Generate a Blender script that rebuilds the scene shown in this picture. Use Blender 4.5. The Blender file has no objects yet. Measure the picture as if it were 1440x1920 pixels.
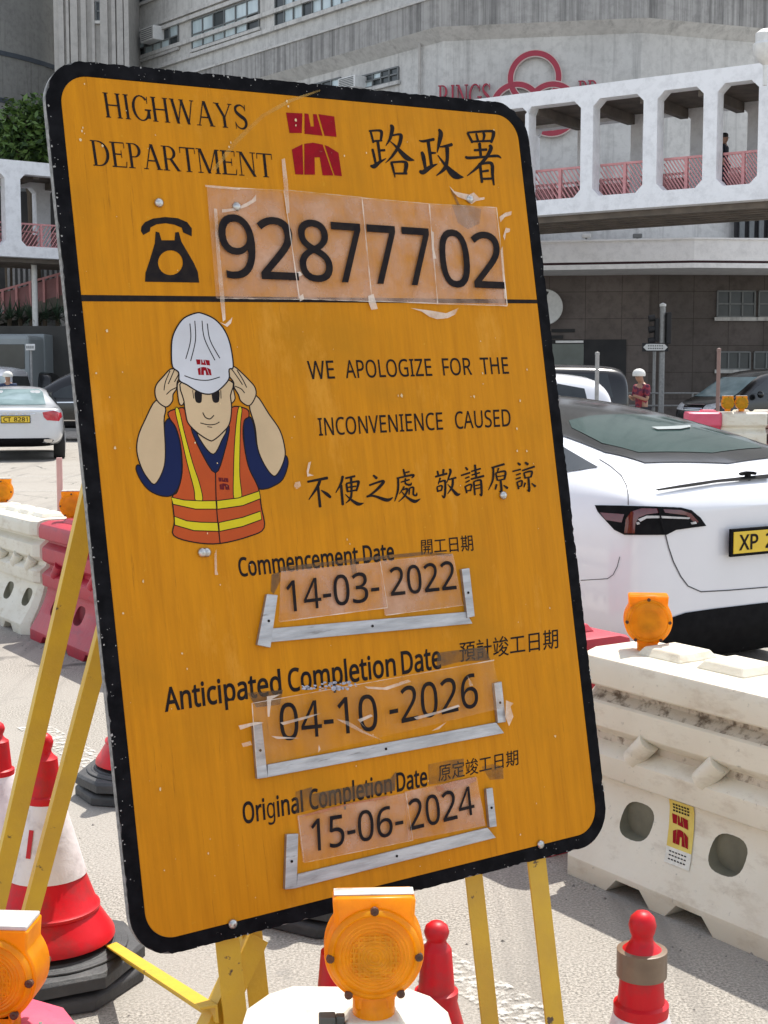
import bpy, bmesh, math, random
from mathutils import Vector, Matrix, Quaternion
from mathutils.geometry import tessellate_polygon, delaunay_2d_cdt
from mathutils.bvhtree import BVHTree
R_ = math.radians
random.seed(7)
SC = bpy.context.scene
COL = SC.collection

# ------------------------------------------------------------------ camera, sky, sun, exposure
FPX, HOR, CAMZ = 2660.0, 712.0, 1.55          # focal length in pixels of a 1440 x 1920 frame, horizon row, eye height
PITCH = math.atan((960 - HOR) / FPX)
cam_d = bpy.data.cameras.new('camera')
cam = bpy.data.objects.new('camera', cam_d); COL.objects.link(cam)
cam.location = (0, 0, CAMZ); cam.rotation_euler = (R_(90) - PITCH, 0, 0)
cam_d.sensor_fit = 'VERTICAL'; cam_d.sensor_height = 36.0
cam_d.lens = FPX / 1920 * 36.0
cam_d.clip_start = 0.05; cam_d.clip_end = 3000
SC.camera = cam

SUN_EL, SUN_AZ = R_(62), R_(25)              # azimuth measured from +Y (straight ahead) towards +X
w = bpy.data.worlds.new('World'); SC.world = w; w.use_nodes = True
wn = w.node_tree.nodes; wl = w.node_tree.links
sky = wn.new('ShaderNodeTexSky'); sky.sky_type = 'NISHITA'; sky.sun_disc = False
sky.sun_elevation = SUN_EL; sky.sun_rotation = SUN_AZ; sky.air_density = 1.0; sky.dust_density = 1.2; sky.ozone_density = 1.0
bg = wn['Background']; bg.inputs[1].default_value = 0.15
hs = wn.new('ShaderNodeHueSaturation'); hs.inputs['Saturation'].default_value = 0.45
wl.new(sky.outputs[0], hs.inputs['Color']); wl.new(hs.outputs[0], bg.inputs[0])
sd = bpy.data.lights.new('sun', 'SUN'); sd.energy = 3.3; sd.angle = R_(0.5); sd.color = (1.0, 0.955, 0.88)
sun = bpy.data.objects.new('sun', sd); COL.objects.link(sun); sun.location = (-8, 20, 40)
sv = Vector((math.sin(SUN_AZ) * math.cos(SUN_EL), math.cos(SUN_AZ) * math.cos(SUN_EL), math.sin(SUN_EL)))
sun.rotation_euler = (-sv).to_track_quat('-Z', 'Y').to_euler()
SC.view_settings.view_transform = 'Standard'; SC.view_settings.look = 'None'
SC.view_settings.exposure = 0.95; SC.view_settings.gamma = 1.0
SC.cycles.max_bounces = 6; SC.cycles.transparent_max_bounces = 12
SC.cycles.use_denoising = True

# ------------------------------------------------------------------ pixel rays -> world points (1440 x 1920 photo pixels)
CF = Vector((0, math.cos(PITCH), -math.sin(PITCH))); CU = Vector((0, math.sin(PITCH), math.cos(PITCH)))
CC = Vector((0, 0, CAMZ))
def ray(x, y): return CF + Vector(((x - 720) / FPX, 0, 0)) + CU * ((960 - y) / FPX)
def at(x, y, Y): d = ray(x, y); return CC + d * (Y / d.y)
def gnd(x, y, z=0.0): d = ray(x, y); return CC + d * ((z - CAMZ) / d.z)
def onplane(x, y, o, n):
    d = ray(x, y); return CC + d * ((o - CC).dot(n) / d.dot(n))

# ------------------------------------------------------------------ materials
def new_mat(name):
    m = bpy.data.materials.new(name); m.use_nodes = True
    return m, m.node_tree.nodes, m.node_tree.links, m.node_tree.nodes['Principled BSDF']
def noise(n, l, vec, scale, detail=6, rough=.55):
    t = n.new('ShaderNodeTexNoise'); t.inputs['Scale'].default_value = scale; t.inputs['Detail'].default_value = detail
    t.inputs['Roughness'].default_value = rough; l.new(vec, t.inputs['Vector']); return t.outputs['Fac']
def ramp(n, l, fac, a, b, ca=(0, 0, 0, 1), cb=(1, 1, 1, 1)):
    r = n.new('ShaderNodeValToRGB'); e = r.color_ramp.elements
    e[0].position, e[0].color = a, ca; e[1].position, e[1].color = b, cb; l.new(fac, r.inputs[0]); return r.outputs[0]
def mix(n, l, fac, a, b, mode='MIX'):
    x = n.new('ShaderNodeMix'); x.data_type = 'RGBA'; x.blend_type = mode
    for sock, v in ((x.inputs['Factor'], fac), (x.inputs[6], a), (x.inputs[7], b)):
        if isinstance(v, (int, float)): sock.default_value = v
        elif isinstance(v, tuple): sock.default_value = v if len(v) == 4 else (*v, 1)
        else: l.new(v, sock)
    return x.outputs[2]
def mapping(n, l, stretch=(1, 1, 1), coord='Object', rot=(0, 0, 0)):
    tc = n.new('ShaderNodeTexCoord'); mp = n.new('ShaderNodeMapping'); mp.inputs['Scale'].default_value = stretch
    mp.inputs['Rotation'].default_value = rot
    l.new(tc.outputs[coord], mp.inputs['Vector']); return mp.outputs[0]
def mat(name, c, c2=None, scale=6, lo=.35, hi=.65, rough=.6, metal=0, bump=0, bscale=40, stretch=(1, 1, 1),
        dirt=None, dscale=3, dlo=.55, dhi=.75, spec=.5, coat=0, alpha=1, rough2=None):
    m, n, l, p = new_mat(name)
    v = mapping(n, l, stretch)
    col = (*c, 1)
    if c2 is None: c2 = tuple(x * .86 for x in c)
    f = ramp(n, l, noise(n, l, v, scale), lo, hi)
    out = mix(n, l, f, (*c, 1), (*c2, 1))
    if dirt:
        d = ramp(n, l, noise(n, l, mapping(n, l, stretch), dscale, 8, .65), dlo, dhi)
        out = mix(n, l, d, out, (*dirt, 1))
    l.new(out, p.inputs['Base Color'])
    p.inputs['Roughness'].default_value = rough; p.inputs['Metallic'].default_value = metal
    if rough2 is not None:
        mr = n.new('ShaderNodeMapRange'); mr.inputs[3].default_value = rough; mr.inputs[4].default_value = rough2
        l.new(noise(n, l, mapping(n, l, stretch), scale * 2.3), mr.inputs[0]); l.new(mr.outputs[0], p.inputs['Roughness'])
    p.inputs['Specular IOR Level'].default_value = spec; p.inputs['Coat Weight'].default_value = coat; p.inputs['Coat Roughness'].default_value = .05
    p.inputs['Alpha'].default_value = alpha
    if bump:
        b = n.new('ShaderNodeBump'); b.inputs['Strength'].default_value = bump; b.inputs['Distance'].default_value = .01
        l.new(noise(n, l, mapping(n, l, stretch), bscale, 8, .6), b.inputs['Height']); l.new(b.outputs[0], p.inputs['Normal'])
    return m

# ------------------------------------------------------------------ object helpers
def link(o): COL.objects.link(o); return o
def tag(o, label=None, cat=None, group=None, kind=None):
    if label: o['label'] = label
    if cat: o['category'] = cat
    if group: o['group'] = group
    if kind: o['kind'] = kind
    return o
def thing(name, label, cat, loc=(0, 0, 0), rz=0.0, group=None, matrix=None):
    o = link(bpy.data.objects.new(name, None)); o.empty_display_size = .1
    if matrix is not None: o.matrix_world = matrix
    else: o.location = loc; o.rotation_euler = (0, 0, rz)
    return tag(o, label, cat, group)
def copy_tree(o, parent=None):
    c = o.copy(); COL.objects.link(c); c.parent = parent
    for ch in [x for x in SC.objects if x.parent == o]: copy_tree(ch, c)
    return c
class MB:
    """collects shapes (world or local coordinates) and links them as ONE mesh object"""
    def __init__(s): s.v = []; s.f = []; s.mi = []; s.m = 0
    def add(s, vs, fs, mi=None):
        b = len(s.v); s.v += [Vector(x) for x in vs]; s.f += [tuple(i + b for i in f) for f in fs]
        s.mi += [s.m if mi is None else mi] * len(fs); return s
    def quad(s, a, b, c, d, mi=None): return s.add([a, b, c, d], [(0, 1, 2, 3)], mi)
    def box(s, c, size, M=None, mi=None):
        x, y, z = (k / 2 for k in size); c = Vector(c)
        vs = [Vector((i * x, j * y, k * z)) for k in (-1, 1) for j in (-1, 1) for i in (-1, 1)]
        if M is not None: vs = [M @ q for q in vs]
        return s.add([c + q for q in vs], [(0, 2, 3, 1), (4, 5, 7, 6), (0, 1, 5, 4), (2, 6, 7, 3), (0, 4, 6, 2), (1, 3, 7, 5)], mi)
    def beam(s, a, b, w, h, up=(0, 0, 1), mi=None):
        a, b = Vector(a), Vector(b); d = b - a; L = d.length; d.normalize()
        r = d.cross(Vector(up)); r = r.normalized() if r.length > 1e-6 else Vector((1, 0, 0)); u = r.cross(d)
        M = Matrix((r, d, u)).transposed()
        return s.box((a + b) / 2, (w, L, h), M, mi)
    def tube(s, pts, r, n=10, mi=None, caps=True):
        pts = [Vector(p) for p in pts]; rs = r if isinstance(r, (list, tuple)) else [r] * len(pts)
        vs = []; fs = []
        for i, p in enumerate(pts):
            d = (pts[min(i + 1, len(pts) - 1)] - pts[max(i - 1, 0)]).normalized()
            a = d.cross(Vector((0, 0, 1)) if abs(d.z) < .9 else Vector((1, 0, 0))).normalized(); b = d.cross(a)
            vs += [p + (a * math.cos(2 * math.pi * k / n) + b * math.sin(2 * math.pi * k / n)) * rs[i] for k in range(n)]
        for i in range(len(pts) - 1):
            for k in range(n): fs.append((i * n + k, i * n + (k + 1) % n, (i + 1) * n + (k + 1) % n, (i + 1) * n + k))
        if caps: fs.append(tuple(range(n))[::-1]); fs.append(tuple(range((len(pts) - 1) * n, len(pts) * n)))
        return s.add(vs, fs, mi)
    def lathe(s, prof, c=(0, 0, 0), n=32, mi=None, M=None, a0=0.0):
        vs = []; fs = []; c = Vector(c)
        for r, z in prof:
            for k in range(n):
                q = Vector((r * math.cos(a0 + 2 * math.pi * k / n), r * math.sin(a0 + 2 * math.pi * k / n), z))
                vs.append(c + (M @ q if M is not None else q))
        for i in range(len(prof) - 1):
            for k in range(n): fs.append((i * n + k, i * n + (k + 1) % n, (i + 1) * n + (k + 1) % n, (i + 1) * n + k))
        if prof[0][0] > 1e-5: fs.append(tuple(range(n))[::-1])
        if prof[-1][0] > 1e-5: fs.append(tuple(range((len(prof) - 1) * n, len(prof) * n)))
        return s.add(vs, fs, mi)
    def prism(s, loops, f0, f1, mi=None):
        """loops: [outer, hole...] of 2-D points; f0/f1 turn a 2-D point into the back / front 3-D point"""
        flat = [p for lp in loops for p in lp]; tri = tessellate_polygon([[Vector((p[0], p[1], 0)) for p in lp] for lp in loops])
        N = len(flat); vs = [f0(p) for p in flat] + [f1(p) for p in flat]
        fs = [tuple(t) for t in tri] + [tuple(i + N for i in reversed(t)) for t in tri]; b = 0
        for lp in loops:
            k = len(lp); fs += [(b + i, b + (i + 1) % k, b + (i + 1) % k + N, b + i + N) for i in range(k)]; b += k
        return s.add(vs, fs, mi)
    def flat(s, loops, f, mi=None):
        flat = [p for lp in loops for p in lp]; tri = tessellate_polygon([[Vector((p[0], p[1], 0)) for p in lp] for lp in loops])
        return s.add([f(p) for p in flat], [tuple(t) for t in tri], mi)
    def build(s, name, mats, parent=None, smooth=False, sub=0, bevel=0, fix=True, shift=True):
        me = bpy.data.meshes.new(name)
        off = Vector((0, 0, 0))
        if parent is not None and shift: off = parent.location.copy()
        me.from_pydata([tuple(v - off) for v in s.v], [], s.f)
        for m in (mats if isinstance(mats, (list, tuple)) else [mats]): me.materials.append(m)
        me.polygons.foreach_set('material_index', s.mi); me.update()
        if fix:
            bm = bmesh.new(); bm.from_mesh(me); bmesh.ops.remove_doubles(bm, verts=bm.verts, dist=1e-6)
            bmesh.ops.recalc_face_normals(bm, faces=bm.faces); bm.to_mesh(me); bm.free()
        if smooth is True: me.polygons.foreach_set('use_smooth', [True] * len(me.polygons))
        elif smooth: me.polygons.foreach_set('use_smooth', [True] * len(me.polygons)); me.set_sharp_from_angle(angle=R_(smooth))
        o = link(bpy.data.objects.new(name, me)); o.parent = parent
        if bevel:
            b = o.modifiers.new('bevel', 'BEVEL'); b.width = bevel; b.segments = 2; b.limit_method = 'ANGLE'; b.angle_limit = R_(40)
        if sub:
            q = o.modifiers.new('sub', 'SUBSURF'); q.levels = sub; q.render_levels = sub
        return o
def bake(o):
    """apply the modifiers of o into its mesh"""
    dg = bpy.context.evaluated_depsgraph_get(); dg.update()
    me = bpy.data.meshes.new_from_object(o.evaluated_get(dg)); me.name = o.name
    old = o.data; o.modifiers.clear(); o.data = me; bpy.data.meshes.remove(old); return o
def spline(pts, n=6, closed=False):
    P = [Vector(p) for p in pts]; out = []; N = len(P)
    for i in range(N if closed else N - 1):
        p0, p1, p2, p3 = (P[(i - 1) % N], P[i], P[(i + 1) % N], P[(i + 2) % N]) if closed else (P[max(i - 1, 0)], P[i], P[i + 1], P[min(i + 2, N - 1)])
        for k in range(n):
            t = k / n
            out.append(.5 * ((2 * p1) + (p2 - p0) * t + (2 * p0 - 5 * p1 + 4 * p2 - p3) * t * t + (3 * p1 - p0 - 3 * p2 + p3) * t ** 3))
    if not closed: out.append(P[-1])
    return out
def arc(cx, cy, r, a0, a1, n=8, ry=None):
    return [(cx + r * math.cos(R_(a0 + (a1 - a0) * k / n)), cy + (ry or r) * math.sin(R_(a0 + (a1 - a0) * k / n))) for k in range(n + 1)]
def rrect(x0, y0, x1, y1, r, n=8):
    return arc(x0 + r, y0 + r, r, 180, 270, n) + arc(x1 - r, y0 + r, r, 270, 360, n) + arc(x1 - r, y1 - r, r, 0, 90, n) + arc(x0 + r, y1 - r, r, 90, 180, n)

# text outlines from Blender's built-in font -> (verts, faces), x from 0 to 1 over the word, y in cap heights
def font_mesh(body, bold=0.0, res=4):
    c = bpy.data.curves.new('t', 'FONT'); c.body = body; c.size = 1; c.fill_mode = 'FRONT'; c.dimensions = '2D'; c.offset = bold; c.resolution_u = res
    o = link(bpy.data.objects.new('t', c)); dg = bpy.context.evaluated_depsgraph_get(); dg.update()
    me = bpy.data.meshes.new_from_object(o.evaluated_get(dg))
    vs = [(v.co.x, v.co.y) for v in me.vertices]; fs = [tuple(p.vertices) for p in me.polygons]
    bpy.data.objects.remove(o); bpy.data.curves.remove(c); bpy.data.meshes.remove(me); return vs, fs
_cap = font_mesh('H'); CAPH = max(v[1] for v in _cap[0])
def text_unit(body, bold=0.0, cjk=False):
    vs, fs = font_mesh(body, bold)
    x0 = min(v[0] for v in vs); x1 = max(v[0] for v in vs)
    if cjk: y0 = min(v[1] for v in vs); h = max(v[1] for v in vs) - y0
    else: y0, h = 0.0, CAPH
    return [((a - x0) / (x1 - x0), (b - y0) / h) for a, b in vs], fs
def bil(q, s, t):
    """quad TL TR BR BL; s along the line, t up from the baseline"""
    tl, tr, br, bl = q
    return ((bl[0] * (1 - s) + br[0] * s) * (1 - t) + (tl[0] * (1 - s) + tr[0] * s) * t,
            (bl[1] * (1 - s) + br[1] * s) * (1 - t) + (tl[1] * (1 - s) + tr[1] * s) * t)

# letter outlines as plain numbers: character code, weight, advance, vertices, triangles
GLYPH_ROWS = [[45,0,258,[230,180,28,180,28,250,230,250],[1,3,2,1,0,3]],
[48,0,459,[402,447,418,374,423,287,421,221,413,162,399,111,379,68,352,34,318,8,277,-7,228,-12,169,-3,120,24,82,68,56,127,40,201,35,287,40,374,54,447,79,506,116,550,166,577,229,585,289,577,338,550,376,506,125,416,117,359,114,287,117,215,125,157,140,113,162,81,191,62,229,56,266,62,295,81,317,112,332,157,341,215,344,287,341,359,332,416,317,461,295,492,266,511,229,517,191,511,162,492,140,461],[21,23,22,20,23,21,20,24,23,20,25,24,19,46,20,46,25,20,19,47,46,45,25,46,19,48,47,44,25,45,44,0,25,18,48,19,18,49,48,43,0,44,18,26,49,42,0,43,42,1,0,17,26,18,17,27,26,41,1,42,41,2,1,16,27,17,16,28,27,40,2,41,40,3,2,16,29,28,39,3,40,15,29,16,39,4,3,15,30,29,38,4,39,14,30,15,38,5,4,14,31,30,37,5,38,13,31,14,13,32,31,36,5,37,36,6,5,13,33,32,35,6,36,12,33,13,35,7,6,12,34,33,34,7,35,12,7,34,12,8,7,11,8,12,11,9,8,10,9,11]],
[49,0,459,[289,577,289,-4,212,-4,212,400,212,422,212,440,213,455,213,470,214,484,214,489,209,484,198,474,186,464,172,452,108,399,66,453,225,577],[15,0,16,15,9,0,9,1,0,15,10,9,8,1,9,7,1,8,15,11,10,15,12,11,6,1,7,15,13,12,5,1,6,14,13,15,4,1,5,3,1,4,2,1,3]],
[50,0,459,[421,68,421,-4,34,-4,34,60,186,213,225,254,258,290,284,323,303,355,314,388,318,424,311,464,291,493,260,510,220,516,182,513,149,502,117,485,82,460,39,514,66,535,92,551,121,565,152,576,185,582,221,585,271,580,314,566,350,543,376,512,392,473,398,428,393,384,379,342,357,303,327,264,291,224,250,182,132,66,132,68],[24,26,25,23,26,24,23,27,26,22,27,23,22,28,27,21,28,22,20,28,21,20,29,28,19,14,20,14,29,20,19,15,14,13,29,14,18,17,19,17,16,19,16,15,19,13,30,29,12,30,13,11,30,12,11,31,30,10,31,11,10,32,31,9,32,10,8,32,9,8,33,32,7,33,8,7,34,33,6,34,7,6,35,34,5,35,6,5,36,35,4,36,5,4,37,36,3,37,4,3,39,37,39,38,37,3,0,39,3,1,0,2,1,3]],
[51,0,459,[354,544,388,497,399,439,396,402,385,370,366,344,342,323,312,308,281,299,281,301,338,287,382,258,408,216,417,163,411,115,393,72,363,37,320,10,263,-7,193,-12,150,-10,109,-5,71,5,32,21,32,95,75,77,115,65,155,58,194,55,259,63,302,85,327,119,335,164,331,196,317,220,295,238,264,251,225,259,179,261,119,261,119,330,179,330,222,333,257,343,284,359,303,380,315,405,319,434,312,469,292,495,261,512,219,517,190,516,165,511,141,504,119,495,98,483,74,468,34,522,72,547,114,567,163,580,218,585,298,574],[61,63,62,60,63,61,60,0,63,59,0,60,58,0,59,58,51,0,51,1,0,57,56,58,56,55,58,55,54,58,54,53,58,53,52,58,52,51,58,50,1,51,49,1,50,49,2,1,48,2,49,47,2,48,47,3,2,46,3,47,45,3,46,45,4,3,44,4,45,44,5,4,43,5,44,43,6,5,42,6,43,41,6,42,39,41,40,39,6,41,39,9,6,9,7,6,9,8,7,39,10,9,39,38,10,38,11,10,37,11,38,36,11,37,36,12,11,35,12,36,34,12,35,33,12,34,33,13,12,32,13,33,31,13,32,31,14,13,30,14,31,30,15,14,23,25,24,29,15,30,23,26,25,29,16,15,23,27,26,28,16,29,23,28,27,23,16,28,23,17,16,22,17,23,22,18,17,21,18,22,20,18,21,20,19,18]],
[52,0,459,[443,130,359,130,359,0,291,0,291,130,17,130,17,190,286,576,359,576,359,193,443,193,291,374,291,394,291,412,292,429,293,444,293,459,294,474,294,487,295,500,292,500,285,485,276,468,266,451,257,438,86,193,291,193],[6,20,7,20,8,7,20,19,8,19,9,8,6,21,20,18,9,19,17,9,18,6,22,21,16,9,17,6,23,22,15,9,16,6,24,23,14,9,15,6,25,24,13,9,14,12,9,13,11,9,12,26,9,11,6,26,25,6,9,26,6,10,9,6,0,10,5,0,6,4,0,5,3,1,4,1,0,4,3,2,1]],
[53,0,459,[169,352,193,354,221,355,276,350,324,335,363,310,393,276,411,234,417,183,410,127,391,79,359,40,316,11,262,-6,199,-12,156,-10,115,-4,79,6,47,21,47,96,84,78,122,66,162,59,200,56,239,59,272,69,299,85,320,108,332,138,337,176,328,224,304,259,261,280,197,288,174,287,146,284,121,280,99,276,60,300,82,577,377,577,377,504,150,504,137,347,148,349],[38,42,39,42,40,39,42,41,40,38,43,42,1,3,2,0,3,1,44,3,0,44,4,3,43,4,44,38,4,43,38,5,4,38,6,5,37,36,38,36,35,38,35,34,38,34,33,38,33,6,38,32,6,33,31,6,32,31,7,6,30,7,31,30,8,7,29,8,30,29,9,8,28,9,29,27,9,28,27,10,9,26,10,27,18,20,19,25,10,26,25,11,10,18,21,20,24,11,25,18,22,21,23,11,24,18,23,22,18,11,23,18,12,11,17,12,18,17,13,12,16,13,17,15,13,16,15,14,13]],
[54,0,459,[55,132,44,184,40,245,42,294,47,343,56,390,71,435,91,476,118,512,152,543,195,565,246,580,306,585,324,584,344,583,363,581,381,577,381,508,361,514,344,516,326,518,308,519,258,514,217,501,185,480,161,452,143,418,131,379,123,336,119,295,117,295,130,312,147,329,168,343,193,353,222,360,255,362,303,357,344,342,378,316,404,281,420,237,425,184,419,128,402,80,375,41,338,12,292,-6,239,-12,199,-8,161,4,127,23,98,51,73,87,187,68,211,58,238,55,282,63,317,87,340,126,347,184,340,232,321,268,287,291,240,299,206,295,177,284,153,267,134,246,123,222,119,198,121,172,127,147,136,123,150,101,166,82],[11,13,12,11,14,13,11,15,14,11,16,15,10,16,11,10,17,16,9,19,10,19,18,10,18,17,10,8,21,9,21,20,9,20,19,9,8,22,21,8,23,22,7,23,8,7,24,23,7,25,24,6,25,7,6,26,25,5,26,6,5,27,26,4,27,5,4,28,27,35,37,36,34,37,35,34,38,37,33,38,34,3,28,4,32,38,33,32,39,38,3,30,28,30,29,28,31,39,32,31,40,39,30,64,31,64,40,31,30,65,64,63,40,64,30,66,65,3,66,30,2,66,3,62,40,63,2,67,66,62,41,40,61,41,62,2,68,67,2,69,68,1,69,2,61,42,41,60,42,61,1,70,69,1,71,70,60,43,42,59,43,60,0,71,1,0,72,71,0,73,72,53,73,0,59,44,43,58,44,59,53,74,73,53,75,74,52,75,53,57,44,58,52,54,75,57,45,44,52,55,54,56,45,57,52,56,55,52,45,56,51,45,52,51,46,45,50,46,51,50,47,46,49,47,50,49,48,47]],
[55,0,459,[189,-4,103,-4,338,504,31,504,31,577,423,577,423,517],[3,5,4,3,6,5,3,2,6,2,0,6,1,0,2]],
[56,0,459,[140,568,181,581,229,585,277,581,319,569,354,549,381,521,399,486,404,444,400,410,389,381,371,357,348,335,322,316,299,303,327,289,358,268,384,245,405,218,418,186,423,148,417,102,399,63,370,31,332,8,285,-7,231,-12,173,-7,125,7,86,30,58,61,41,100,35,146,39,184,52,216,72,244,97,267,126,287,150,299,129,313,104,333,83,355,67,381,57,410,54,444,59,486,77,521,104,548,124,195,115,172,112,145,119,109,141,79,177,59,229,52,280,59,316,79,338,109,346,148,342,173,331,195,314,214,291,232,262,247,228,262,217,266,186,251,160,234,139,216,300,499,268,514,228,520,189,514,158,499,138,475,131,441,134,415,144,394,160,376,181,361,206,347,232,335,256,347,280,360,299,376,314,394,323,415,326,441,320,475],[1,3,2,1,4,3,0,4,1,0,5,4,47,5,0,47,6,5,46,6,47,46,71,6,71,70,6,70,7,6,45,72,46,72,71,46,45,73,72,69,7,70,88,7,69,45,74,73,44,74,45,88,8,7,87,8,88,44,75,74,43,75,44,87,9,8,43,76,75,86,9,87,85,9,86,43,77,76,42,77,43,85,10,9,84,10,85,42,78,77,84,11,10,41,78,42,41,79,78,83,11,84,41,80,79,82,11,83,82,12,11,40,80,41,40,81,80,81,12,82,81,13,12,40,13,81,39,13,40,39,14,13,38,14,39,38,15,14,37,15,38,37,16,15,36,16,37,36,65,16,65,17,16,35,65,36,35,66,65,64,17,65,63,17,64,35,67,66,62,17,63,62,18,17,34,67,35,34,68,67,61,18,62,61,19,18,33,68,34,33,48,68,60,19,61,33,49,48,59,19,60,59,20,19,32,49,33,58,20,59,32,50,49,58,21,20,57,21,58,31,50,32,31,51,50,56,21,57,31,52,51,56,22,21,30,52,31,55,22,56,30,53,52,55,23,22,29,53,30,29,54,53,54,23,55,29,23,54,29,24,23,28,24,29,28,25,24,27,25,28,27,26,25]],
[57,0,459,[406,441,417,388,421,328,419,279,414,230,405,182,390,138,370,97,343,60,309,30,266,7,215,-7,154,-12,136,-12,116,-10,97,-7,78,-3,78,65,98,60,116,56,135,54,152,54,203,58,243,72,275,93,300,121,318,154,331,193,338,236,341,277,343,277,330,260,313,244,292,230,267,219,238,212,204,210,158,215,116,231,82,257,57,292,41,335,36,387,42,444,59,493,87,532,125,561,170,579,223,585,263,581,301,569,335,549,364,521,388,485,275,505,251,514,223,517,179,509,145,486,122,446,114,388,120,340,140,304,172,281,220,273,255,277,284,289,309,306,327,327,338,350,342,375,340,400,334,425,325,449,312,472,295,490],[47,49,48,47,50,49,46,50,47,46,51,50,45,51,46,45,52,51,44,56,45,56,52,45,56,55,52,55,53,52,44,57,56,54,53,55,44,58,57,75,53,54,43,58,44,74,53,75,43,59,58,74,0,53,73,0,74,72,0,73,43,60,59,42,60,43,72,1,0,71,1,72,70,1,71,70,2,1,42,61,60,41,61,42,69,2,70,68,2,69,41,62,61,40,62,41,68,3,2,67,3,68,66,3,67,40,63,62,39,63,40,65,3,66,39,64,63,65,30,3,30,4,3,64,29,65,29,30,65,64,31,29,31,28,29,31,4,30,39,31,64,39,32,31,28,4,31,38,32,39,38,33,32,27,4,28,37,33,38,27,5,4,37,34,33,37,35,34,36,35,37,26,5,27,26,6,5,25,6,26,25,7,6,24,7,25,24,8,7,23,8,24,22,8,23,16,18,17,22,9,8,16,19,18,21,9,22,16,20,19,16,21,20,16,9,21,16,10,9,16,11,10,15,11,16,15,12,11,14,12,15,13,12,14]],
[65,0,512,[517,-4,434,-4,365,173,144,173,76,-4,-6,-4,221,579,291,579,341,245,279,413,275,422,270,437,265,454,260,472,255,488,255,486,255,483,250,467,246,451,242,437,237,424,234,413,171,245],[5,7,6,5,14,7,14,0,7,5,16,14,16,13,14,15,0,14,16,0,15,5,17,16,13,0,16,12,0,13,5,18,17,11,0,12,5,19,18,5,20,19,10,0,11,5,21,20,9,0,10,5,22,21,8,0,9,5,3,22,3,8,22,3,2,8,2,0,8,5,4,3,1,0,2]],
[67,0,507,[393,504,360,511,323,513,280,509,242,498,209,479,181,453,159,421,143,382,132,337,129,286,135,221,151,165,178,120,215,87,263,66,323,59,359,61,393,66,426,73,464,83,464,12,428,1,394,-6,356,-11,312,-12,231,-3,164,25,112,69,75,129,52,202,45,287,49,350,63,407,86,458,117,501,157,537,205,563,260,579,324,585,368,582,410,576,449,565,487,549,455,481,424,494],[38,40,39,38,41,40,37,41,38,37,42,41,37,43,42,36,43,37,36,1,43,1,0,43,0,45,43,45,44,43,35,2,36,2,1,36,35,3,2,35,4,3,34,4,35,34,5,4,34,6,5,33,6,34,33,7,6,33,8,7,32,8,33,32,9,8,31,9,32,31,10,9,30,10,31,30,11,10,30,12,11,29,12,30,29,13,12,28,13,29,28,14,13,28,15,14,19,21,20,18,21,19,27,15,28,27,16,15,17,21,18,16,21,17,27,21,16,26,21,27,26,22,21,26,23,22,25,23,26,25,24,23]],
[68,0,585,[506,448,532,378,541,292,531,203,504,129,460,71,400,29,326,4,238,-4,74,-4,74,577,254,577,336,568,406,544,463,504,399,122,442,192,456,290,450,358,431,413,401,454,359,484,307,501,244,507,154,507,154,66,227,66,328,80],[9,24,10,24,11,10,24,12,11,24,13,12,24,23,13,23,14,13,9,25,24,22,14,23,22,0,14,21,0,22,20,0,21,19,0,20,19,1,0,18,1,19,18,2,1,17,2,18,17,3,2,16,3,17,16,4,3,15,4,16,15,5,4,27,5,15,26,5,27,26,6,5,9,26,25,9,6,26,9,7,6,9,8,7]],
[69,0,446,[402,67,402,-4,74,-4,74,577,402,577,402,505,154,505,154,334,387,334,387,264,154,264,154,67],[2,6,3,6,4,3,6,5,4,2,7,6,2,10,7,10,8,7,10,9,8,2,11,10,2,0,11,2,1,0]],
[70,0,416,[154,239,154,-4,74,-4,74,577,402,577,402,505,154,505,154,310,387,310,387,239],[2,6,3,6,4,3,6,5,4,2,7,6,2,0,7,0,8,7,0,9,8,2,1,0]],
[71,0,584,[322,234,322,306,528,306,528,19,479,5,431,-5,380,-10,323,-12,240,-3,171,24,117,68,77,128,53,201,45,286,54,371,81,444,124,503,184,548,258,575,346,585,393,582,437,576,479,565,522,549,491,479,456,493,420,504,381,511,342,513,279,506,227,486,184,452,154,408,135,352,128,286,134,223,150,167,178,122,218,87,271,66,340,59,375,60,404,63,429,67,448,71,448,234],[18,20,19,18,21,20,18,22,21,17,22,18,17,23,22,17,26,23,26,25,23,25,24,23,16,28,17,28,27,17,27,26,17,16,29,28,16,30,29,15,30,16,15,31,30,15,32,31,14,32,15,14,33,32,13,33,14,13,34,33,0,2,1,0,45,2,45,3,2,12,34,13,12,35,34,44,3,45,12,36,35,11,36,12,11,37,36,10,37,11,10,38,37,10,39,38,43,3,44,9,39,10,42,3,43,9,40,39,41,3,42,40,3,41,9,3,40,8,3,9,8,4,3,8,5,4,7,5,8,7,6,5]],
[72,0,594,[520,577,520,-4,439,-4,439,263,154,263,154,-4,74,-4,74,577,154,577,154,334,439,334,439,577],[6,8,7,6,9,8,10,0,11,10,1,0,6,4,9,4,10,9,4,3,10,3,1,10,6,5,4,2,1,3]],
[73,0,272,[243,45,243,-4,28,-4,28,45,95,60,95,512,28,528,28,577,243,577,243,528,176,512,176,60],[6,8,7,6,9,8,5,9,6,5,10,9,4,10,5,4,11,10,3,11,4,3,0,11,2,0,3,2,1,0]],
[76,0,420,[404,-4,74,-4,74,577,154,577,154,68,404,68],[1,3,2,1,4,3,1,5,4,1,0,5]],
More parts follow.
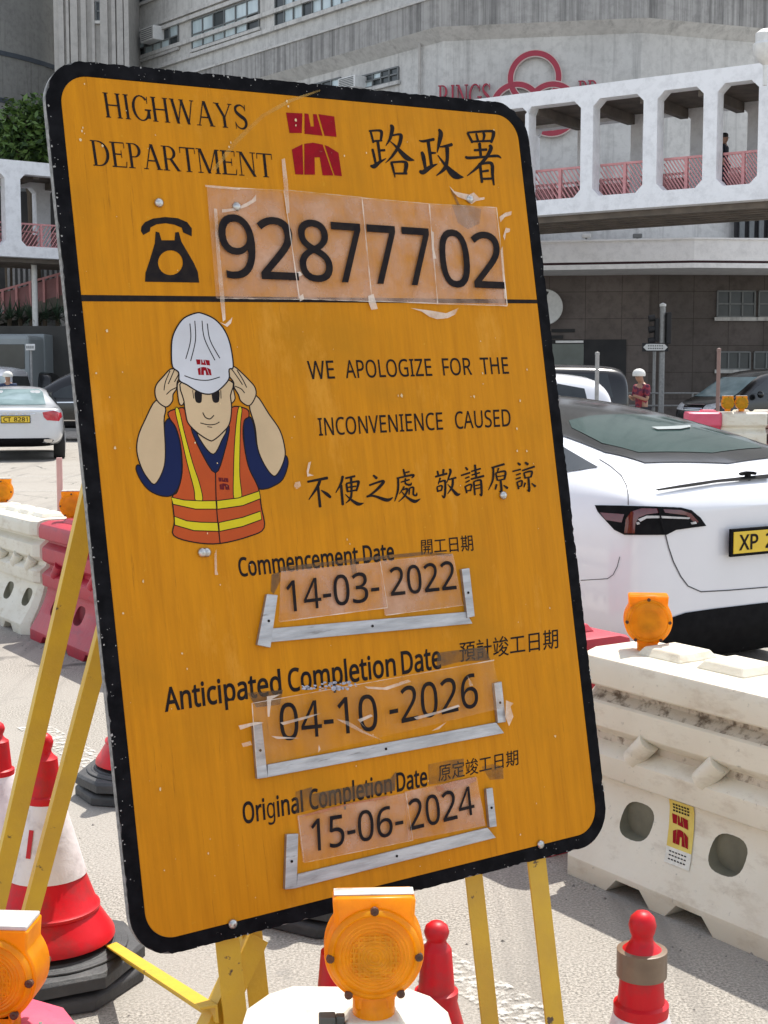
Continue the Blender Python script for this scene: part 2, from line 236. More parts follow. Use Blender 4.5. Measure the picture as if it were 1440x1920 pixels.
[78,0,609,[536,577,536,-4,445,-4,139,472,142,472,143,456,145,432,146,406,147,378,148,349,148,320,148,-4,74,-4,74,577,163,577,469,103,466,103,465,114,464,137,463,164,462,193,461,222,460,249,460,577],[12,3,13,3,14,13,3,4,14,4,15,14,22,0,23,22,1,0,12,5,3,5,2,3,5,15,4,12,6,5,2,16,5,16,15,5,12,7,6,12,8,7,12,9,8,12,10,9,12,11,10,21,1,22,20,1,21,19,1,20,18,1,19,17,1,18,16,1,17,2,1,16]],
[79,0,626,[551,444,574,371,581,287,577,223,564,165,543,114,513,70,476,35,429,9,375,-7,314,-12,250,-7,195,10,149,36,111,71,82,114,61,166,49,224,45,288,52,371,74,444,111,503,163,548,231,576,314,585,394,576,461,548,513,504,149,409,134,353,129,287,134,221,149,164,174,119,210,86,256,65,314,59,372,65,418,86,453,119,477,164,492,221,497,287,486,383,453,454,397,499,314,514,256,507,210,487,174,454],[23,25,24,23,26,25,22,26,23,22,27,26,21,46,22,46,27,22,21,47,46,45,27,46,21,48,47,45,0,27,20,48,21,44,0,45,20,49,48,20,28,49,43,0,44,43,1,0,19,28,20,19,29,28,42,1,43,18,29,19,42,2,1,18,30,29,17,30,18,42,3,2,17,31,30,41,3,42,16,31,17,41,4,3,16,32,31,40,4,41,15,32,16,40,5,4,15,33,32,39,5,40,15,34,33,38,5,39,14,34,15,38,6,5,14,35,34,37,6,38,13,35,14,37,7,6,13,36,35,36,7,37,13,7,36,12,7,13,12,8,7,11,8,12,11,9,8,10,9,11]],
[80,0,485,[74,577,230,577,328,565,396,532,435,477,448,404,445,369,436,335,421,303,397,275,366,252,325,234,275,223,216,219,154,219,154,-4,74,-4,332,480,288,500,223,507,154,507,154,289,208,289,257,292,297,300,327,315,349,336,361,364,366,401,357,448],[16,20,0,20,1,0,20,2,1,20,3,2,20,19,3,19,18,3,18,4,3,16,21,20,17,4,18,29,4,17,29,5,4,28,5,29,28,6,5,27,6,28,27,7,6,26,7,27,25,7,26,25,8,7,24,8,25,24,9,8,23,9,24,22,9,23,16,14,21,14,22,21,14,9,22,14,10,9,14,11,10,14,12,11,14,13,12,16,15,14]],
[82,0,499,[74,577,236,577,301,572,355,558,396,535,425,503,443,461,448,410,444,367,431,332,411,304,387,282,360,265,335,255,494,-4,400,-4,262,233,154,233,154,-4,74,-4,308,496,274,503,232,506,154,506,154,302,236,302,295,308,335,328,358,361,366,407,362,439,351,464,334,483],[19,23,0,23,1,0,23,2,1,23,3,2,23,4,3,23,22,4,22,5,4,19,24,23,21,5,22,20,5,21,20,6,5,32,6,20,31,6,32,30,6,31,30,7,6,29,7,30,29,8,7,28,8,29,28,9,8,27,9,28,27,10,9,26,10,27,25,10,26,25,11,10,19,17,24,17,25,24,17,11,25,17,12,11,17,13,12,17,16,13,16,14,13,19,18,17,15,14,16]],
[83,0,440,[388,230,402,195,407,153,400,105,381,64,350,31,308,8,257,-7,198,-12,166,-11,136,-9,108,-5,82,1,59,7,37,17,37,94,75,80,114,69,157,61,201,59,240,61,271,70,295,83,313,100,323,122,326,147,323,172,315,192,299,210,275,226,240,243,194,261,159,275,129,290,103,307,82,327,65,349,54,374,46,402,44,435,50,478,68,515,97,545,134,567,180,580,231,585,277,582,318,576,356,565,394,551,369,482,334,495,301,505,266,511,229,513,197,511,171,503,151,491,137,475,128,456,125,434,128,408,137,388,152,370,174,355,206,339,248,322,295,303,334,282,365,258],[44,46,45,44,47,46,43,47,44,43,48,47,42,48,43,42,49,48,42,52,49,52,51,49,51,50,49,41,54,42,54,53,42,53,52,42,40,55,41,55,54,41,40,56,55,40,57,56,40,58,57,39,58,40,39,59,58,39,60,59,38,60,39,38,61,60,38,62,61,37,62,38,37,63,62,36,63,37,36,64,63,36,65,64,35,65,36,35,66,65,34,66,35,34,67,66,33,67,34,33,68,67,32,68,33,32,69,68,31,69,32,30,69,31,30,0,69,29,0,30,29,1,0,28,1,29,27,1,28,27,2,1,26,2,27,25,2,26,25,3,2,24,3,25,23,3,24,23,4,3,22,4,23,14,16,15,21,4,22,14,17,16,20,4,21,14,18,17,20,5,4,19,5,20,14,19,18,14,5,19,14,6,5,13,6,14,13,7,6,12,7,13,11,7,12,10,7,11,10,8,7,9,8,10]],
[84,0,446,[263,505,263,-4,183,-4,183,505,4,505,4,577,441,577,441,505],[4,6,5,4,7,6,3,7,4,2,0,3,0,7,3,2,1,0]],
[85,0,586,[517,577,517,202,511,145,493,93,462,50,418,16,361,-5,290,-12,195,3,125,47,82,116,68,203,68,577,148,577,148,202,158,141,185,96,230,68,294,59,341,63,377,77,404,99,423,127,434,162,438,202,438,577],[11,13,12,11,14,13,24,0,25,24,1,0,10,14,11,23,1,24,23,2,1,10,15,14,22,2,23,22,3,2,10,16,15,21,3,22,9,16,10,20,3,21,9,17,16,20,4,3,19,4,20,9,18,17,18,4,19,9,4,18,9,5,4,8,5,9,8,6,5,7,6,8]],
[86,0,481,[402,577,487,577,279,-4,202,-4,-6,577,78,577,208,207,216,184,224,162,230,140,235,120,240,100,241,99,241,101,246,120,252,141,258,162,265,185,273,208],[3,5,4,3,6,5,18,1,0,18,2,1,17,2,18,3,7,6,16,2,17,3,8,7,15,2,16,3,9,8,14,2,15,3,10,9,13,2,14,3,11,10,12,2,13,3,12,11,3,2,12]],
[87,0,746,[657,577,741,577,586,-4,507,-4,395,374,390,391,385,409,380,426,376,442,373,457,369,470,367,480,370,464,373,481,371,470,368,458,365,443,361,426,356,408,352,390,346,372,237,-4,158,-4,4,577,88,577,178,224,183,206,187,187,191,169,194,152,198,135,200,119,203,103,201,113,200,103,203,120,206,137,209,155,214,173,218,192,223,210,228,228,330,577,410,577,516,226,522,207,527,188,531,170,536,152,539,134,542,117,545,102,543,113,543,108,546,129,551,152,556,176,562,200,568,225],[22,24,23,22,25,24,41,43,42,41,11,43,11,13,43,13,44,43,58,1,0,58,2,1,11,14,13,12,44,13,41,12,11,10,14,11,10,15,14,15,12,10,12,9,10,41,15,12,15,9,12,9,44,12,41,16,15,8,44,9,41,17,16,7,44,8,6,44,7,41,18,17,5,44,6,41,19,18,4,44,5,41,20,19,3,44,4,41,21,20,40,21,41,3,45,44,57,2,58,22,26,25,39,21,40,3,46,45,22,27,26,56,2,57,38,21,39,3,47,46,22,28,27,55,2,56,37,21,38,3,48,47,22,29,28,36,21,37,54,2,55,22,30,29,3,49,48,35,21,36,22,31,30,3,50,49,53,51,54,51,2,54,34,32,35,32,21,35,22,33,31,33,32,31,3,52,50,52,51,50,22,34,33,3,53,52,3,51,53,22,32,34,22,21,32,3,2,51]],
[90,0,459,[431,68,431,-4,26,-4,26,56,325,504,36,504,36,577,423,577,423,517,125,68],[5,7,6,5,8,7,5,4,8,4,9,8,3,9,4,3,0,9,3,1,0,2,1,3]],
[65,1,512,[536,-17,425,-17,356,160,153,160,85,-17,-25,-17,212,592,300,592,322,258,266,409,263,418,258,433,253,450,247,468,242,484,257,438,267,480,263,463,258,447,254,433,250,420,246,409,190,258],[5,14,6,14,7,6,14,16,7,16,0,7,5,13,14,15,18,14,18,16,14,18,17,16,15,0,16,5,12,13,5,19,12,19,11,12,19,15,18,19,11,15,11,0,15,5,20,19,10,0,11,5,21,20,9,0,10,5,22,21,8,0,9,22,2,8,2,0,8,5,3,22,3,2,22,5,4,3,1,0,2]],
[67,1,507,[390,491,358,498,323,500,283,497,247,486,217,469,191,445,170,414,155,378,145,335,142,286,147,223,163,170,188,128,222,98,267,79,323,72,358,74,391,78,423,85,477,100,477,3,431,-12,396,-19,357,-24,311,-25,227,-16,157,13,102,61,63,124,39,200,32,287,37,352,51,411,74,464,107,510,149,548,200,575,258,592,324,598,369,595,413,588,453,577,505,556,462,464,419,481],[38,40,39,38,41,40,37,41,38,37,42,41,37,43,42,36,43,37,36,0,43,0,45,43,45,44,43,35,2,36,2,1,36,1,0,36,34,3,35,3,2,35,34,4,3,34,5,4,34,6,5,33,6,34,33,7,6,33,8,7,32,8,33,32,9,8,31,9,32,31,10,9,30,10,31,30,11,10,30,12,11,29,12,30,29,13,12,29,14,13,28,14,29,19,21,20,28,15,14,18,21,19,28,16,15,17,21,18,16,21,17,28,21,16,27,21,28,26,21,27,26,22,21,26,23,22,25,23,26,25,24,23]],
[68,1,585,[517,455,545,380,554,292,544,200,516,122,469,61,406,18,329,-9,238,-17,61,-17,61,590,255,590,339,581,412,556,472,513,390,132,429,196,443,290,437,355,420,407,392,445,354,472,304,488,243,494,167,494,167,79,227,79,324,92],[9,24,10,24,11,10,24,12,11,24,13,12,24,14,13,24,23,14,23,22,14,22,0,14,9,25,24,21,0,22,20,0,21,20,1,0,19,1,20,18,1,19,18,2,1,17,2,18,17,3,2,16,3,17,16,4,3,15,4,16,27,4,15,27,5,4,26,5,27,9,26,25,9,5,26,9,6,5,9,7,6,9,8,7]],
[79,1,626,[563,449,587,374,594,287,590,221,577,161,555,108,523,62,483,24,434,-3,378,-20,314,-25,247,-20,190,-3,141,25,101,62,70,108,49,162,36,222,32,288,39,374,62,449,101,512,157,559,228,589,314,599,398,589,468,560,523,512,161,405,147,351,142,287,147,223,161,169,184,127,217,97,259,78,314,72,368,78,410,97,442,127,465,169,479,223,484,287,473,379,443,446,391,487,314,501,260,495,217,476,184,446],[23,25,24,23,26,25,22,26,23,22,27,26,21,27,22,21,46,27,46,45,27,45,0,27,20,47,21,47,46,21,20,48,47,44,0,45,20,49,48,44,1,0,19,49,20,19,28,49,43,1,44,19,29,28,42,1,43,42,2,1,18,29,19,18,30,29,17,30,18,42,3,2,17,31,30,41,3,42,17,32,31,40,3,41,16,32,17,40,4,3,16,33,32,39,4,40,15,33,16,39,5,4,15,34,33,38,5,39,14,34,15,38,6,5,14,35,34,37,6,38,14,36,35,36,6,37,14,6,36,13,6,14,13,7,6,12,7,13,12,8,7,11,8,12,11,9,8,10,9,11]],
[97,1,450,[146,443,188,451,231,454,305,445,359,415,392,364,402,294,402,-17,320,-17,306,44,324,44,310,28,289,9,265,-7,239,-17,208,-23,172,-25,132,-21,96,-10,64,10,40,39,25,76,20,120,34,184,77,233,147,262,242,274,299,275,299,284,294,325,280,347,259,358,226,363,197,361,168,354,140,344,97,325,62,409,109,430,298,192,253,191,188,183,151,168,133,147,127,118,131,94,143,79,162,70,188,66,233,73,267,92,290,124,298,173],[1,3,2,0,3,1,0,4,3,38,4,0,37,4,38,37,5,4,36,35,37,35,34,37,34,33,37,33,32,37,32,5,37,32,31,5,31,6,5,30,6,31,29,6,30,28,6,29,28,7,6,27,7,28,26,39,27,39,7,27,25,39,26,24,39,25,23,39,24,23,40,39,52,7,39,23,41,40,22,41,23,22,42,41,51,7,52,22,43,42,22,44,43,50,7,51,21,44,22,21,45,44,21,46,45,49,10,50,10,7,50,21,47,46,20,47,21,48,10,49,20,48,47,20,9,48,9,10,48,20,12,9,12,8,9,11,7,10,19,12,20,12,7,11,18,12,19,18,13,12,8,7,12,18,14,13,17,14,18,17,15,14,16,15,17]],
[99,1,385,[307,-19,276,-23,240,-25,183,-19,131,0,87,33,54,80,34,140,27,213,34,288,55,350,90,397,134,430,187,449,245,455,279,453,312,448,342,440,380,424,347,335,311,347,288,353,265,358,244,359,209,355,182,343,162,324,147,297,137,260,134,213,137,169,147,132,161,105,181,86,207,74,240,70,271,72,298,77,322,84,368,103,368,4,334,-11],[13,15,14,13,16,15,12,16,13,12,17,16,12,18,17,11,18,12,11,21,18,21,20,18,20,19,18,10,23,11,23,22,11,22,21,11,10,24,23,10,25,24,9,25,10,9,26,25,9,27,26,9,28,27,8,28,9,8,29,28,8,30,29,7,30,8,7,31,30,6,31,7,6,32,31,6,33,32,38,40,39,6,34,33,37,40,38,5,34,6,36,40,37,5,35,34,35,40,36,5,40,35,4,40,5,4,41,40,3,41,4,3,0,41,3,1,0,2,1,3]],
[100,1,493,[285,-15,255,-23,219,-25,141,-10,79,36,40,112,27,214,40,316,79,393,142,440,220,455,255,453,285,446,311,435,334,420,352,403,362,391,341,391,341,386,340,404,338,423,337,438,337,626,442,626,442,-17,354,-17,343,41,363,41,353,29,334,11,311,-4,160,103,189,77,232,68,283,76,314,99,332,139,338,201,338,213,332,280,314,326,284,353,231,362,189,352,160,324,141,277,134,213,141,148],[21,23,22,21,16,23,16,24,23,9,11,10,9,12,11,9,13,12,8,13,9,20,16,21,8,14,13,19,15,20,15,16,20,8,19,14,19,15,14,8,18,19,7,43,8,43,42,8,42,18,8,18,16,17,18,24,16,42,41,18,41,40,18,40,39,18,39,24,18,7,44,43,7,45,44,6,45,7,38,24,39,6,46,45,5,46,6,37,24,38,5,47,46,36,24,37,5,31,47,35,24,36,4,31,5,4,32,31,34,27,35,27,24,35,4,33,32,33,27,34,4,26,33,26,27,33,4,29,26,29,25,26,28,24,27,3,29,4,29,24,28,3,30,29,25,24,29,3,0,30,2,0,3,2,1,0]],
[101,1,452,[125,425,176,448,234,455,290,448,338,429,377,396,406,354,423,302,428,245,428,184,137,184,144,143,167,102,204,78,255,69,291,71,323,76,354,85,409,107,409,8,365,-9,331,-18,294,-23,250,-25,190,-18,135,2,89,36,55,83,34,142,27,212,33,281,52,340,83,389,283,350,262,360,234,363,195,356,166,336,146,302,140,274,319,274,318,289,311,315,299,335],[1,3,2,1,4,3,0,4,1,0,5,4,32,5,0,32,6,5,31,35,32,35,6,32,31,36,35,34,6,35,33,6,34,31,37,36,33,7,6,43,7,33,30,37,31,30,38,37,42,7,43,41,7,42,30,39,38,41,8,7,40,8,41,29,39,30,29,40,39,29,8,40,29,9,8,28,10,29,10,9,29,28,11,10,28,12,11,27,12,28,17,19,18,27,13,12,16,19,17,26,13,27,26,14,13,15,19,16,14,19,15,26,19,14,25,19,26,25,20,19,24,20,25,24,21,20,24,22,21,23,22,24]],
[103,1,493,[89,379,146,425,220,440,261,436,298,424,330,403,356,375,358,375,367,432,427,432,427,-7,422,-64,406,-110,379,-147,342,-173,293,-189,233,-194,188,-193,147,-188,110,-179,76,-167,76,-97,112,-113,150,-123,192,-130,236,-132,285,-124,322,-100,345,-62,353,-13,353,4,353,16,354,32,355,47,355,55,355,55,331,27,300,6,263,-6,221,-10,146,5,89,49,54,120,42,214,54,307,300,360,269,372,230,376,197,372,170,358,148,334,132,302,122,262,119,213,126,144,148,93,183,62,232,52,262,54,287,60,308,71,325,86,338,106,347,131,352,162,354,197,354,214,351,267,341,308,324,339],[1,3,2,1,4,3,7,9,8,7,10,9,0,4,1,0,5,4,0,6,5,44,48,0,48,47,0,47,6,0,46,6,47,46,7,6,46,45,7,45,69,7,69,68,7,68,10,7,44,49,48,44,50,49,44,51,50,67,10,68,43,51,44,43,52,51,66,10,67,43,53,52,42,53,43,65,10,66,42,54,53,64,10,65,63,10,64,42,55,54,62,10,63,41,55,42,61,10,62,41,56,55,60,34,61,34,10,61,59,34,60,41,57,56,58,35,59,35,34,59,58,36,35,33,10,34,57,36,58,41,36,57,40,36,41,32,10,33,31,10,32,40,37,36,30,10,31,40,38,37,39,38,40,29,10,30,29,11,10,28,11,29,27,11,28,27,12,11,20,22,21,26,12,27,26,13,12,20,23,22,20,24,23,25,13,26,20,25,24,20,13,25,20,14,13,19,14,20,19,15,14,18,15,19,17,15,18,17,16,15]],
[105,1,207,[62,593,82,605,104,608,126,604,145,593,158,573,162,546,158,520,145,500,126,488,104,484,82,488,62,500,49,520,45,546,49,572,51,447,156,447,156,-17,51,-17],[19,17,16,19,18,17,1,3,2,0,3,1,0,4,3,0,5,4,15,5,0,15,6,5,14,6,15,13,6,14,13,7,6,12,7,13,12,8,7,11,8,12,11,9,8,11,10,9]],
[108,1,207,[156,626,156,-17,51,-17,51,626],[2,0,3,2,1,0]],
[109,1,750,[453,436,495,450,540,455,609,445,661,413,692,357,702,281,702,-17,598,-17,598,276,593,316,581,341,560,356,528,361,481,353,452,331,435,294,428,236,428,-17,325,-17,325,276,322,305,316,326,307,342,294,352,277,359,254,361,219,357,195,346,178,329,166,302,158,267,156,222,156,-17,51,-17,51,447,139,447,150,388,131,388,142,403,162,422,186,437,212,447,239,453,266,455,316,450,358,435,391,409,407,383,394,383,416,410],[1,3,2,43,45,44,42,45,43,42,46,45,0,3,1,41,46,42,34,36,35,34,38,36,38,39,36,39,37,36,0,4,3,40,46,41,50,4,0,40,47,46,39,47,40,50,5,4,49,48,50,48,5,50,39,48,47,37,48,39,34,37,38,34,30,37,30,29,37,29,28,37,28,27,37,27,48,37,27,26,48,26,13,48,13,5,48,25,13,26,25,14,13,12,5,13,24,14,25,12,6,5,11,6,12,24,15,14,23,15,24,22,15,23,10,6,11,22,16,15,21,16,22,9,6,10,20,16,21,34,31,30,20,17,16,9,7,6,19,17,20,8,7,9,34,32,31,19,18,17,34,33,32]],
[110,1,495,[217,447,246,453,276,455,348,445,404,413,437,358,448,281,448,-17,344,-17,344,274,339,315,325,341,302,356,265,361,211,352,180,328,162,285,156,222,156,-17,51,-17,51,447,139,447,150,388,131,388,143,404,165,423,190,437],[1,3,2,0,3,1,26,3,0,19,21,20,19,23,21,23,24,21,24,22,21,26,4,3,25,4,26,24,4,25,24,5,4,22,5,24,19,22,23,19,16,22,16,15,22,15,14,22,14,13,22,13,5,22,12,5,13,12,6,5,11,6,12,10,6,11,9,6,10,19,17,16,9,7,6,8,7,9,19,18,17]],
[111,1,485,[432,344,452,285,459,216,455,163,444,115,426,74,400,39,369,11,331,-9,288,-21,241,-25,197,-21,156,-9,119,11,88,39,62,74,43,115,31,162,27,216,33,285,53,344,85,392,128,427,182,448,244,455,303,448,356,427,399,392,161,325,141,279,134,215,137,171,146,134,161,105,182,85,208,72,243,68,278,72,304,85,325,105,340,134,349,171,352,216,349,260,339,297,324,325,304,345,277,357,243,361,193,352],[23,25,24,22,25,23,22,26,25,21,26,22,21,27,26,21,0,27,20,48,21,48,0,21,20,49,48,47,0,48,46,0,47,20,28,49,45,0,46,45,1,0,19,28,20,44,1,45,19,29,28,43,1,44,43,2,1,18,29,19,18,30,29,42,2,43,42,3,2,17,30,18,41,3,42,17,31,30,17,32,31,40,3,41,40,4,3,16,32,17,16,33,32,39,4,40,39,5,4,15,33,16,15,34,33,38,5,39,15,35,34,37,5,38,37,6,5,14,35,15,14,36,35,36,6,37,14,6,36,14,7,6,13,7,14,12,7,13,12,8,7,11,8,12,11,9,8,10,9,11]],
[112,1,493,[207,445,238,453,274,455,351,440,414,394,453,318,466,216,460,145,443,86,414,38,375,3,327,-18,272,-25,238,-23,208,-15,182,-4,159,10,141,26,131,38,153,38,152,41,154,21,155,1,156,-16,156,-209,51,-209,51,447,140,447,150,388,131,388,140,400,159,418,181,434,333,324,303,352,259,361,225,358,199,347,181,331,168,307,159,273,156,229,156,216,158,169,166,131,179,103,198,84,224,72,261,68,292,72,315,86,334,107,348,137,356,174,359,216,352,279],[1,3,2,0,3,1,25,29,26,29,27,26,29,30,27,30,28,27,32,3,0,32,4,3,31,4,32,30,4,31,28,4,30,28,5,4,25,28,29,25,40,28,40,39,28,39,38,28,38,37,28,37,36,28,36,35,28,35,34,28,34,5,28,33,5,34,55,5,33,55,6,5,54,6,55,25,41,40,25,42,41,25,43,42,53,6,54,53,7,6,52,7,53,25,18,43,18,44,43,52,8,7,51,8,52,18,45,44,50,8,51,18,46,45,50,9,8,49,9,50,18,47,46,48,9,49,18,48,47,18,20,48,20,9,48,18,21,20,19,9,20,19,10,9,25,17,18,21,19,18,21,10,19,25,16,17,22,16,21,16,10,21,25,22,16,22,15,16,25,23,22,25,24,23]],
[114,1,331,[207,442,237,452,268,455,282,455,296,454,310,452,338,447,325,348,296,354,285,355,274,356,264,357,243,354,224,348,205,337,189,322,175,304,165,283,158,258,156,229,156,-17,51,-17,51,447,141,447,149,368,128,368,139,384,158,407,181,427],[1,3,2,1,4,3,1,5,4,1,6,5,0,6,1,21,23,22,21,25,23,25,26,23,26,24,23,0,7,6,28,7,0,27,7,28,26,8,27,8,7,27,24,10,26,10,9,26,9,8,26,21,24,25,21,17,24,17,16,24,16,15,24,15,14,24,14,13,24,13,12,24,12,11,24,11,10,24,21,18,17,21,19,18,21,20,19]],
[116,1,289,[176,81,191,71,213,67,227,67,242,69,256,72,289,80,289,-7,263,-17,243,-21,221,-24,199,-25,164,-22,131,-12,100,7,77,35,61,75,57,124,57,358,-4,358,-4,420,61,449,90,545,161,545,161,447,286,447,286,358,161,358,161,128,165,98],[21,23,22,21,24,23,20,24,21,20,25,24,20,26,25,19,26,20,18,26,19,17,27,18,27,26,18,17,28,27,17,29,28,16,29,17,16,0,29,16,1,0,5,7,6,15,1,16,4,7,5,15,2,1,3,7,4,2,7,3,15,7,2,14,7,15,13,7,14,13,8,7,12,8,13,12,9,8,12,10,9,11,10,12]],
[48,1,459,[415,451,431,376,436,287,434,220,426,159,411,107,390,61,361,24,325,-3,280,-20,228,-25,164,-16,111,14,71,61,43,123,28,199,22,287,27,375,42,451,68,513,108,560,162,589,229,599,293,589,346,560,387,513,138,413,130,357,127,287,130,217,138,160,152,118,171,91,196,75,229,69,261,75,286,90,305,118,319,160,328,217,331,287,328,357,319,413,305,455,286,483,261,499,229,504,196,499,171,483,152,455],[21,23,22,20,23,21,20,24,23,20,25,24,19,25,20,19,46,25,46,45,25,45,0,25,18,47,19,47,46,19,18,48,47,44,0,45,18,49,48,43,0,44,18,26,49,42,0,43,42,1,0,17,26,18,17,27,26,41,1,42,41,2,1,16,27,17,16,28,27,40,2,41,40,3,2,16,29,28,39,3,40,15,29,16,39,4,3,15,30,29,38,4,39,14,30,15,14,31,30,37,4,38,37,5,4,13,31,14,13,32,31,36,5,37,36,6,5,13,33,32,35,6,36,13,34,33,34,6,35,13,6,34,13,7,6,12,7,13,12,8,7,11,8,12,11,9,8,10,9,11]],
[49,1,459,[293,581,293,-8,208,-8,208,400,208,422,208,440,209,455,209,470,210,484,210,479,212,481,201,471,189,461,174,449,107,394,60,454,223,581],[15,0,16,15,8,0,8,10,0,10,1,0,15,11,8,11,7,8,9,10,8,11,7,10,7,1,10,15,12,11,6,1,7,15,13,12,5,1,6,14,13,15,4,1,5,3,1,4,2,1,3]],
[50,1,459,[434,81,434,-17,21,-17,21,66,176,222,216,263,248,298,273,330,291,360,301,391,304,424,298,459,282,483,256,498,220,503,185,500,154,490,124,474,79,443,21,516,59,545,86,563,116,577,148,588,183,595,221,598,274,593,320,578,358,553,387,519,405,477,411,428,406,381,391,337,367,296,337,256,301,216,259,173,145,60,145,81],[24,26,25,23,26,24,23,27,26,22,27,23,22,28,27,21,28,22,20,28,21,20,29,28,19,29,20,19,14,29,14,30,29,18,17,19,17,16,19,16,15,19,15,14,19,13,30,14,12,30,13,11,30,12,11,31,30,10,31,11,10,32,31,9,32,10,8,32,9,8,33,32,7,33,8,7,34,33,6,34,7,5,34,6,5,35,34,4,35,5,4,36,35,3,36,4,3,37,36,3,39,37,39,38,37,3,0,39,3,1,0,2,1,3]],
[54,1,459,[43,128,31,182,27,244,29,295,34,345,44,394,59,440,80,483,108,521,145,553,190,578,243,593,306,598,325,597,345,596,365,594,394,587,394,491,358,501,342,504,325,505,308,506,261,501,223,489,194,470,172,444,155,413,143,376,136,335,133,308,111,308,120,321,139,339,162,354,189,366,220,373,255,376,306,370,350,353,387,325,415,287,432,239,438,184,432,125,414,74,384,32,344,0,295,-19,239,-25,196,-21,156,-8,119,13,88,43,62,81,193,79,214,71,238,68,277,76,307,96,327,131,334,184,328,228,311,259,282,279,240,286,209,283,183,272,161,257,145,238,136,218,133,197,134,174,139,151,148,129,160,109,175,92],[11,13,12,11,14,13,11,15,14,11,16,15,10,16,11,10,17,16,9,18,10,18,17,10,8,20,9,20,19,9,19,18,9,7,22,8,22,21,8,21,20,8,7,23,22,7,24,23,6,24,7,6,25,24,6,26,25,5,26,6,5,27,26,4,27,5,4,28,27,35,37,36,34,37,35,34,38,37,33,38,34,32,38,33,32,39,38,3,28,4,31,39,32,3,31,28,31,29,28,31,40,39,3,30,31,29,40,31,3,29,30,3,40,29,2,65,3,65,64,3,64,40,3,64,63,40,63,41,40,2,66,65,62,41,63,2,67,66,61,41,62,2,68,67,1,68,2,61,42,41,1,69,68,60,42,61,1,70,69,1,71,70,60,43,42,59,43,60,0,71,1,0,72,71,0,73,72,58,43,59,0,74,73,53,74,0,58,44,43,53,75,74,57,44,58,53,54,75,52,54,53,52,55,54,56,44,57,56,45,44,52,56,55,52,45,56,51,45,52,51,46,45,50,46,51,50,47,46,49,47,50,49,48,47]],
[56,1,459,[134,580,179,593,229,598,279,593,324,581,362,559,392,529,411,490,417,444,413,407,400,375,381,348,356,325,329,305,326,304,333,300,366,279,394,254,416,224,431,189,436,148,429,99,410,56,378,21,337,-4,288,-20,231,-25,171,-20,119,-5,78,19,47,54,28,96,22,146,27,187,41,222,62,252,89,277,119,298,124,301,121,302,95,323,73,347,56,375,44,408,41,445,47,490,66,529,96,559,136,189,128,169,125,146,132,114,150,89,181,71,229,65,276,71,307,89,326,115,332,148,329,169,321,187,305,204,284,221,256,236,223,250,217,252,192,240,167,224,149,207,291,489,265,502,228,507,193,502,166,489,150,469,144,440,147,419,155,401,169,385,188,372,212,359,232,349,250,358,272,371,290,385,303,401,311,419,313,440,308,469],[1,3,2,1,4,3,0,4,1,0,5,4,47,5,0,47,6,5,46,6,47,46,7,6,45,71,46,71,7,46,45,72,71,70,7,71,45,73,72,69,7,70,44,73,45,69,8,7,88,8,69,44,74,73,87,8,88,44,75,74,43,75,44,87,9,8,43,76,75,86,9,87,85,9,86,43,77,76,42,77,43,85,10,9,42,78,77,84,10,85,42,79,78,83,10,84,41,79,42,83,11,10,41,80,79,82,11,83,41,81,80,81,11,82,41,11,81,41,12,11,40,12,41,40,13,12,39,13,40,39,14,13,39,15,14,38,15,39,37,15,38,37,16,15,36,16,37,36,17,16,35,17,36,35,65,17,65,18,17,34,65,35,34,66,65,64,18,65,63,18,64,34,67,66,62,18,63,62,19,18,34,68,67,33,68,34,61,19,62,33,48,68,60,19,61,60,20,19,33,49,48,59,20,60,32,49,33,32,50,49,58,20,59,58,21,20,57,21,58,31,50,32,31,51,50,56,21,57,31,52,51,56,22,21,30,52,31,55,22,56,30,53,52,30,54,53,54,22,55,30,22,54,30,23,22,29,23,30,29,24,23,28,24,29,28,25,24,27,25,28,27,26,25]],
[67,1,507,[390,491,358,498,323,500,283,497,247,486,217,469,191,445,170,414,155,378,145,335,142,286,147,223,163,170,188,128,222,98,267,79,323,72,358,74,391,78,423,85,477,100,477,3,431,-12,396,-19,357,-24,311,-25,227,-16,157,13,102,61,63,124,39,200,32,287,37,352,51,411,74,464,107,510,149,548,200,575,258,592,324,598,369,595,413,588,453,577,505,556,462,464,419,481],[38,40,39,38,41,40,37,41,38,37,42,41,37,43,42,36,43,37,36,0,43,0,45,43,45,44,43,35,2,36,2,1,36,1,0,36,34,3,35,3,2,35,34,4,3,34,5,4,34,6,5,33,6,34,33,7,6,33,8,7,32,8,33,32,9,8,31,9,32,31,10,9,30,10,31,30,11,10,30,12,11,29,12,30,29,13,12,29,14,13,28,14,29,19,21,20,28,15,14,18,21,19,28,16,15,17,21,18,16,21,17,28,21,16,27,21,28,26,21,27,26,22,21,26,23,22,25,23,26,25,24,23]],
[80,1,485,[61,590,230,590,331,578,404,542,447,482,461,405,458,367,449,330,432,296,406,266,372,241,329,222,277,210,216,206,167,206,167,-17,61,-17,324,470,284,487,222,494,167,494,167,302,207,302,255,304,293,313,320,326,338,343,349,368,353,400,345,442],[16,20,0,20,1,0,20,2,1,20,3,2,20,19,3,19,4,3,16,21,20,18,4,19,17,4,18,17,5,4,29,5,17,28,5,29,28,6,5,27,6,28,26,6,27,26,7,6,25,7,26,25,8,7,24,8,25,23,8,24,22,8,23,16,22,21,16,14,22,14,8,22,14,9,8,14,10,9,14,11,10,14,12,11,14,13,12,16,15,14]],
[84,1,446,[276,492,276,-17,170,-17,170,492,-9,492,-9,590,454,590,454,492],[4,6,5,4,7,6,3,7,4,2,0,3,0,7,3,2,1,0]],
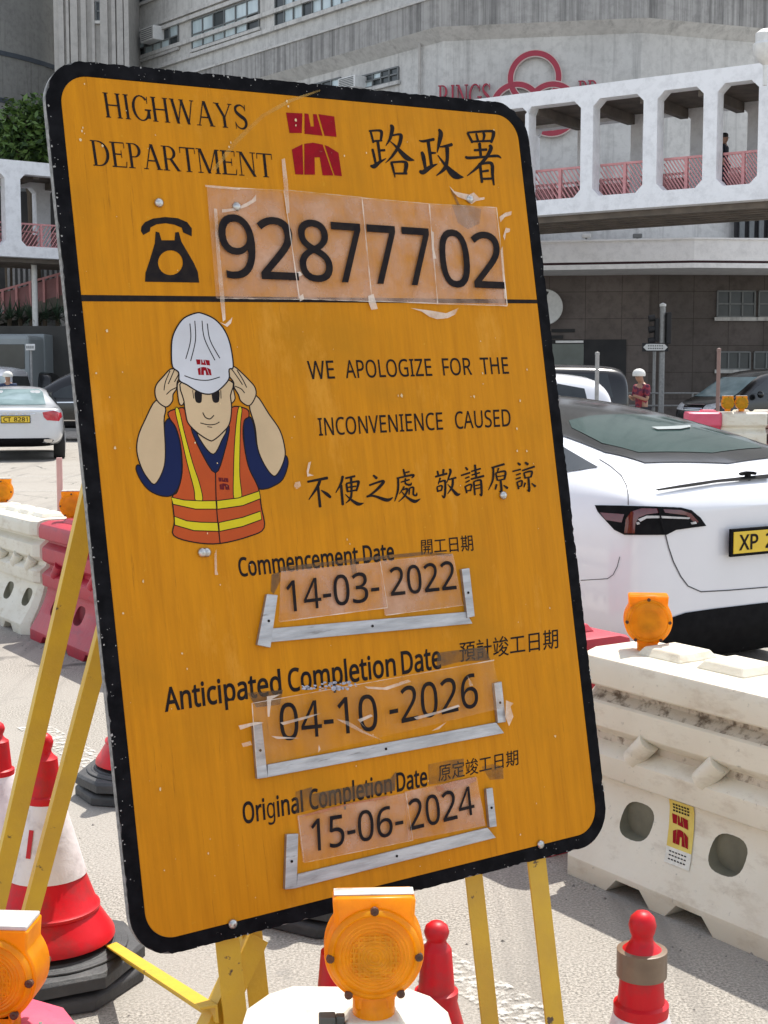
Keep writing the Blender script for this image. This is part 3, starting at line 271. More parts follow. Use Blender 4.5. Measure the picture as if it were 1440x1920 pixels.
[88,1,470,[296,300,498,-17,375,-17,233,216,89,-17,-28,-17,173,298,-16,590,105,590,236,380,368,590,484,590],[6,8,7,6,9,8,9,11,10,9,0,11,6,0,9,6,1,0,5,3,6,3,1,6,5,4,3,2,1,3]],
[38283,0,1000,[430,230,562,230,562,331,430,331,356,331,247,331,247,401,752,401,752,331,637,331,637,230,773,230,773,158,637,158,637,-65,562,-65,562,158,427,158,393,40,289,-82,263,-55,233,-30,324,65,353,158,229,158,229,230,356,230,167,522,379,522,379,601,167,601,167,736,167,662,379,662,379,736,618,521,838,521,838,601,618,601,618,736,618,662,838,662,838,736,920,17,911,-38,879,-69,817,-80,717,-82,708,-42,691,1,774,0,820,0,834,5,838,19,838,455,539,455,539,801,878,801,920,801,458,456,167,456,167,-85,85,-85,85,801,458,801],[62,31,63,31,64,63,31,34,64,34,59,64,55,39,56,39,57,56,39,58,57,39,42,58,42,43,58,62,32,31,33,59,34,55,40,39,41,43,42,62,30,32,30,33,32,30,29,33,29,59,33,55,38,40,38,41,40,38,37,41,37,43,41,62,27,30,28,59,29,55,35,38,36,43,37,62,60,27,60,28,27,60,59,28,55,36,35,55,54,36,54,43,36,62,61,60,53,43,54,5,7,6,5,8,7,4,8,5,26,3,4,3,8,4,26,0,3,2,8,3,1,9,2,9,8,2,1,10,9,24,26,25,24,0,26,24,1,0,24,10,1,24,11,10,24,12,11,23,12,24,22,17,23,17,12,23,22,18,17,16,12,17,15,13,16,13,12,16,15,14,13,21,18,22,21,20,18,20,19,18,52,43,53,52,44,43,51,44,52,48,50,49,48,51,50,48,44,51,48,45,44,47,45,48,47,46,45]],
[24037,0,1000,[452,646,100,646,100,731,904,731,904,646,543,646,543,76,955,76,955,-7,48,-7,48,76,452,76],[1,3,2,1,4,3,0,4,1,11,5,0,5,4,0,11,6,5,9,11,10,9,6,11,9,7,6,9,8,7]],
[26085,0,1000,[748,75,748,348,257,348,257,75,748,693,257,693,257,430,748,430,836,-68,748,-68,748,-8,257,-8,257,-73,172,-73,172,776,836,776],[13,5,14,5,15,14,5,4,15,4,8,15,13,6,5,7,8,4,13,2,6,2,7,6,2,1,7,1,8,7,13,3,2,0,8,1,13,11,3,11,0,3,11,10,0,10,8,0,13,12,11,9,8,10]],
[26399,0,1000,[443,69,492,-7,423,-47,377,31,315,113,380,148,654,565,851,565,851,718,654,718,931,16,923,-37,891,-66,832,-78,737,-80,727,-41,710,1,790,-1,834,0,847,4,851,18,851,256,647,256,619,77,550,-91,518,-64,483,-43,562,190,576,427,576,794,931,794,654,427,654,379,652,332,851,332,851,490,654,490,461,711,535,711,535,636,461,636,461,235,535,235,535,160,34,160,34,235,133,235,133,636,48,636,48,711,133,711,133,832,209,832,209,711,383,711,383,832,461,832,383,555,383,636,209,636,209,555,383,397,383,487,209,487,209,397,383,235,383,328,209,328,209,235,185,9,102,-85,69,-61,33,-37,115,48,176,148,255,125],[73,75,74,73,69,75,72,69,73,72,71,69,71,70,69,50,52,51,50,53,52,54,56,55,54,37,56,28,9,29,9,30,29,9,8,30,8,10,30,28,6,9,7,10,8,48,50,49,48,53,50,48,54,53,48,37,54,48,38,37,48,39,38,47,39,48,46,59,47,59,39,47,46,60,59,58,39,59,57,40,58,40,39,58,57,41,40,28,36,6,36,7,6,36,35,7,35,10,7,46,63,60,63,57,60,63,62,57,62,41,57,28,31,36,34,10,35,46,64,63,61,41,62,27,31,28,27,32,31,46,67,64,67,61,64,67,66,61,66,41,61,27,33,32,27,22,33,22,34,33,22,21,34,21,10,34,46,68,67,65,41,66,27,23,22,20,10,21,44,46,45,44,68,46,44,65,68,44,41,65,44,42,41,44,43,42,26,23,27,4,0,5,3,0,4,26,25,23,25,24,23,3,1,0,2,1,3,19,10,20,19,11,10,18,11,19,15,17,16,17,11,18,15,11,17,15,12,11,14,12,15,14,13,12]],
[38928,0,1000,[896,28,982,-40,915,-88,834,-21,733,49,796,93,844,328,844,418,559,418,559,328,844,173,844,264,559,264,559,173,844,482,844,570,559,570,559,482,548,-27,421,-88,395,-60,364,-32,490,27,585,98,657,54,180,642,228,612,278,666,321,721,55,721,55,796,377,796,393,800,445,764,369,659,288,571,329,540,366,505,345,478,408,478,420,481,472,467,429,344,385,240,321,257,350,328,375,402,279,402,279,8,271,-41,240,-69,183,-80,93,-82,83,-43,66,-2,142,-3,183,-3,196,0,199,11,199,402,34,402,34,478,281,478,195,546,82,616,127,671,643,681,651,724,442,724,442,797,958,797,958,724,743,724,716,637,924,637,924,107,481,107,481,637,634,637],[31,33,32,68,33,69,33,70,69,33,71,70,29,31,30,29,33,31,29,28,33,28,34,33,68,71,33,67,71,68,66,72,67,72,71,67,66,73,72,27,34,28,78,73,66,64,25,65,26,34,27,26,35,34,64,26,25,76,16,77,16,78,77,16,73,78,16,74,73,16,15,74,15,75,74,63,26,64,63,35,26,63,36,35,76,17,16,14,75,15,62,36,63,62,37,36,62,38,37,76,8,17,8,14,17,8,7,14,7,75,14,39,41,40,60,62,61,60,38,62,60,39,38,60,41,39,60,59,41,59,47,41,47,46,41,46,42,41,76,9,8,6,75,7,58,47,59,58,48,47,45,42,46,45,43,42,44,43,45,76,12,9,12,6,9,12,11,6,11,75,6,76,13,12,10,75,11,76,10,13,76,75,10,22,24,23,22,18,24,21,18,22,57,48,58,57,49,48,56,49,57,53,55,54,53,56,55,53,49,56,21,20,18,20,19,18,53,50,49,52,50,53,52,51,50,4,0,5,3,0,4,3,1,0,2,1,3]],
[35336,0,1000,[439,-23,185,-23,185,-71,112,-71,112,277,439,277,365,48,365,206,185,206,185,48,439,474,104,474,104,542,439,542,437,343,104,343,104,410,437,410,482,604,60,604,60,674,482,674,753,498,959,498,959,416,753,416,753,-84,668,-84,668,416,472,416,472,498,668,498,668,826,753,826,288,780,323,713,256,674,221,744,176,816,242,849],[11,13,12,11,10,13,15,17,16,15,14,17,31,33,32,31,22,33,19,21,20,19,18,21,29,31,30,29,22,31,29,23,22,29,24,23,28,24,29,27,25,28,25,24,28,27,26,25,38,34,39,37,34,38,37,35,34,36,35,37,3,8,4,8,5,4,8,7,5,7,0,5,3,9,8,6,0,7,3,1,9,1,6,9,1,0,6,3,2,1]],
[31459,0,1000,[249,760,278,689,207,662,178,735,141,812,211,836,388,578,50,578,50,656,388,656,179,351,196,174,128,160,113,338,81,527,146,541,881,483,975,394,916,346,825,437,713,532,769,575,538,424,431,329,404,359,373,387,477,469,567,562,641,533,319,335,286,155,376,177,383,100,214,55,62,15,44,98,127,117,218,138,251,334,276,548,350,533,438,646,467,671,531,739,615,853,695,825,616,726,543,649,791,667,752,713,705,765,767,800,868,690,952,585,887,544,866,574,843,604,521,574,433,557,422,594,408,633,643,363,623,329,826,329,840,332,893,308,823,179,732,83,839,25,972,-16,943,-50,921,-86,783,-35,670,34,535,-37,382,-87,364,-53,339,-20,486,24,611,87,562,142,520,203,480,168,432,133,407,161,376,189,502,292,590,429,665,410,734,192,781,260,574,260,571,256,616,189,671,131],[7,9,8,7,6,9,43,45,44,43,46,45,50,52,51,49,52,50,42,46,43,42,47,46,48,52,49,48,53,52,41,47,42,47,56,48,56,53,48,41,56,47,60,56,41,59,56,60,59,57,56,55,53,56,58,57,59,55,54,53,20,16,21,26,28,27,38,40,39,14,10,15,38,29,40,26,22,28,19,16,20,13,10,14,19,17,16,25,22,26,18,17,19,86,88,87,25,24,22,24,23,22,86,61,88,86,62,61,13,11,10,12,11,13,38,30,29,37,30,38,63,65,64,86,63,62,86,65,63,86,90,65,90,66,65,85,91,86,91,90,86,85,92,91,89,66,90,85,81,92,81,93,92,85,82,81,80,93,81,94,66,89,84,82,85,80,94,93,94,67,66,30,32,31,84,83,82,37,32,30,79,94,80,36,32,37,79,67,94,35,32,36,35,33,32,34,33,35,78,67,79,78,73,67,73,68,67,78,74,73,72,68,73,72,69,68,77,74,78,72,70,69,76,74,77,71,70,72,76,75,74,4,0,5,3,0,4,3,1,0,2,1,3]],
[21407,0,1000,[784,312,784,398,373,398,373,312,784,463,784,548,373,548,373,463,859,95,946,-5,875,-47,793,54,693,166,759,202,358,59,265,-42,232,-19,194,3,288,99,370,204,449,177,947,711,209,711,209,501,191,219,101,-66,66,-42,30,-23,112,240,127,501,127,789,947,789,599,648,580,615,868,615,868,244,618,244,618,3,610,-45,578,-72,515,-82,416,-83,406,-47,390,-8,475,-10,520,-9,534,-6,537,5,537,244,291,244,291,615,489,615,510,661,527,708,623,694],[29,22,30,22,31,30,22,21,31,29,23,22,52,54,53,52,32,54,51,32,52,51,33,32,49,6,50,6,51,50,6,33,51,6,34,33,6,5,34,5,35,34,49,7,6,4,35,5,28,23,29,28,24,23,49,2,7,2,4,7,2,1,4,1,35,4,49,3,2,0,35,1,49,0,3,49,35,0,48,35,49,47,36,48,36,35,48,47,37,36,27,24,28,27,26,24,26,25,24,18,20,19,12,8,13,18,14,20,11,8,12,17,14,18,11,9,8,17,16,14,16,15,14,10,9,11,46,37,47,46,38,37,45,38,46,42,44,43,44,38,45,42,38,44,42,39,38,41,39,42,41,40,39]],
[23450,0,1000,[293,302,280,240,355,117,456,51,456,455,207,455,207,536,799,536,799,455,542,455,542,299,840,299,840,221,542,221,542,27,617,18,702,15,826,15,966,16,947,-26,935,-68,698,-68,427,-29,248,137,187,15,97,-89,66,-60,30,-34,160,139,221,382,305,374,537,787,561,731,922,731,922,505,837,505,837,652,160,652,160,505,78,505,78,731,466,731,448,775,420,829,502,852],[43,31,44,42,31,43,42,32,31,41,32,42,39,37,40,37,41,40,37,32,41,37,33,32,37,36,33,36,34,33,39,38,37,35,34,36,5,7,6,5,8,7,4,8,5,3,9,4,9,8,4,3,10,9,28,30,29,28,0,30,28,1,0,3,13,10,13,11,10,13,12,11,28,23,1,23,2,1,3,14,13,27,23,28,27,24,23,22,2,23,22,3,2,22,14,3,22,15,14,22,16,15,17,19,18,27,26,24,26,25,24,16,19,17,22,19,16,22,20,19,21,20,22]]]
# ------------------------------------------------------------------ far buildings
def concrete(name, c, c2, streak=(.12, .115, .105), slo=.52, shi=.78, panel=None, st=(1.1, 1.1, .05)):
    m, n, l, p = new_mat(name); v = mapping(n, l); vs = mapping(n, l, st)
    o = mix(n, l, ramp(n, l, noise(n, l, v, .35, 8, .65), .35, .68), (*c, 1), (*c2, 1))
    o = mix(n, l, ramp(n, l, noise(n, l, v, 3.5, 6, .7), .45, .75), o, tuple(x * .8 for x in c2) + (1,))
    o = mix(n, l, ramp(n, l, noise(n, l, vs, 1.6, 8, .75), slo, shi), o, (*streak, 1))
    if panel:
        br = n.new('ShaderNodeTexBrick'); br.offset = 0; br.inputs['Scale'].default_value = 1; br.inputs['Brick Width'].default_value = panel[0]; br.inputs['Row Height'].default_value = panel[1]
        br.inputs['Mortar Size'].default_value = .012; br.inputs['Color1'].default_value = (1, 1, 1, 1); br.inputs['Color2'].default_value = (.90, .89, .87, 1); br.inputs['Mortar'].default_value = (.55, .54, .52, 1)
        mp = mapping(n, l, (1, 1, 1), rot=(R_(90), 0, 0)); l.new(mp, br.inputs['Vector']); o = mix(n, l, 1.0, o, br.outputs[0], 'MULTIPLY')
    l.new(o, p.inputs['Base Color']); p.inputs['Roughness'].default_value = .9; p.inputs['Specular IOR Level'].default_value = .2
    b = n.new('ShaderNodeBump'); b.inputs['Strength'].default_value = .4; b.inputs['Distance'].default_value = .03
    l.new(noise(n, l, v, 5, 8, .7), b.inputs['Height']); l.new(b.outputs[0], p.inputs['Normal']); return m
M_CON = concrete('weathered_concrete', (.64, .63, .60), (.54, .53, .505), (.24, .235, .225))
M_CON2 = concrete('streaked_parapet_concrete', (.44, .43, .41), (.36, .35, .335), (.10, .098, .095), .44, .70, st=(2.4, 2.4, .05))
M_CON3 = concrete('ribbed_wall_concrete', (.50, .48, .45), (.43, .415, .39), slo=.6, shi=.85)
M_CON4 = concrete('dark_tower_concrete', (.40, .40, .385), (.33, .33, .32))
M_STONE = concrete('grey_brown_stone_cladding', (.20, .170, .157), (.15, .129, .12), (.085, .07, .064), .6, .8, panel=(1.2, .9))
M_STONE2 = concrete('shaded_stone_cladding', (.14, .121, .112), (.105, .091, .084), (.06, .051, .047), .6, .8, panel=(1.2, .9))  # darker copy of the cladding, shade of the right-hand face put into the colour
M_FASC = concrete('off_white_fascia', (.90, .89, .87), (.88, .87, .85), (.5, .49, .46), .66, .85)
M_DARK = mat('dark_interior', (.018, .018, .020), (.030, .029, .030), scale=1.5, rough=.7)
M_FRAME = mat('grey_window_frame', (.16, .17, .17), rough=.5)
M_GL1 = mat('pale_curtained_glass', (.60, .70, .72), (.40, .49, .52), scale=1.5, rough=.12, stretch=(1, 1, .3))
M_GL2 = mat('dark_window_glass', (.02, .026, .029), (.04, .05, .053), scale=1.2, rough=.3)
M_REDSIGN = mat('crimson_sign_enamel', (.36, .012, .040), rough=.35)
M_PALE = mat('pale_sign_edge', (.62, .50, .46), rough=.5)
M_BRW = concrete('white_bridge_paint', (.88, .89, .91), (.86, .87, .89), (.70, .70, .69), .68, .92)
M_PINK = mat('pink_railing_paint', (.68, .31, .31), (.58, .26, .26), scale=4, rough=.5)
M_SOFF = mat('brown_grey_soffit', (.20, .17, .145), (.13, .115, .10), scale=2, rough=.9)
M_GREYMET = mat('galvanised_pole', (.34, .34, .33), (.25, .25, .245), scale=12, rough=.5, metal=.3)
M_WHITEP = mat('white_painted_metal', (.74, .74, .72), (.64, .64, .62), scale=8, rough=.45)

def xy(p): return Vector((p[0], p[1], 0))
def prism_xy(poly, z0, z1): mb = MB(); mb.prism([poly], lambda p: Vector((p[0], p[1], z0)), lambda p: Vector((p[0], p[1], z1))); return mb
C1, C2, C3 = (1.71, 48.0), (8.4, 46.8), (13.2, 48.4)
LD = Vector((-.636, .771, 0)); LN = Vector((-.771, -.636, 0))
Lend = xy(C1) + LD * 28
def offset_poly(pts, d):
    """push an open wall line (seen from the camera) away from the camera by d"""
    out = []
    for i, p in enumerate(pts):
        ns = []
        for a, b in ((i - 1, i), (i, i + 1)):
            if 0 <= a and b < len(pts): e = (xy(pts[b]) - xy(pts[a])).normalized(); ns.append(Vector((-e.y, e.x, 0)))
        nn = sum(ns, Vector()).normalized(); k = d / max(.3, nn.dot(ns[0])); out.append(tuple((xy(pts[i]) + nn * k).xy))
    return out
FRONT = [tuple(Lend.xy), C1, C2, C3, (40, 62)]
def footprint(d): f = offset_poly(FRONT, d); return f + [(44, 95), (-14, 95)]
bld = thing('concrete_building', 'big weathered grey concrete factory building with a streaked parapet behind the footbridge', 'building', (5, 60, 0))
prism_xy(footprint(.45), 5.6, 13.0).build('wall', M_CON, bld)
a_ = xy(C1) + LD * 9; prism_xy([tuple(Lend.xy), tuple(a_.xy), (a_.x, 95), (-14, 95)], .1, 5.6).build('lower_wall', M_DARK, bld)
prism_xy(footprint(0), 13.12, 14.05).build('parapet', M_CON2, bld)
mb = MB(); a = footprint(0); b = footprint(.45)
for i in range(4): mb.quad((*a[i], 13.12), (*a[i + 1], 13.12), (*b[i + 1], 12.75), (*b[i], 12.75))
mb.build('parapet_chamfer', M_CON, bld)
prism_xy(footprint(-.06)[:5] + footprint(.3)[:5][::-1], 14.05, 14.13).build('coping', M_CON, bld)
prism_xy(footprint(1.3), 13.9, 34).build('upper_wall', M_CON, bld)
UO = xy(C1) - LN * 1.3
def wall_sz(x, y, o=None): p = onplane(x, y, (o or UO), LN); return (p - (o or UO)).dot(LD), p.z
def window_on(s0, s1, z0, z1, o, d, nrm, parent, cols, rows, pal, seed=0, fw=.05):
    """frame with mullions and its panes, standing a little proud of a wall plane (o, along d, facing nrm)"""
    rr = random.Random(seed); W = lambda s, z, k: o + d * s + nrm * k + Vector((0, 0, z))
    fr = MB()
    for i in range(cols + 1): s = s0 + (s1 - s0) * i / cols; fr.beam(W(s, z0, .04), W(s, z1, .04), fw, .06, nrm)
    for j in range(rows + 1): z = z0 + (z1 - z0) * j / rows; fr.beam(W(s0, z, .045), W(s1, z, .045), fw, .05, nrm)
    f = fr.build('window', M_FRAME, parent)
    pn = MB()
    for i in range(cols):
        for j in range(rows):
            a, b = s0 + (s1 - s0) * i / cols, s0 + (s1 - s0) * (i + 1) / cols; c, e = z0 + (z1 - z0) * j / rows, z0 + (z1 - z0) * (j + 1) / rows
            t = rr.uniform(-.012, .012)
            pn.quad(W(a, c, .012 + t), W(b, c, .012 - t), W(b, e, .012 - t), W(a, e, .012 + t), 0 if rr.random() < pal else 1)
    me = pn.build('pane', [M_GL1, M_GL2], f, shift=False); me.matrix_parent_inverse = Matrix(); me.location = -parent.location
    sl = MB(); sl.beam(W(s0 - .1, z0 - .08, .08), W(s1 + .1, z0 - .08, .08), .12, .08, nrm); s_ = sl.build('sill', M_CON, f, shift=False); s_.location = -parent.location
    return f
def win_px(x0, yt, yb, x1, cols, rows, pal, seed, o=None):
    o = o or UO; s0, za = wall_sz(x0, yt, o); _, zb = wall_sz(x0, yb, o); s1, _ = wall_sz(x1, yb, o); window_on(min(s0, s1), max(s0, s1), zb, za, o, LD, LN, bld, cols, rows, pal, seed)
win_px(242, 79, 120, 336, 6, 2, .55, 1); win_px(361, 40, 93, 487, 6, 2, .9, 2); win_px(517, -8, 50, 661, 8, 2, .8, 3); win_px(238, -22, 16, 300, 4, 2, .2, 4); win_px(700, -60, -6, 800, 5, 2, .5, 9)
WO = xy(C1) - LN * .45
win_px(655, 150, 174, 748, 6, 2, .35, 5, WO); win_px(556, 168, 200, 640, 5, 2, .35, 6, WO)
for (x, y) in ((300, 97), (720, -12), (360, 22), (560, -40)):        # ledges running along the upper storeys
    s, z = wall_sz(x, y); mb = MB(); mb.beam(UO + LN * .08 + LD * 27 + Vector((0, 0, z)), UO + LN * .08 + Vector((0, 0, z)), .16, .14, LN); mb.build('ledge', M_CON, bld)
for (x0, y0, x1, y1, o) in ((283, 59, 308, 76, UO), (656, 152, 688, 166, WO)):   # window air conditioners
    s0, z1 = wall_sz(x0, y0, o); s1, z0 = wall_sz(x1, y1, o); t = thing('air_conditioner', 'white box air conditioner ' + ('in the long window row at the upper left' if o is UO else 'in the low window just above the notice board'), 'air conditioner', tuple(o + LD * ((s0 + s1) / 2) + Vector((0, 0, z0))))
    mb = MB(); c = o + LD * ((s0 + s1) / 2) + LN * .28 + Vector((0, 0, (z0 + z1) / 2)); M = Matrix((LD, LN, Vector((0, 0, 1)))).transposed(); mb.box(c, (abs(s1 - s0), .55, z1 - z0), M); mb.build('casing', M_WHITEP, t, bevel=.02)
    g = MB()
    for k in range(6): g.box(c + LN * .28 + Vector((0, 0, (k - 2.5) * (z1 - z0) / 7)), (abs(s1 - s0) * .84, .02, .03), M)
    g.build('grille', M_FRAME, t)
# right faces of the upper wall
up = offset_poly(FRONT, 1.3); e2 = (xy(up[3]) - xy(up[2])).normalized(); n2 = Vector((e2.y, -e2.x, 0))
p = onplane(1328, 20, xy(up[2]), n2); q = onplane(1392, 2, xy(up[2]), n2); window_on((p - xy(up[2])).dot(e2), (q - xy(up[2])).dot(e2), p.z, p.z + 1.1, xy(up[2]), e2, n2, bld, 2, 1, .0, 8)
for i in range(14):                                               # pilaster strips on the upper wall, right
    c = xy(up[1]).lerp(xy(up[2]), (i + .5) / 14) ; mb = MB(); mb.box((c.x, c.y - .05, 20), (.16, .16, 12)); mb.build('pilaster', M_CON3, bld)
# floodlight brackets on the parapet
for x, y in ((818, 18), (1010, 10), (1202, 2)):
    c = at(x, y, 46.9 if x > 900 else 47.9); t = thing('floodlight', 'small floodlight bracket on the parapet ' + {818: 'at the building corner', 1010: 'above the three red rings', 1202: 'right of the three red rings'}[x], 'floodlight', (c.x, c.y, 14.13))
    mb = MB(); mb.tube([(c.x, c.y, 14.13), (c.x, c.y, 14.4), (c.x - .12, c.y - .35, 14.5)], .025, 6); mb.build('bracket', M_GREYMET, t)
    mb = MB(); mb.box((c.x - .14, c.y - .42, 14.47), (.3, .12, .22)); mb.build('lamp_head', M_FRAME, t, bevel=.02)
# drain pipes, stains as thin raised pipes on the corner
mb = MB(); c = xy(C1) + LD * 1.2 - LN * .33; mb.tube([(c.x, c.y, 5.7), (c.x, c.y, 13.0)], .05, 8); mb.build('drain_pipe', M_CON3, bld)
# ribbed wing at the left and round tower
wing = thing('ribbed_building', 'pale ribbed concrete wing rising left of the long window rows', 'building', (-14, 64, 0))
xa = at(106, 300, 62).x; xb = at(242, 300, 62).x
mb = MB(); mb.box(((xa + xb) / 2, 66, 18), (xb - xa, 8, 36)); mb.build('wall', M_CON3, wing)
for x, wd in ((116, .22), (128, .12), (140, .3), (158, .22), (176, .12), (196, .32), (214, .16), (226, .26), (238, .2)):
    c = at(x, 100, 61.9); mb = MB(); mb.box((c.x, 61.92, 18), (wd, .16, 36)); mb.build('rib', M_CON3, wing)
c0, c1 = at(180, 38, 61.9), at(188, 3, 61.9); window_on(0, c1.x - c0.x, c0.z, c1.z, Vector((c0.x, 61.98, 0)), Vector((1, 0, 0)), Vector((0, -1, 0)), wing, 1, 2, 0, 3)
tw = thing('round_tower', 'dark round concrete tower at the top left corner with two seams', 'building', (-29, 84, 0))
mb = MB(); R0 = 12.0; cx = at(105, 200, 84).x - R0 + 1.6
mb.lathe([(R0, 0), (R0, 45)], (cx, 84, 0), 72); mb.build('wall', M_CON4, tw, smooth=40)
for y in (70, 163):
    z = at(60, y, 73).z; mb = MB(); mb.lathe([(R0 + .03, z - .12), (R0 + .06, z - .12), (R0 + .06, z + .12), (R0 + .03, z + .12)], (cx, 84, 0), 72); mb.build('seam_band', mat('blue_grey_seam', (.10, .12, .15), rough=.7), tw)
# ------------------------------------------------------------------ red ring sign and letters
f2 = offset_poly(FRONT, .45); e1 = (xy(f2[2]) - xy(f2[1])).normalized(); n1 = Vector((e1.y, -e1.x, 0)); O1 = xy(f2[1])
def facet(x, y, k=0): return onplane(x, y, O1 + n1 * k, n1)
rs = thing('ring_sign', 'emblem of three interlocking red rings on the concrete wall above the footbridge', 'sign', tuple(facet(1003, 200)))
def ringpts(cx, cy, r, n=56): return [(cx + r * math.cos(2 * math.pi * i / n), cy + r * math.sin(2 * math.pi * i / n)) for i in range(n)]
sp = (facet(1003, 155) - facet(1004, 155)).length
for i, (x, y) in enumerate(((1003, 148), (969, 206), (1036, 206))):
    c = facet(x, y); r = 50 * sp; U = lambda p, k: c + e1 * p[0] + Vector((0, 0, p[1])) + n1 * k
    mb = MB(); mb.prism([ringpts(0, 0, r), ringpts(0, 0, r * .80)[::-1]], lambda p: U(p, .06 + .006 * i), lambda p: U(p, .20 + .006 * i)); rg = mb.build('ring', M_REDSIGN, rs)
    for ra, rb in ((r * 1.0, r * 1.035), (r * .80, r * .765)):
        mb = MB(); lo, hi = min(ra, rb), max(ra, rb); mb.prism([ringpts(0, 0, hi), ringpts(0, 0, lo)[::-1]], lambda p: U(p, .05 + .006 * i), lambda p: U(p, .19 + .006 * i)); g = mb.build('pale_edge', M_PALE, rg, shift=False); g.location = -rs.location

# ------------------------------------------------------------------ lettering outlines (unit: 1/1000 em): advance, vertices, triangles
GLYPHS = {('rb'[g[1]] + chr(g[0])): g[2:] for g in GLYPH_ROWS}
def glyph(key):
    a, v, f = GLYPHS[key]
    return a, [(v[i], v[i + 1]) for i in range(0, len(v), 2)], [tuple(f[i:i + 3]) for i in range(0, len(f), 3)]
CAP = 577.0
def text_shape(body, k='r', cjk=False, space=260):
    vs, fs, x = [], [], 0
    for ch in body:
        if ch == ' ': x += space; continue
        a, v, f = glyph(k + ch); b = len(vs); vs += [(x + p, q) for p, q in v]; fs += [tuple(i + b for i in t) for t in f]; x += a
    x0 = min(p for p, q in vs); x1 = max(p for p, q in vs)
    y0, y1 = (min(q for p, q in vs), max(q for p, q in vs)) if cjk else (0, CAP)
    return [((p - x0) / (x1 - x0), (q - y0) / (y1 - y0)) for p, q in vs], fs
# serif capitals as thick and thin strokes: (advance, [polygons]) with cap height 662
def _serif():
    T, t, s = 100, 36, 24          # stem, hairline, serif thickness
    def stem(x, w=T, y0=0, y1=662, sv=True, e=46):
        o = [[(x, y0), (x + w, y0), (x + w, y1), (x, y1)]]
        if sv: o += [[(x - e, y0), (x + w + e, y0), (x + w + e, y0 + s), (x - e, y0 + s)], [(x - e, y1 - s), (x + w + e, y1 - s), (x + w + e, y1), (x - e, y1)]]
        return o
    def bar(x0, y0, x1, y1): return [[(x0, y0), (x1, y0), (x1, y1), (x0, y1)]]
    def dia(x0, y0, x1, y1, w): return [[(x0, y0), (x0 + w, y0), (x1 + w, y1), (x1, y1)]]
    def ser(x, y, w=170, up=True): return bar(x - w / 2, y if up else y - s, x + w / 2, (y + s) if up else y)
    def bowl(cx, cy, rx, ry, wx, wy, a0, a1, n=18):
        P = [(cx + rx * math.cos(R_(a0 + (a1 - a0) * k / n)), cy + ry * math.sin(R_(a0 + (a1 - a0) * k / n))) for k in range(n + 1)]
        Q = [(cx + (rx - wx) * math.cos(R_(a0 + (a1 - a0) * k / n)), cy + (ry - wy) * math.sin(R_(a0 + (a1 - a0) * k / n))) for k in range(n + 1)]
        return [[P[k], P[k + 1], Q[k + 1], Q[k]] for k in range(n)]
    def brush(pts):
        P = spline([Vector((a, b, w)) for a, b, w in pts], 6); o = []
        L = []
        for i, p in enumerate(P):
            d = P[min(i + 1, len(P) - 1)] - P[max(i - 1, 0)]; d = Vector((d.x, d.y)).normalized(); nn = Vector((-d.y, d.x)) * p.z / 2
            L.append(((p.x + nn.x, p.y + nn.y), (p.x - nn.x, p.y - nn.y)))
        return [[L[i][0], L[i + 1][0], L[i + 1][1], L[i][1]] for i in range(len(L) - 1)]
    G = {}
    G['H'] = (722, stem(90) + stem(532) + bar(190, 318, 532, 318 + t))
    G['I'] = (333, stem(116))
    G['G'] = (722, bowl(370, 331, 340, 346, 105, 34, 42, 345) + bar(590, 60, 690, 290) + bar(500, 270, 740, 290 + s - 4) + dia(600, 460, 618, 650, 26))
    G['W'] = (944, dia(225, 0, 70, 662, 105) + dia(250, 0, 440, 600, 40) + dia(620, 0, 410, 662, 105) + dia(645, 0, 850, 662, 40) + ser(110, 638) + ser(460, 638) + ser(860, 638, 150))
    G['A'] = (722, dia(95, 0, 330, 660, 40) + dia(540, 0, 318, 674, 108) + bar(190, 215, 520, 215 + t) + ser(105, 0) + ser(605, 0, 200))
    G['Y'] = (722, bar(310, 0, 410, 300) + dia(310, 290, 70, 662, 108) + dia(372, 290, 610, 662, 40) + ser(360, 0, 200) + ser(120, 638, 210) + ser(620, 638, 160))
    G['S'] = (556, brush([(450, 520, 10), (400, 610, 34), (270, 652, 44), (120, 590, 78), (110, 470, 92), (250, 365, 108), (410, 270, 108), (448, 150, 92), (370, 40, 66), (240, 12, 40), (110, 70, 34), (60, 170, 10)]) + dia(440, 500, 448, 665, 24) + dia(46, -2, 40, 190, 24))
    G['D'] = (722, stem(90, sv=False) + bar(30, 0, 300, s) + bar(30, 662 - s, 300, 662) + bowl(290, 331, 390, 331, 112, 32, -90, 90))
    G['E'] = (611, stem(90, sv=False) + bar(20, 0, 560, 30) + bar(20, 632, 540, 662) + bar(190, 326, 400, 326 + t) + dia(398, 250, 398, 450, 24) + dia(520, 510, 532, 640, 24) + dia(560, 160, 530, 10, 28))
    G['P'] = (556, stem(90, sv=False) + bar(20, 0, 260, s) + bar(20, 662 - s, 300, 662) + bowl(270, 475, 255, 187, 108, 30, -90, 90) + bar(190, 288, 275, 318))
    G['R'] = (667, stem(90, sv=False) + bar(20, 0, 260, s) + bar(20, 662 - s, 300, 662) + bowl(275, 480, 255, 182, 108, 30, -90, 90) + bar(190, 298, 300, 328) + dia(530, 0, 270, 320, 118) + bar(540, 0, 665, s))
    G['T'] = (611, bar(255, 0, 355, 662) + ser(305, 0, 210) + bar(20, 630, 590, 662) + dia(20, 500, 26, 640, 24) + dia(565, 500, 560, 640, 24))
    G['M'] = (889, bar(105, 0, 142, 640) + ser(120, 0, 190) + bar(710, 0, 810, 662) + ser(760, 0, 200) + bar(20, 662 - s, 190, 662) + bar(730, 662 - s, 865, 662) + dia(400, 0, 105, 662, 108) + dia(428, 0, 705, 650, 38))
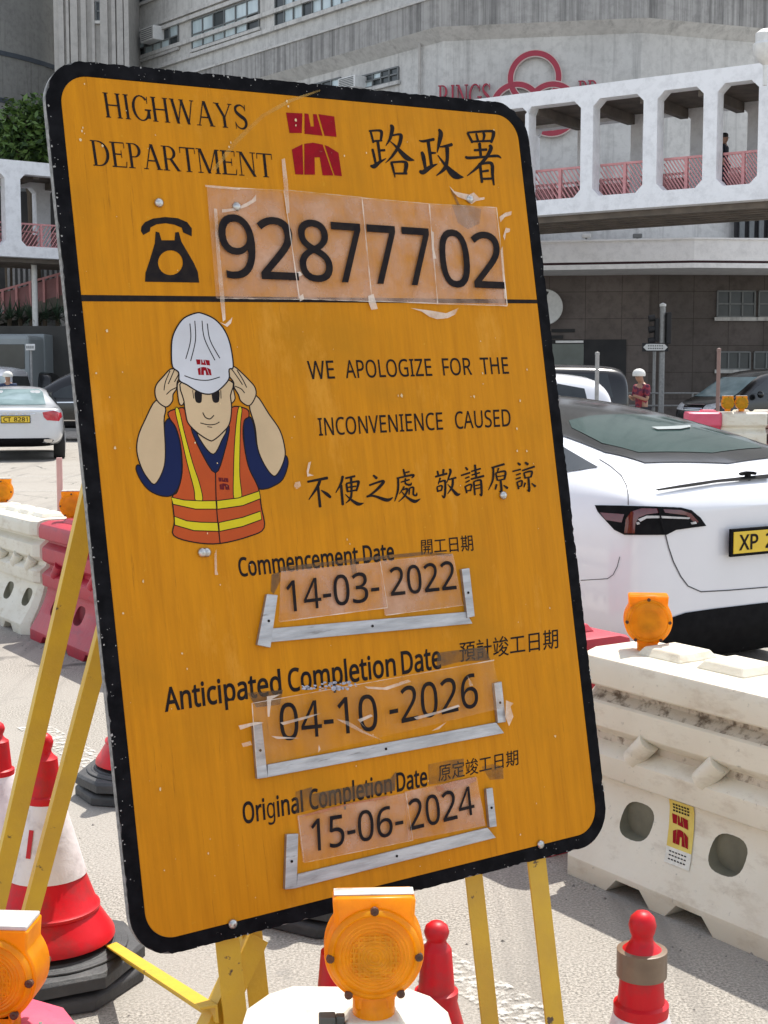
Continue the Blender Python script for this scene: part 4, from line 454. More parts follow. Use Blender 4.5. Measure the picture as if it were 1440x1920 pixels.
    G['N'] = (722, bar(115, 0, 152, 640) + ser(130, 0, 190) + bar(580, 0, 617, 662) + ser(600, 638, 200) + dia(565, -8, 100, 662, 112) + bar(14, 662 - s, 180, 662))
    return G
SERIF = _serif()

# ------------------------------------------------------------------ the yellow road works board
BS = .82                                         # size of the board against its plan
def board_frame():
    yaw, lean, roll = .55873, .167324, .025013
    u = Vector((math.cos(yaw), math.sin(yaw), 0)); nb = Vector((-math.sin(yaw), math.cos(yaw), 0))
    v = Vector((0, 0, 1)) * math.cos(lean) + nb * math.sin(lean)
    u2 = u * math.cos(roll) + v * math.sin(roll); v2 = v * math.cos(roll) - u * math.sin(roll)
    return CC + (Vector((-.56417, 3.1, .23451)) - CC) * BS, u2, v2, u2.cross(v2)
BO, BU, BV, BN = board_frame(); BW, BH = 1.4107, 2.0889
def S(x, y): d = onplane(x, y, BO, BN) - BO; return (d.dot(BU) / BS, d.dot(BV) / BS)
bm4 = (Matrix((BU, BV, BN)).transposed() * BS).to_4x4(); bm4.translation = BO
sign = thing('road_works_sign', 'tall yellow road works notice board with black border leaning on yellow angle iron legs', 'sign', matrix=bm4)
def pxq(pts): return [S(*p) for p in pts]

def yellow_mat():
    m, n, l, p = new_mat('yellow_sheeting')
    v = mapping(n, l, (9, .55, 1)); v1 = mapping(n, l, (1, 1, 1))
    f1 = ramp(n, l, noise(n, l, v, 5, 8, .7), .38, .66)
    c = mix(n, l, f1, (.605, .242, .005, 1), (.50, .192, .004, 1))
    f2 = ramp(n, l, noise(n, l, v1, 2.2, 6, .6), .5, .72)
    c = mix(n, l, f2, c, (.45, .19, .006, 1))
    f3 = ramp(n, l, noise(n, l, v1, 55, 4, .7), .66, .74)
    c = mix(n, l, f3, c, (.60, .30, .02, 1))
    f4 = ramp(n, l, noise(n, l, mapping(n, l, (30, 1.2, 1)), 3, 5, .8), .6, .72)
    c = mix(n, l, f4, c, (.36, .14, .005, 1))
    f5 = ramp(n, l, noise(n, l, mapping(n, l, (2.2, .7, 1)), 1.6, 9, .75), .56, .70); c = mix(n, l, f5, c, (.66, .30, .03, 1))
    f6 = ramp(n, l, noise(n, l, mapping(n, l, (40, .9, 1)), 2.2, 6, .8), .66, .74); c = mix(n, l, f6, c, (.30, .13, .012, 1))
    l.new(c, p.inputs['Base Color']); p.inputs['Roughness'].default_value = .42; p.inputs['Specular IOR Level'].default_value = .12
    mr = n.new('ShaderNodeMapRange'); mr.inputs[3].default_value = .3; mr.inputs[4].default_value = .6
    l.new(noise(n, l, v1, 9, 6), mr.inputs[0]); l.new(mr.outputs[0], p.inputs['Roughness'])
    b = n.new('ShaderNodeBump'); b.inputs['Strength'].default_value = .12; b.inputs['Distance'].default_value = .004
    l.new(noise(n, l, mapping(n, l, (4, 1, 1)), 14, 6), b.inputs['Height']); l.new(b.outputs[0], p.inputs['Normal'])
    return m
def black_mat():
    m, n, l, p = new_mat('chipped_black_paint')
    v = mapping(n, l)
    c = mix(n, l, ramp(n, l, noise(n, l, v, 20, 8), .4, .7), (.004, .004, .005, 1), (.011, .011, .013, 1))
    ch = ramp(n, l, noise(n, l, v, 60, 5, .75), .70, .73)
    c = mix(n, l, ch, c, (.28, .27, .25, 1))
    l.new(c, p.inputs['Base Color']); p.inputs['Roughness'].default_value = .6; p.inputs['Specular IOR Level'].default_value = .05
    b = n.new('ShaderNodeBump'); b.inputs['Strength'].default_value = .15; b.inputs['Distance'].default_value = .004
    l.new(noise(n, l, v, 30, 6), b.inputs['Height']); l.new(b.outputs[0], p.inputs['Normal'])
    return m
M_YEL = yellow_mat(); M_BLK = black_mat()
M_PRINT = mat('black_lettering', (.012, .010, .012), (.022, .017, .015), scale=40, rough=.75, spec=.1)
M_RED = mat('dark_red_print', (.30, .006, .014), (.23, .006, .012), scale=30, rough=.6, spec=.08, dirt=(.45, .15, .12), dscale=60, dlo=.68, dhi=.72)
M_EDGE = mat('bare_board_edge', (.30, .30, .29), (.12, .12, .115), scale=60, rough=.6, bump=.4)
M_ALU = mat('brushed_aluminium', (.50, .50, .51), (.33, .33, .34), scale=9, rough=.42, metal=.75, bump=.12, stretch=(1, 6, 6), dirt=(.2, .19, .18), dscale=14, dlo=.6, dhi=.75)
M_STEEL = mat('zinc_bolt', (.62, .61, .58), (.35, .34, .32), scale=120, rough=.3, metal=.9)
M_LEG = mat('yellow_angle_iron', (.66, .42, .022), (.58, .36, .03), scale=9, rough=.5, bump=.2, dirt=(.09, .06, .035), dscale=17, dlo=.66, dhi=.70)
def film_mat(name, c, a, rough=.16, bump=.5):
    m, n, l, p = new_mat(name)
    v = mapping(n, l)
    l.new(mix(n, l, ramp(n, l, noise(n, l, v, 12, 6), .35, .65), (*c, 1), (c[0] * .86, c[1] * .8, c[2] * .75, 1)), p.inputs['Base Color'])
    mr = n.new('ShaderNodeMapRange'); mr.inputs[1].default_value = .35; mr.inputs[2].default_value = .68; mr.inputs[3].default_value = a * .35; mr.inputs[4].default_value = min(1, a * 1.4)
    l.new(noise(n, l, v, 9, 5, .6), mr.inputs[0]); l.new(mr.outputs[0], p.inputs['Alpha'])
    p.inputs['Roughness'].default_value = rough
    b = n.new('ShaderNodeBump'); b.inputs['Strength'].default_value = bump; b.inputs['Distance'].default_value = .006
    l.new(noise(n, l, v, 22, 5, .7), b.inputs['Height']); l.new(b.outputs[0], p.inputs['Normal'])
    return m
M_FILM = film_mat('pinkish_clear_plastic', (.76, .50, .36), .42)
M_FILM2 = film_mat('crinkled_clear_tape', (.70, .45, .24), .16, .09, 1.0)
M_TAPE = film_mat('milky_tape_scrap', (.86, .76, .64), .62, .2, .8)
M_TAPED = mat('grimy_tape', (.20, .105, .03), (.11, .065, .025), scale=40, rough=.5, bump=.4)

def L3(w): return lambda p: Vector((p[0], p[1], w))
def pbuild(mb, name, mats, parent=None, **k): return mb.build(name, mats, parent or sign, shift=False, **k)
outer = rrect(0, 0, BW, BH, .105, 12); inner = rrect(.037, .037, BW - .037, BH - .037, .07, 12)
mb = MB(); mb.prism([outer], L3(-.004), L3(-.022)); mb.mi = [0] * len(mb.f)
pbuild(mb, 'board', [M_EDGE])
mb = MB(); mb.prism([inner], L3(-.0035), L3(0)); pbuild(mb, 'yellow_face', M_YEL)
rnd = random.Random(3)
jag = []
od = []
for i in range(len(outer)):
    a, b = outer[i], outer[(i + 1) % len(outer)]; k = max(1, int(math.dist(a, b) / .012)); od += [(a[0] + (b[0] - a[0]) * j / k, a[1] + (b[1] - a[1]) * j / k) for j in range(k)]
for (a, b) in od:                                # nibbled outer edge of the black border
    dx, dy = (BW / 2 - a), (BH / 2 - b); ex = 1 if a < .1 or a > BW - .1 else .2; ey = 1 if b < .1 or b > BH - .1 else .2
    q = rnd.random() ** 6 * .005
    jag.append((a + math.copysign(q * ex, dx), b + math.copysign(q * ey, dy)))
inner2 = rrect(.036, .036, BW - .036, BH - .036, .071, 12)
mb = MB(); mb.prism([jag, inner2[::-1]], L3(-.0038), L3(.001)); pbuild(mb, 'black_border', M_BLK)
dl = pxq([(150, 553), (1012, 562), (1012, 569), (150, 565)])
mb = MB(); mb.flat([dl], L3(.0006)); pbuild(mb, 'divider_line', M_PRINT)

def put_text(name, items, w=.0009, m=None):
    """items: (quad in photo pixels, text, weight, cjk, s0, s1)"""
    for q, body, k, cjk, s0, s1 in items:
        vs, fs = text_shape(body, k, cjk); mb = MB()
        mb.add([L3(w)(S(*bil(q, s0 + (s1 - s0) * a, b))) for a, b in vs], fs); pbuild(mb, name, m or M_PRINT, fix=False)
def put_serif(name, q, body, w=.0009):
    tot = sum(SERIF[c][0] for c in body) - 30; x = 0; mb = MB(); k = 0
    for c in body:
        for pl in SERIF[c][1]:
            k += 1
            mb.add([L3(w + .00002 * (k % 7))(S(*bil(q, (x + a - 20) / tot, b / 662))) for a, b in pl], [tuple(range(len(pl)))])
        x += SERIF[c][0]
    return pbuild(mb, name, M_PRINT, fix=False)
put_serif('department_lettering', [(190.5, 173), (462, 198), (468, 243.5), (197.5, 220)], 'HIGHWAYS')
put_serif('department_lettering', [(167.5, 262.5), (509.5, 289), (514, 333.5), (174.5, 310.5)], 'DEPARTMENT')
qn = [(407, 403), (931, 439), (940, 542), (420, 521)]
put_text('phone_number', [(qn, ch, 'r', False, (a - 413.5) / 522, (b - 413.5) / 522) for ch, a, b in zip('92877702', (409, 482, 556, 622, 689, 754, 821, 882), (476, 552, 618, 677, 742, 805, 877, 939))], .0088)
q1 = [(575, 677), (951, 669.6), (954.5, 700.6), (579, 711)]
put_text('apology_lettering', [(q1, 'WE', 'r', False, 0, .131), (q1, 'APOLOGIZE', 'r', False, .186, .617), (q1, 'FOR', 'r', False, .672, .816), (q1, 'THE', 'r', False, .861, 1)])
q1 = [(595, 784), (956, 767), (958, 799), (598, 817)]
put_text('apology_lettering', [(q1, 'INCONVENIENCE', 'r', False, 0, .647), (q1, 'CAUSED', 'r', False, .711, 1)])
q1 = [(444.7, 1046.5), (737, 1018), (739.5, 1049.5), (449, 1081)]
put_text('date_heading', [(q1, 'Commencement', 'b', False, 0, .770), (q1, 'Date', 'b', False, .802, 1),
                          ([(789, 1012), (885, 1002.5), (888, 1033), (790, 1040)], '開工日期', 'r', True, 0, 1)])
q1 = [(305, 1291), (825, 1211), (828, 1252), (309, 1334)]
put_text('date_heading', [(q1, 'Anticipated', 'b', False, 0, .423), (q1, 'Completion', 'b', False, .448, .836), (q1, 'Date', 'b', False, .857, 1),
                          ([(860.6, 1204), (1045.6, 1177.8), (1046.7, 1215.6), (862, 1242)], '預計竣工日期', 'r', True, 0, 1)])
q1 = [(453.3, 1505.8), (800, 1439), (801.3, 1472.4), (456.4, 1544.4)]
put_text('date_heading', [(q1, 'Original', 'b', False, 0, .326), (q1, 'Completion', 'b', False, .361, .808), (q1, 'Date', 'b', False, .834, 1),
                          ([(821.3, 1434.2), (971, 1404.4), (972, 1434.2), (822.2, 1466.7)], '原定竣工日期', 'r', True, 0, 1)])
put_text('date_numbers', [([(532, 1090), (706, 1070), (709, 1125), (537, 1148)], '14-03-', 'r', False, 0, 1),
                          ([(726, 1065), (847.3, 1051.6), (853, 1104.5), (730, 1117.3)], '2022', 'r', False, 0, 1)], .0088)
put_text('date_numbers', [([(516, 1319.4), (697.8, 1301), (703.3, 1367.8), (520, 1388.3)], '04-10', 'r', False, 0, 1),
                          ([(721.7, 1293), (885.6, 1261.7), (891, 1323.9), (724.4, 1360)], '-2026', 'r', False, 0, 1)], .0176)
put_text('date_numbers', [([(579, 1536.4), (751, 1506.7), (754, 1561.3), (582, 1596.4)], '15-06-', 'r', False, 0, 1),
                          ([(761, 1500), (882, 1472.4), (887.6, 1525.8), (765.8, 1556.4)], '2024', 'r', False, 0, 1)], .0088)
# brush-written characters: strokes of (x, y, width) in an enlargement of the photo
def brush_mesh(mb, strokes, ox, oy, sc, w=.0009, fat=1.0):
    for k, st in enumerate(strokes):
        P = spline([Vector(p) for p in st], 5) if len(st) > 2 else [Vector(st[0]).lerp(Vector(st[-1]), t / 4) for t in range(5)]
        L, R = [], []
        for i, p in enumerate(P):
            d = P[min(i + 1, len(P) - 1)] - P[max(i - 1, 0)]; d = Vector((d.x, d.y)); d = d.normalized() if d.length else Vector((1, 0))
            nn = Vector((-d.y, d.x)) * max(p.z, 4) * fat / 2; L.append((p.x + nn.x, p.y + nn.y)); R.append((p.x - nn.x, p.y - nn.y))
        d0 = Vector((P[0] - P[1]).xy).normalized() * P[0].z * .22; d1 = Vector((P[-1] - P[-2]).xy).normalized() * P[-1].z * .22
        c0 = (P[0].x + d0.x, P[0].y + d0.y); c1 = (P[-1].x + d1.x, P[-1].y + d1.y)
        f = lambda p: L3(w + .00002 * k)(S(ox + p[0] / sc, oy + p[1] / sc)); n = len(P)
        mb.add([f(p) for p in L + R + [c0, c1]], [(i, i + 1, n + i + 1, n + i) for i in range(n - 1)] + [(2 * n, 0, n), (2 * n - 1, n - 1, 2 * n + 1)])
mb = MB()
brush_mesh(mb, [[(150, 265, 40), (178, 380, 42), (205, 490, 40)], [(120, 265, 35), (300, 255, 45), (362, 292, 60), (345, 460, 40)], [(200, 462, 38), (370, 448, 38)],
    [(290, 470, 55), (315, 660, 52), (340, 850, 50)], [(340, 640, 45), (425, 635, 48)], [(185, 615, 45), (215, 730, 50), (250, 900, 45)], [(150, 935, 40), (220, 945, 88), (320, 870, 60), (450, 795, 14)],
    [(535, 150, 40), (570, 210, 78), (530, 400, 58), (445, 550, 14)], [(560, 352, 35), (700, 330, 45), (738, 372, 70), (690, 560, 66), (560, 760, 48), (440, 880, 12)],
    [(530, 465, 15), (640, 565, 45), (760, 700, 85), (870, 795, 95), (990, 830, 18)], [(550, 870, 50), (588, 1010, 46), (622, 1160, 18)], [(540, 872, 40), (780, 858, 48), (838, 912, 80), (810, 1080, 60)], [(613, 1085, 38), (855, 1085, 44)]], 680, 220, 10.286)
brush_mesh(mb, [[(125, 268, 15), (190, 280, 40), (350, 250, 45)], [(262, 290, 50), (310, 640, 45)], [(300, 455, 40), (375, 455, 25)], [(165, 440, 40), (190, 520, 60), (220, 700, 40)], [(135, 725, 40), (185, 745, 70), (290, 670, 60), (400, 620, 12)],
    [(420, 100, 30), (450, 170, 68), (420, 330, 48), (395, 450, 12)], [(440, 365, 20), (540, 350, 45), (620, 328, 50)], [(545, 375, 60), (545, 560, 50), (505, 690, 56), (385, 795, 15)], [(405, 490, 15), (520, 640, 48), (660, 790, 105), (790, 820, 15)],
    [(850, 155, 35), (925, 300, 40)], [(850, 150, 30), (1200, 128, 40), (1240, 178, 52), (1205, 300, 35)], [(980, 165, 30), (1010, 280, 35)], [(1085, 150, 30), (1102, 190, 40), (1085, 270, 30)], [(920, 285, 30), (1200, 275, 35)],
    [(1030, 310, 45), (1050, 500, 40)], [(950, 415, 35), (1140, 405, 40)], [(820, 510, 30), (870, 530, 45), (1100, 515, 35), (1290, 500, 42), (1355, 535, 14)], [(1180, 340, 40), (1202, 385, 58), (1140, 510, 52), (1000, 670, 46), (845, 800, 12)],
    [(1035, 610, 45), (1068, 900, 38)], [(1040, 625, 30), (1180, 602, 45), (1222, 650, 52), (1225, 780, 46), (1247, 940, 22)], [(1070, 735, 30), (1165, 720, 38)], [(1075, 845, 35), (1225, 840, 35)]], 770, 230, 8.0)
pbuild(mb, 'department_lettering', M_PRINT, fix=False)
mb = MB()
brush_mesh(mb, [[(70, 205, 25), (300, 160, 34)], [(215, 180, 30), (185, 260, 35), (85, 410, 10)], [(190, 260, 30), (215, 495, 32)], [(225, 300, 10), (290, 345, 38), (335, 385, 28)],
    [(475, 140, 30), (455, 220, 28), (395, 330, 10)], [(455, 240, 30), (475, 470, 30)], [(505, 165, 22), (615, 140, 25)], [(515, 230, 25), (530, 320, 25)], [(515, 225, 20), (640, 200, 25), (655, 217, 30), (630, 310, 22)], [(530, 270, 18), (625, 255, 18)], [(530, 318, 18), (630, 300, 20)], [(570, 160, 28), (575, 330, 25), (560, 400, 25), (510, 450, 8)], [(505, 350, 10), (570, 410, 25), (650, 460, 40), (715, 450, 8)],
    [(825, 130, 22), (865, 165, 34)], [(780, 245, 22), (920, 197, 25), (938, 215, 35), (850, 310, 28), (750, 380, 15)], [(750, 375, 24), (830, 367, 25), (980, 415, 40), (1050, 385, 10)],
    [(1170, 60, 20), (1190, 140, 28)], [(1195, 100, 18), (1240, 88, 18)], [(1095, 165, 20), (1268, 127, 25), (1285, 140, 26), (1265, 160, 10)], [(1110, 170, 25), (1108, 300, 25), (1070, 430, 10)], [(1140, 210, 15), (1240, 180, 18)], [(1195, 165, 20), (1195, 225, 22), (1250, 240, 25), (1262, 215, 10)], [(1180, 260, 20), (1125, 345, 8)], [(1160, 300, 15), (1215, 285, 24), (1190, 360, 22), (1115, 435, 8)], [(1150, 320, 10), (1220, 388, 25), (1300, 430, 38), (1365, 400, 8)], [(1240, 280, 20), (1235, 350, 16)], [(1240, 280, 15), (1285, 270, 22), (1285, 350, 22), (1320, 360, 22), (1325, 330, 10)]], 565, 870, 6.128)
pbuild(mb, 'apology_lettering', M_PRINT, fix=False); mb = MB()
brush_mesh(mb, [[(105, 255, 25), (250, 215, 26)], [(130, 185, 25), (145, 250, 25)], [(205, 165, 30), (200, 240, 22)], [(165, 270, 25), (140, 350, 10)], [(140, 325, 18), (215, 302, 25), (226, 330, 28), (225, 450, 28), (210, 510, 25), (185, 480, 8)], [(125, 385, 20), (135, 440, 22)], [(125, 380, 18), (185, 365, 22), (180, 420, 20)], [(135, 432, 20), (185, 420, 20)], [(280, 160, 28), (290, 200, 30), (245, 330, 10)], [(270, 290, 18), (360, 265, 25)], [(320, 290, 28), (310, 380, 28), (255, 465, 8)], [(255, 345, 8), (320, 420, 30), (370, 472, 42), (410, 465, 10)],
    [(475, 140, 20), (500, 170, 30)], [(420, 240, 20), (530, 205, 24)], [(470, 275, 18), (520, 255, 20)], [(475, 325, 18), (525, 300, 20)], [(470, 370, 22), (490, 455, 22)], [(470, 375, 18), (545, 350, 22), (535, 430, 20)], [(490, 430, 18), (540, 420, 18)], [(545, 190, 18), (660, 155, 22)], [(550, 235, 18), (650, 205, 20)], [(540, 285, 22), (700, 245, 28)], [(590, 110, 28), (605, 265, 26)], [(575, 320, 24), (590, 480, 22)], [(575, 315, 18), (650, 295, 25), (667, 330, 28), (670, 480, 26), (645, 465, 8)], [(590, 365, 16), (660, 350, 16)], [(592, 405, 16), (660, 390, 16)],
    [(795, 145, 22), (950, 100, 28)], [(815, 140, 26), (810, 290, 26), (755, 420, 8)], [(880, 150, 22), (865, 195, 14)], [(845, 215, 22), (865, 300, 22)], [(845, 210, 18), (960, 190, 26), (950, 290, 24)], [(860, 255, 14), (955, 240, 14)], [(865, 300, 16), (950, 285, 18)], [(905, 300, 26), (915, 430, 28), (888, 430, 10)], [(855, 350, 25), (840, 410, 22)], [(940, 360, 14), (990, 395, 34)],
    [(1115, 85, 22), (1145, 110, 32)], [(1050, 190, 18), (1150, 165, 22)], [(1095, 235, 18), (1150, 215, 20)], [(1090, 285, 18), (1150, 265, 20)], [(1105, 320, 22), (1125, 405, 22)], [(1105, 325, 18), (1165, 305, 22), (1160, 370, 20)], [(1125, 380, 18), (1165, 365, 18)], [(1205, 80, 24), (1240, 105, 36)], [(1170, 180, 20), (1320, 130, 26)], [(1190, 210, 22), (1205, 275, 22)], [(1190, 208, 18), (1285, 190, 26), (1275, 260, 22)], [(1205, 272, 18), (1280, 255, 18)], [(1245, 265, 26), (1255, 425, 28), (1230, 415, 8)], [(1205, 330, 24), (1190, 385, 12)], [(1285, 335, 12), (1330, 375, 32)]], 800, 855, 6.545)
pbuild(mb, 'apology_lettering', M_PRINT, fix=False)
# red emblem, telephone mark
def cz(pts, ox, oy, sc): return [S(ox + a / sc, oy + b / sc) for a, b in pts]
def logo(mb, f, mi=None):
    """the split gate emblem in a 300 x 340 box"""
    for pl in ([(0, 0), (85, 4), (82, 106), (18, 106)], [(96, 4), (116, 6), (128, 72), (145, 72), (140, 8), (158, 8), (190, 120), (96, 110)], [(168, 8), (250, 20), (262, 126), (200, 120)],
               [(30, 192), (85, 164), (90, 322), (48, 320)], [(95, 162), (140, 156), (190, 166), (245, 326), (190, 326), (175, 232), (148, 232), (150, 322), (95, 322)], [(200, 168), (220, 176), (272, 208), (290, 330), (252, 326)]):
        mb.flat([pl], f, mi)
mb = MB(); logo(mb, lambda p: L3(.0009)(S(500 + (100 + p[0]) / 2.769, 160 + (142 + p[1]) / 2.769))); pbuild(mb, 'red_emblem', M_RED, fix=False)
mb = MB()
mb.flat([cz([(552, 1000), (555, 975), (575, 950), (620, 930), (690, 921), (760, 928), (812, 950), (838, 985), (838, 1030), (790, 1008), (782, 982), (740, 964), (690, 956), (640, 962), (606, 980), (602, 1002), (565, 1022)], 80, 100, 3)], L3(.0009))
mb.flat([cz([(635, 1003), (655, 1008), (668, 1052), (742, 1052), (745, 1008), (765, 1005), (780, 1060), (815, 1120), (850, 1180), (872, 1230), (880, 1290), (575, 1285), (578, 1235), (600, 1170), (630, 1070)], 80, 100, 3),
         cz(arc(718, 1178, 70, 360, 15, 23), 80, 100, 3)], L3(.0009))
pbuild(mb, 'telephone_symbol', M_PRINT, fix=False)

# printed worker lifting his helmet
WM = [M_PRINT, mat('print_skin', (.60, .45, .27), rough=.6, spec=.08), mat('print_navy', (.012, .02, .075), rough=.6, spec=.08), mat('print_orange', (.50, .088, .022), (.42, .075, .022), rough=.6, spec=.08),
      mat('print_yellow', (.66, .55, .022), rough=.6, spec=.08), mat('print_white', (.60, .62, .65), (.52, .53, .55), rough=.6, spec=.08), M_RED, mat('print_maroon', (.13, .015, .02), rough=.6, spec=.08)]
mb = MB(); lay = [0.0006]
def W3(p): return L3(lay[0])(S(220 + p[0] / 3.839, 560 + p[1] / 3.839))
def outline(pts, wd, closed=True):
    P = [Vector((p[0], p[1], 0)) for p in pts]; n = len(P); L, R = [], []
    for i in range(n):
        a, b = (P[i - 1], P[(i + 1) % n]) if closed else (P[max(i - 1, 0)], P[min(i + 1, n - 1)])
        d = (b - a); d = d.normalized() if d.length else Vector((1, 0, 0)); nn = Vector((-d.y, d.x, 0)) * wd / 2; L.append(P[i] + nn); R.append(P[i] - nn)
    m = n if closed else n - 1
    mb.add([W3(p) for p in L + R], [(i, (i + 1) % n, n + (i + 1) % n, n + i) for i in range(m)], 0)
def blob(pts, mi, ol=9, smooth=True):
    lay[0] += .00004
    P = [(p.x, p.y) for p in spline([Vector((a, b, 0)) for a, b in pts], 4, True)] if smooth else pts
    mb.flat([P], W3, mi)
    if ol: lay[0] += .00002; outline(P, ol)
def curve(pts, wd): lay[0] += .00002; outline([(p.x, p.y) for p in spline([Vector((a, b, 0)) for a, b in pts], 5)], wd, False)
blob([(340, 905), (390, 865), (440, 960), (465, 1180), (460, 1310), (400, 1410), (320, 1420), (230, 1380), (170, 1310), (135, 1230), (150, 1195), (190, 1240), (215, 1290), (270, 1330), (330, 1230), (345, 1100)], 2)
blob([(912, 880), (950, 850), (975, 890), (990, 960), (1005, 1060), (1060, 1200), (1120, 1270), (1160, 1250), (1185, 1180), (1212, 1130), (1228, 1190), (1190, 1300), (1120, 1350), (1060, 1370), (1010, 1360), (960, 1260), (920, 1120), (908, 960)], 2)
blob([(275, 735), (345, 785), (335, 880), (345, 1100), (330, 1230), (270, 1335), (215, 1290), (170, 1210), (140, 1100), (150, 990), (200, 870)], 1)
blob([(950, 770), (1000, 700), (1090, 830), (1170, 950), (1205, 1080), (1200, 1160), (1160, 1250), (1120, 1275), (1060, 1200), (1010, 1080), (990, 920)], 1)
blob([(400, 505), (440, 500), (450, 560), (430, 600), (425, 650), (400, 690), (395, 740), (350, 780), (290, 740), (270, 680), (280, 620), (330, 560), (375, 512)], 1)
blob([(800, 500), (840, 490), (890, 530), (950, 590), (990, 640), (995, 700), (950, 770), (890, 740), (870, 690), (840, 640), (835, 600), (800, 550)], 1)
for c in ([(378, 520), (345, 600), (335, 660)], [(410, 510), (385, 570), (365, 615)], [(440, 545), (410, 600)], [(425, 640), (385, 660), (352, 690)], [(820, 505), (860, 560), (900, 620)], [(860, 515), (900, 580), (930, 640)], [(845, 630), (890, 650), (915, 680)]): curve(c, 7)
blob([(480, 790), (500, 870), (545, 950), (600, 1100), (705, 1250), (770, 1100), (800, 930), (820, 785), (930, 795), (945, 850), (912, 880), (905, 1000), (940, 1200), (1000, 1330), (1020, 1390), (1035, 1500), (1055, 1650), (950, 1710), (740, 1762), (560, 1755), (405, 1705), (410, 1600), (395, 1430), (430, 1390), (465, 1250), (455, 1060), (420, 930), (380, 870), (365, 820), (420, 795)], 3)
blob([(530, 930), (600, 1100), (705, 1255), (770, 1100), (805, 920), (740, 960), (600, 960)], 2)
blob([(580, 940), (610, 1040), (690, 1120), (750, 1020), (775, 930)], 1)
blob([(415, 805), (442, 800), (480, 960), (540, 1180), (590, 1330), (612, 1450), (560, 1450), (550, 1370), (500, 1180), (455, 980)], 4, 6)
blob([(868, 795), (895, 795), (885, 900), (880, 1100), (880, 1280), (893, 1437), (838, 1442), (835, 1250), (845, 1000)], 4, 6)
for p in ([(388, 1430), (480, 1450), (600, 1456), (706, 1455), (712, 1515), (560, 1515), (400, 1480)], [(715, 1455), (870, 1435), (1018, 1385), (1028, 1440), (900, 1490), (720, 1516)],
          [(410, 1568), (500, 1600), (600, 1610), (722, 1612), (726, 1675), (550, 1670), (412, 1630)], [(730, 1612), (900, 1575), (1028, 1530), (1036, 1590), (900, 1640), (735, 1675)]): blob(p, 4, 7, False)
curve([(705, 1255), (712, 1500), (738, 1762)], 8)
lay[0] += .00004; logo(mb, lambda p: W3((725 + p[0] * .28, 1288 + p[1] * .27)), 7)
blob([(430, 620), (460, 600), (475, 650), (478, 740), (460, 768), (440, 740)], 1, 8); blob([(805, 600), (830, 610), (835, 660), (845, 720), (820, 755), (806, 740)], 1, 8)
blob([(470, 590), (478, 740), (490, 830), (510, 900), (580, 970), (660, 1020), (695, 1016), (760, 960), (805, 900), (820, 790), (812, 700), (808, 590)], 1)
blob([(555, 670), (560, 735), (580, 752), (600, 748), (606, 725), (602, 670)], 0, 0); blob([(680, 670), (682, 730), (700, 750), (725, 745), (732, 720), (730, 665)], 0, 0)
curve([(540, 660), (548, 720)], 6); curve([(742, 660), (744, 720)], 6)
curve([(612, 820), (632, 855), (665, 866), (693, 840)], 8); curve([(595, 895), (650, 908), (700, 905), (733, 888)], 7); curve([(645, 922), (680, 927)], 6)
blob([(445, 590), (438, 530), (395, 490), (387, 380), (395, 280), (430, 200), (480, 140), (560, 106), (610, 108), (700, 150), (770, 230), (812, 340), (832, 490), (802, 510), (800, 580), (740, 650), (680, 685), (620, 685), (560, 660), (500, 622)], 5, 10)
for c in ([(520, 180), (525, 300), (490, 435)], [(555, 160), (560, 300), (525, 450)], [(607, 160), (625, 290), (700, 445)], [(645, 180), (665, 300), (735, 430)], [(480, 555), (560, 582), (650, 588), (735, 565)]): curve(c, 7)
lay[0] += .00004; logo(mb, lambda p: W3((563 + p[0] * .39, 438 + p[1] * .35)), 6)
pbuild(mb, 'worker_picture', WM, fix=False)

# aluminium trays under the dates
def tray(polys):
    for i, pl in enumerate(polys):
        mb = MB(); P = pxq(pl); mb.prism([P], L3(.001), L3(.008 if i == 1 else .012)); pbuild(mb, 'date_tray_bar', M_ALU, bevel=.0012)
    for (a, b) in ((polys[1][0], polys[1][2]), (polys[0][0], polys[0][2]), (polys[2][0], polys[2][2])):
        u, v = S((a[0] + b[0]) / 2, (a[1] + b[1]) / 2); r = MB(); r.lathe([(.0035, 0), (.0035, .0012), (0, .002)], (u, v, .0082 if b is polys[1][2] else .0122), 8); pbuild(r, 'rivet', M_PRINT)
def z5(l): return [(400 + a / 2.571, 980 + b / 2.571) for a, b in l]
def z6(l): return [(280 + a / 1.8, 1160 + b / 1.8) for a, b in l]
def z7(l): return [(420 + a / 2.25, 1380 + b / 2.25) for a, b in l]
tray([z5([(248, 345), (300, 350), (265, 603), (202, 590)]), z5([(277, 510), (1210, 430), (1242, 487), (268, 577)]), z5([(1185, 225), (1222, 220), (1248, 452), (1213, 460)])])
tray([z6([(342, 352), (372, 348), (392, 535), (357, 540)]), z6([(394, 492), (1165, 350), (1192, 386), (394, 535)]), z6([(1155, 218), (1180, 212), (1195, 348), (1168, 352)])])
tray([z7([(255, 413), (304, 410), (297, 640), (248, 645)]), z7([(304, 582), (1105, 385), (1140, 428), (299, 640)]), z7([(1095, 222), (1122, 217), (1140, 380), (1110, 384)])])
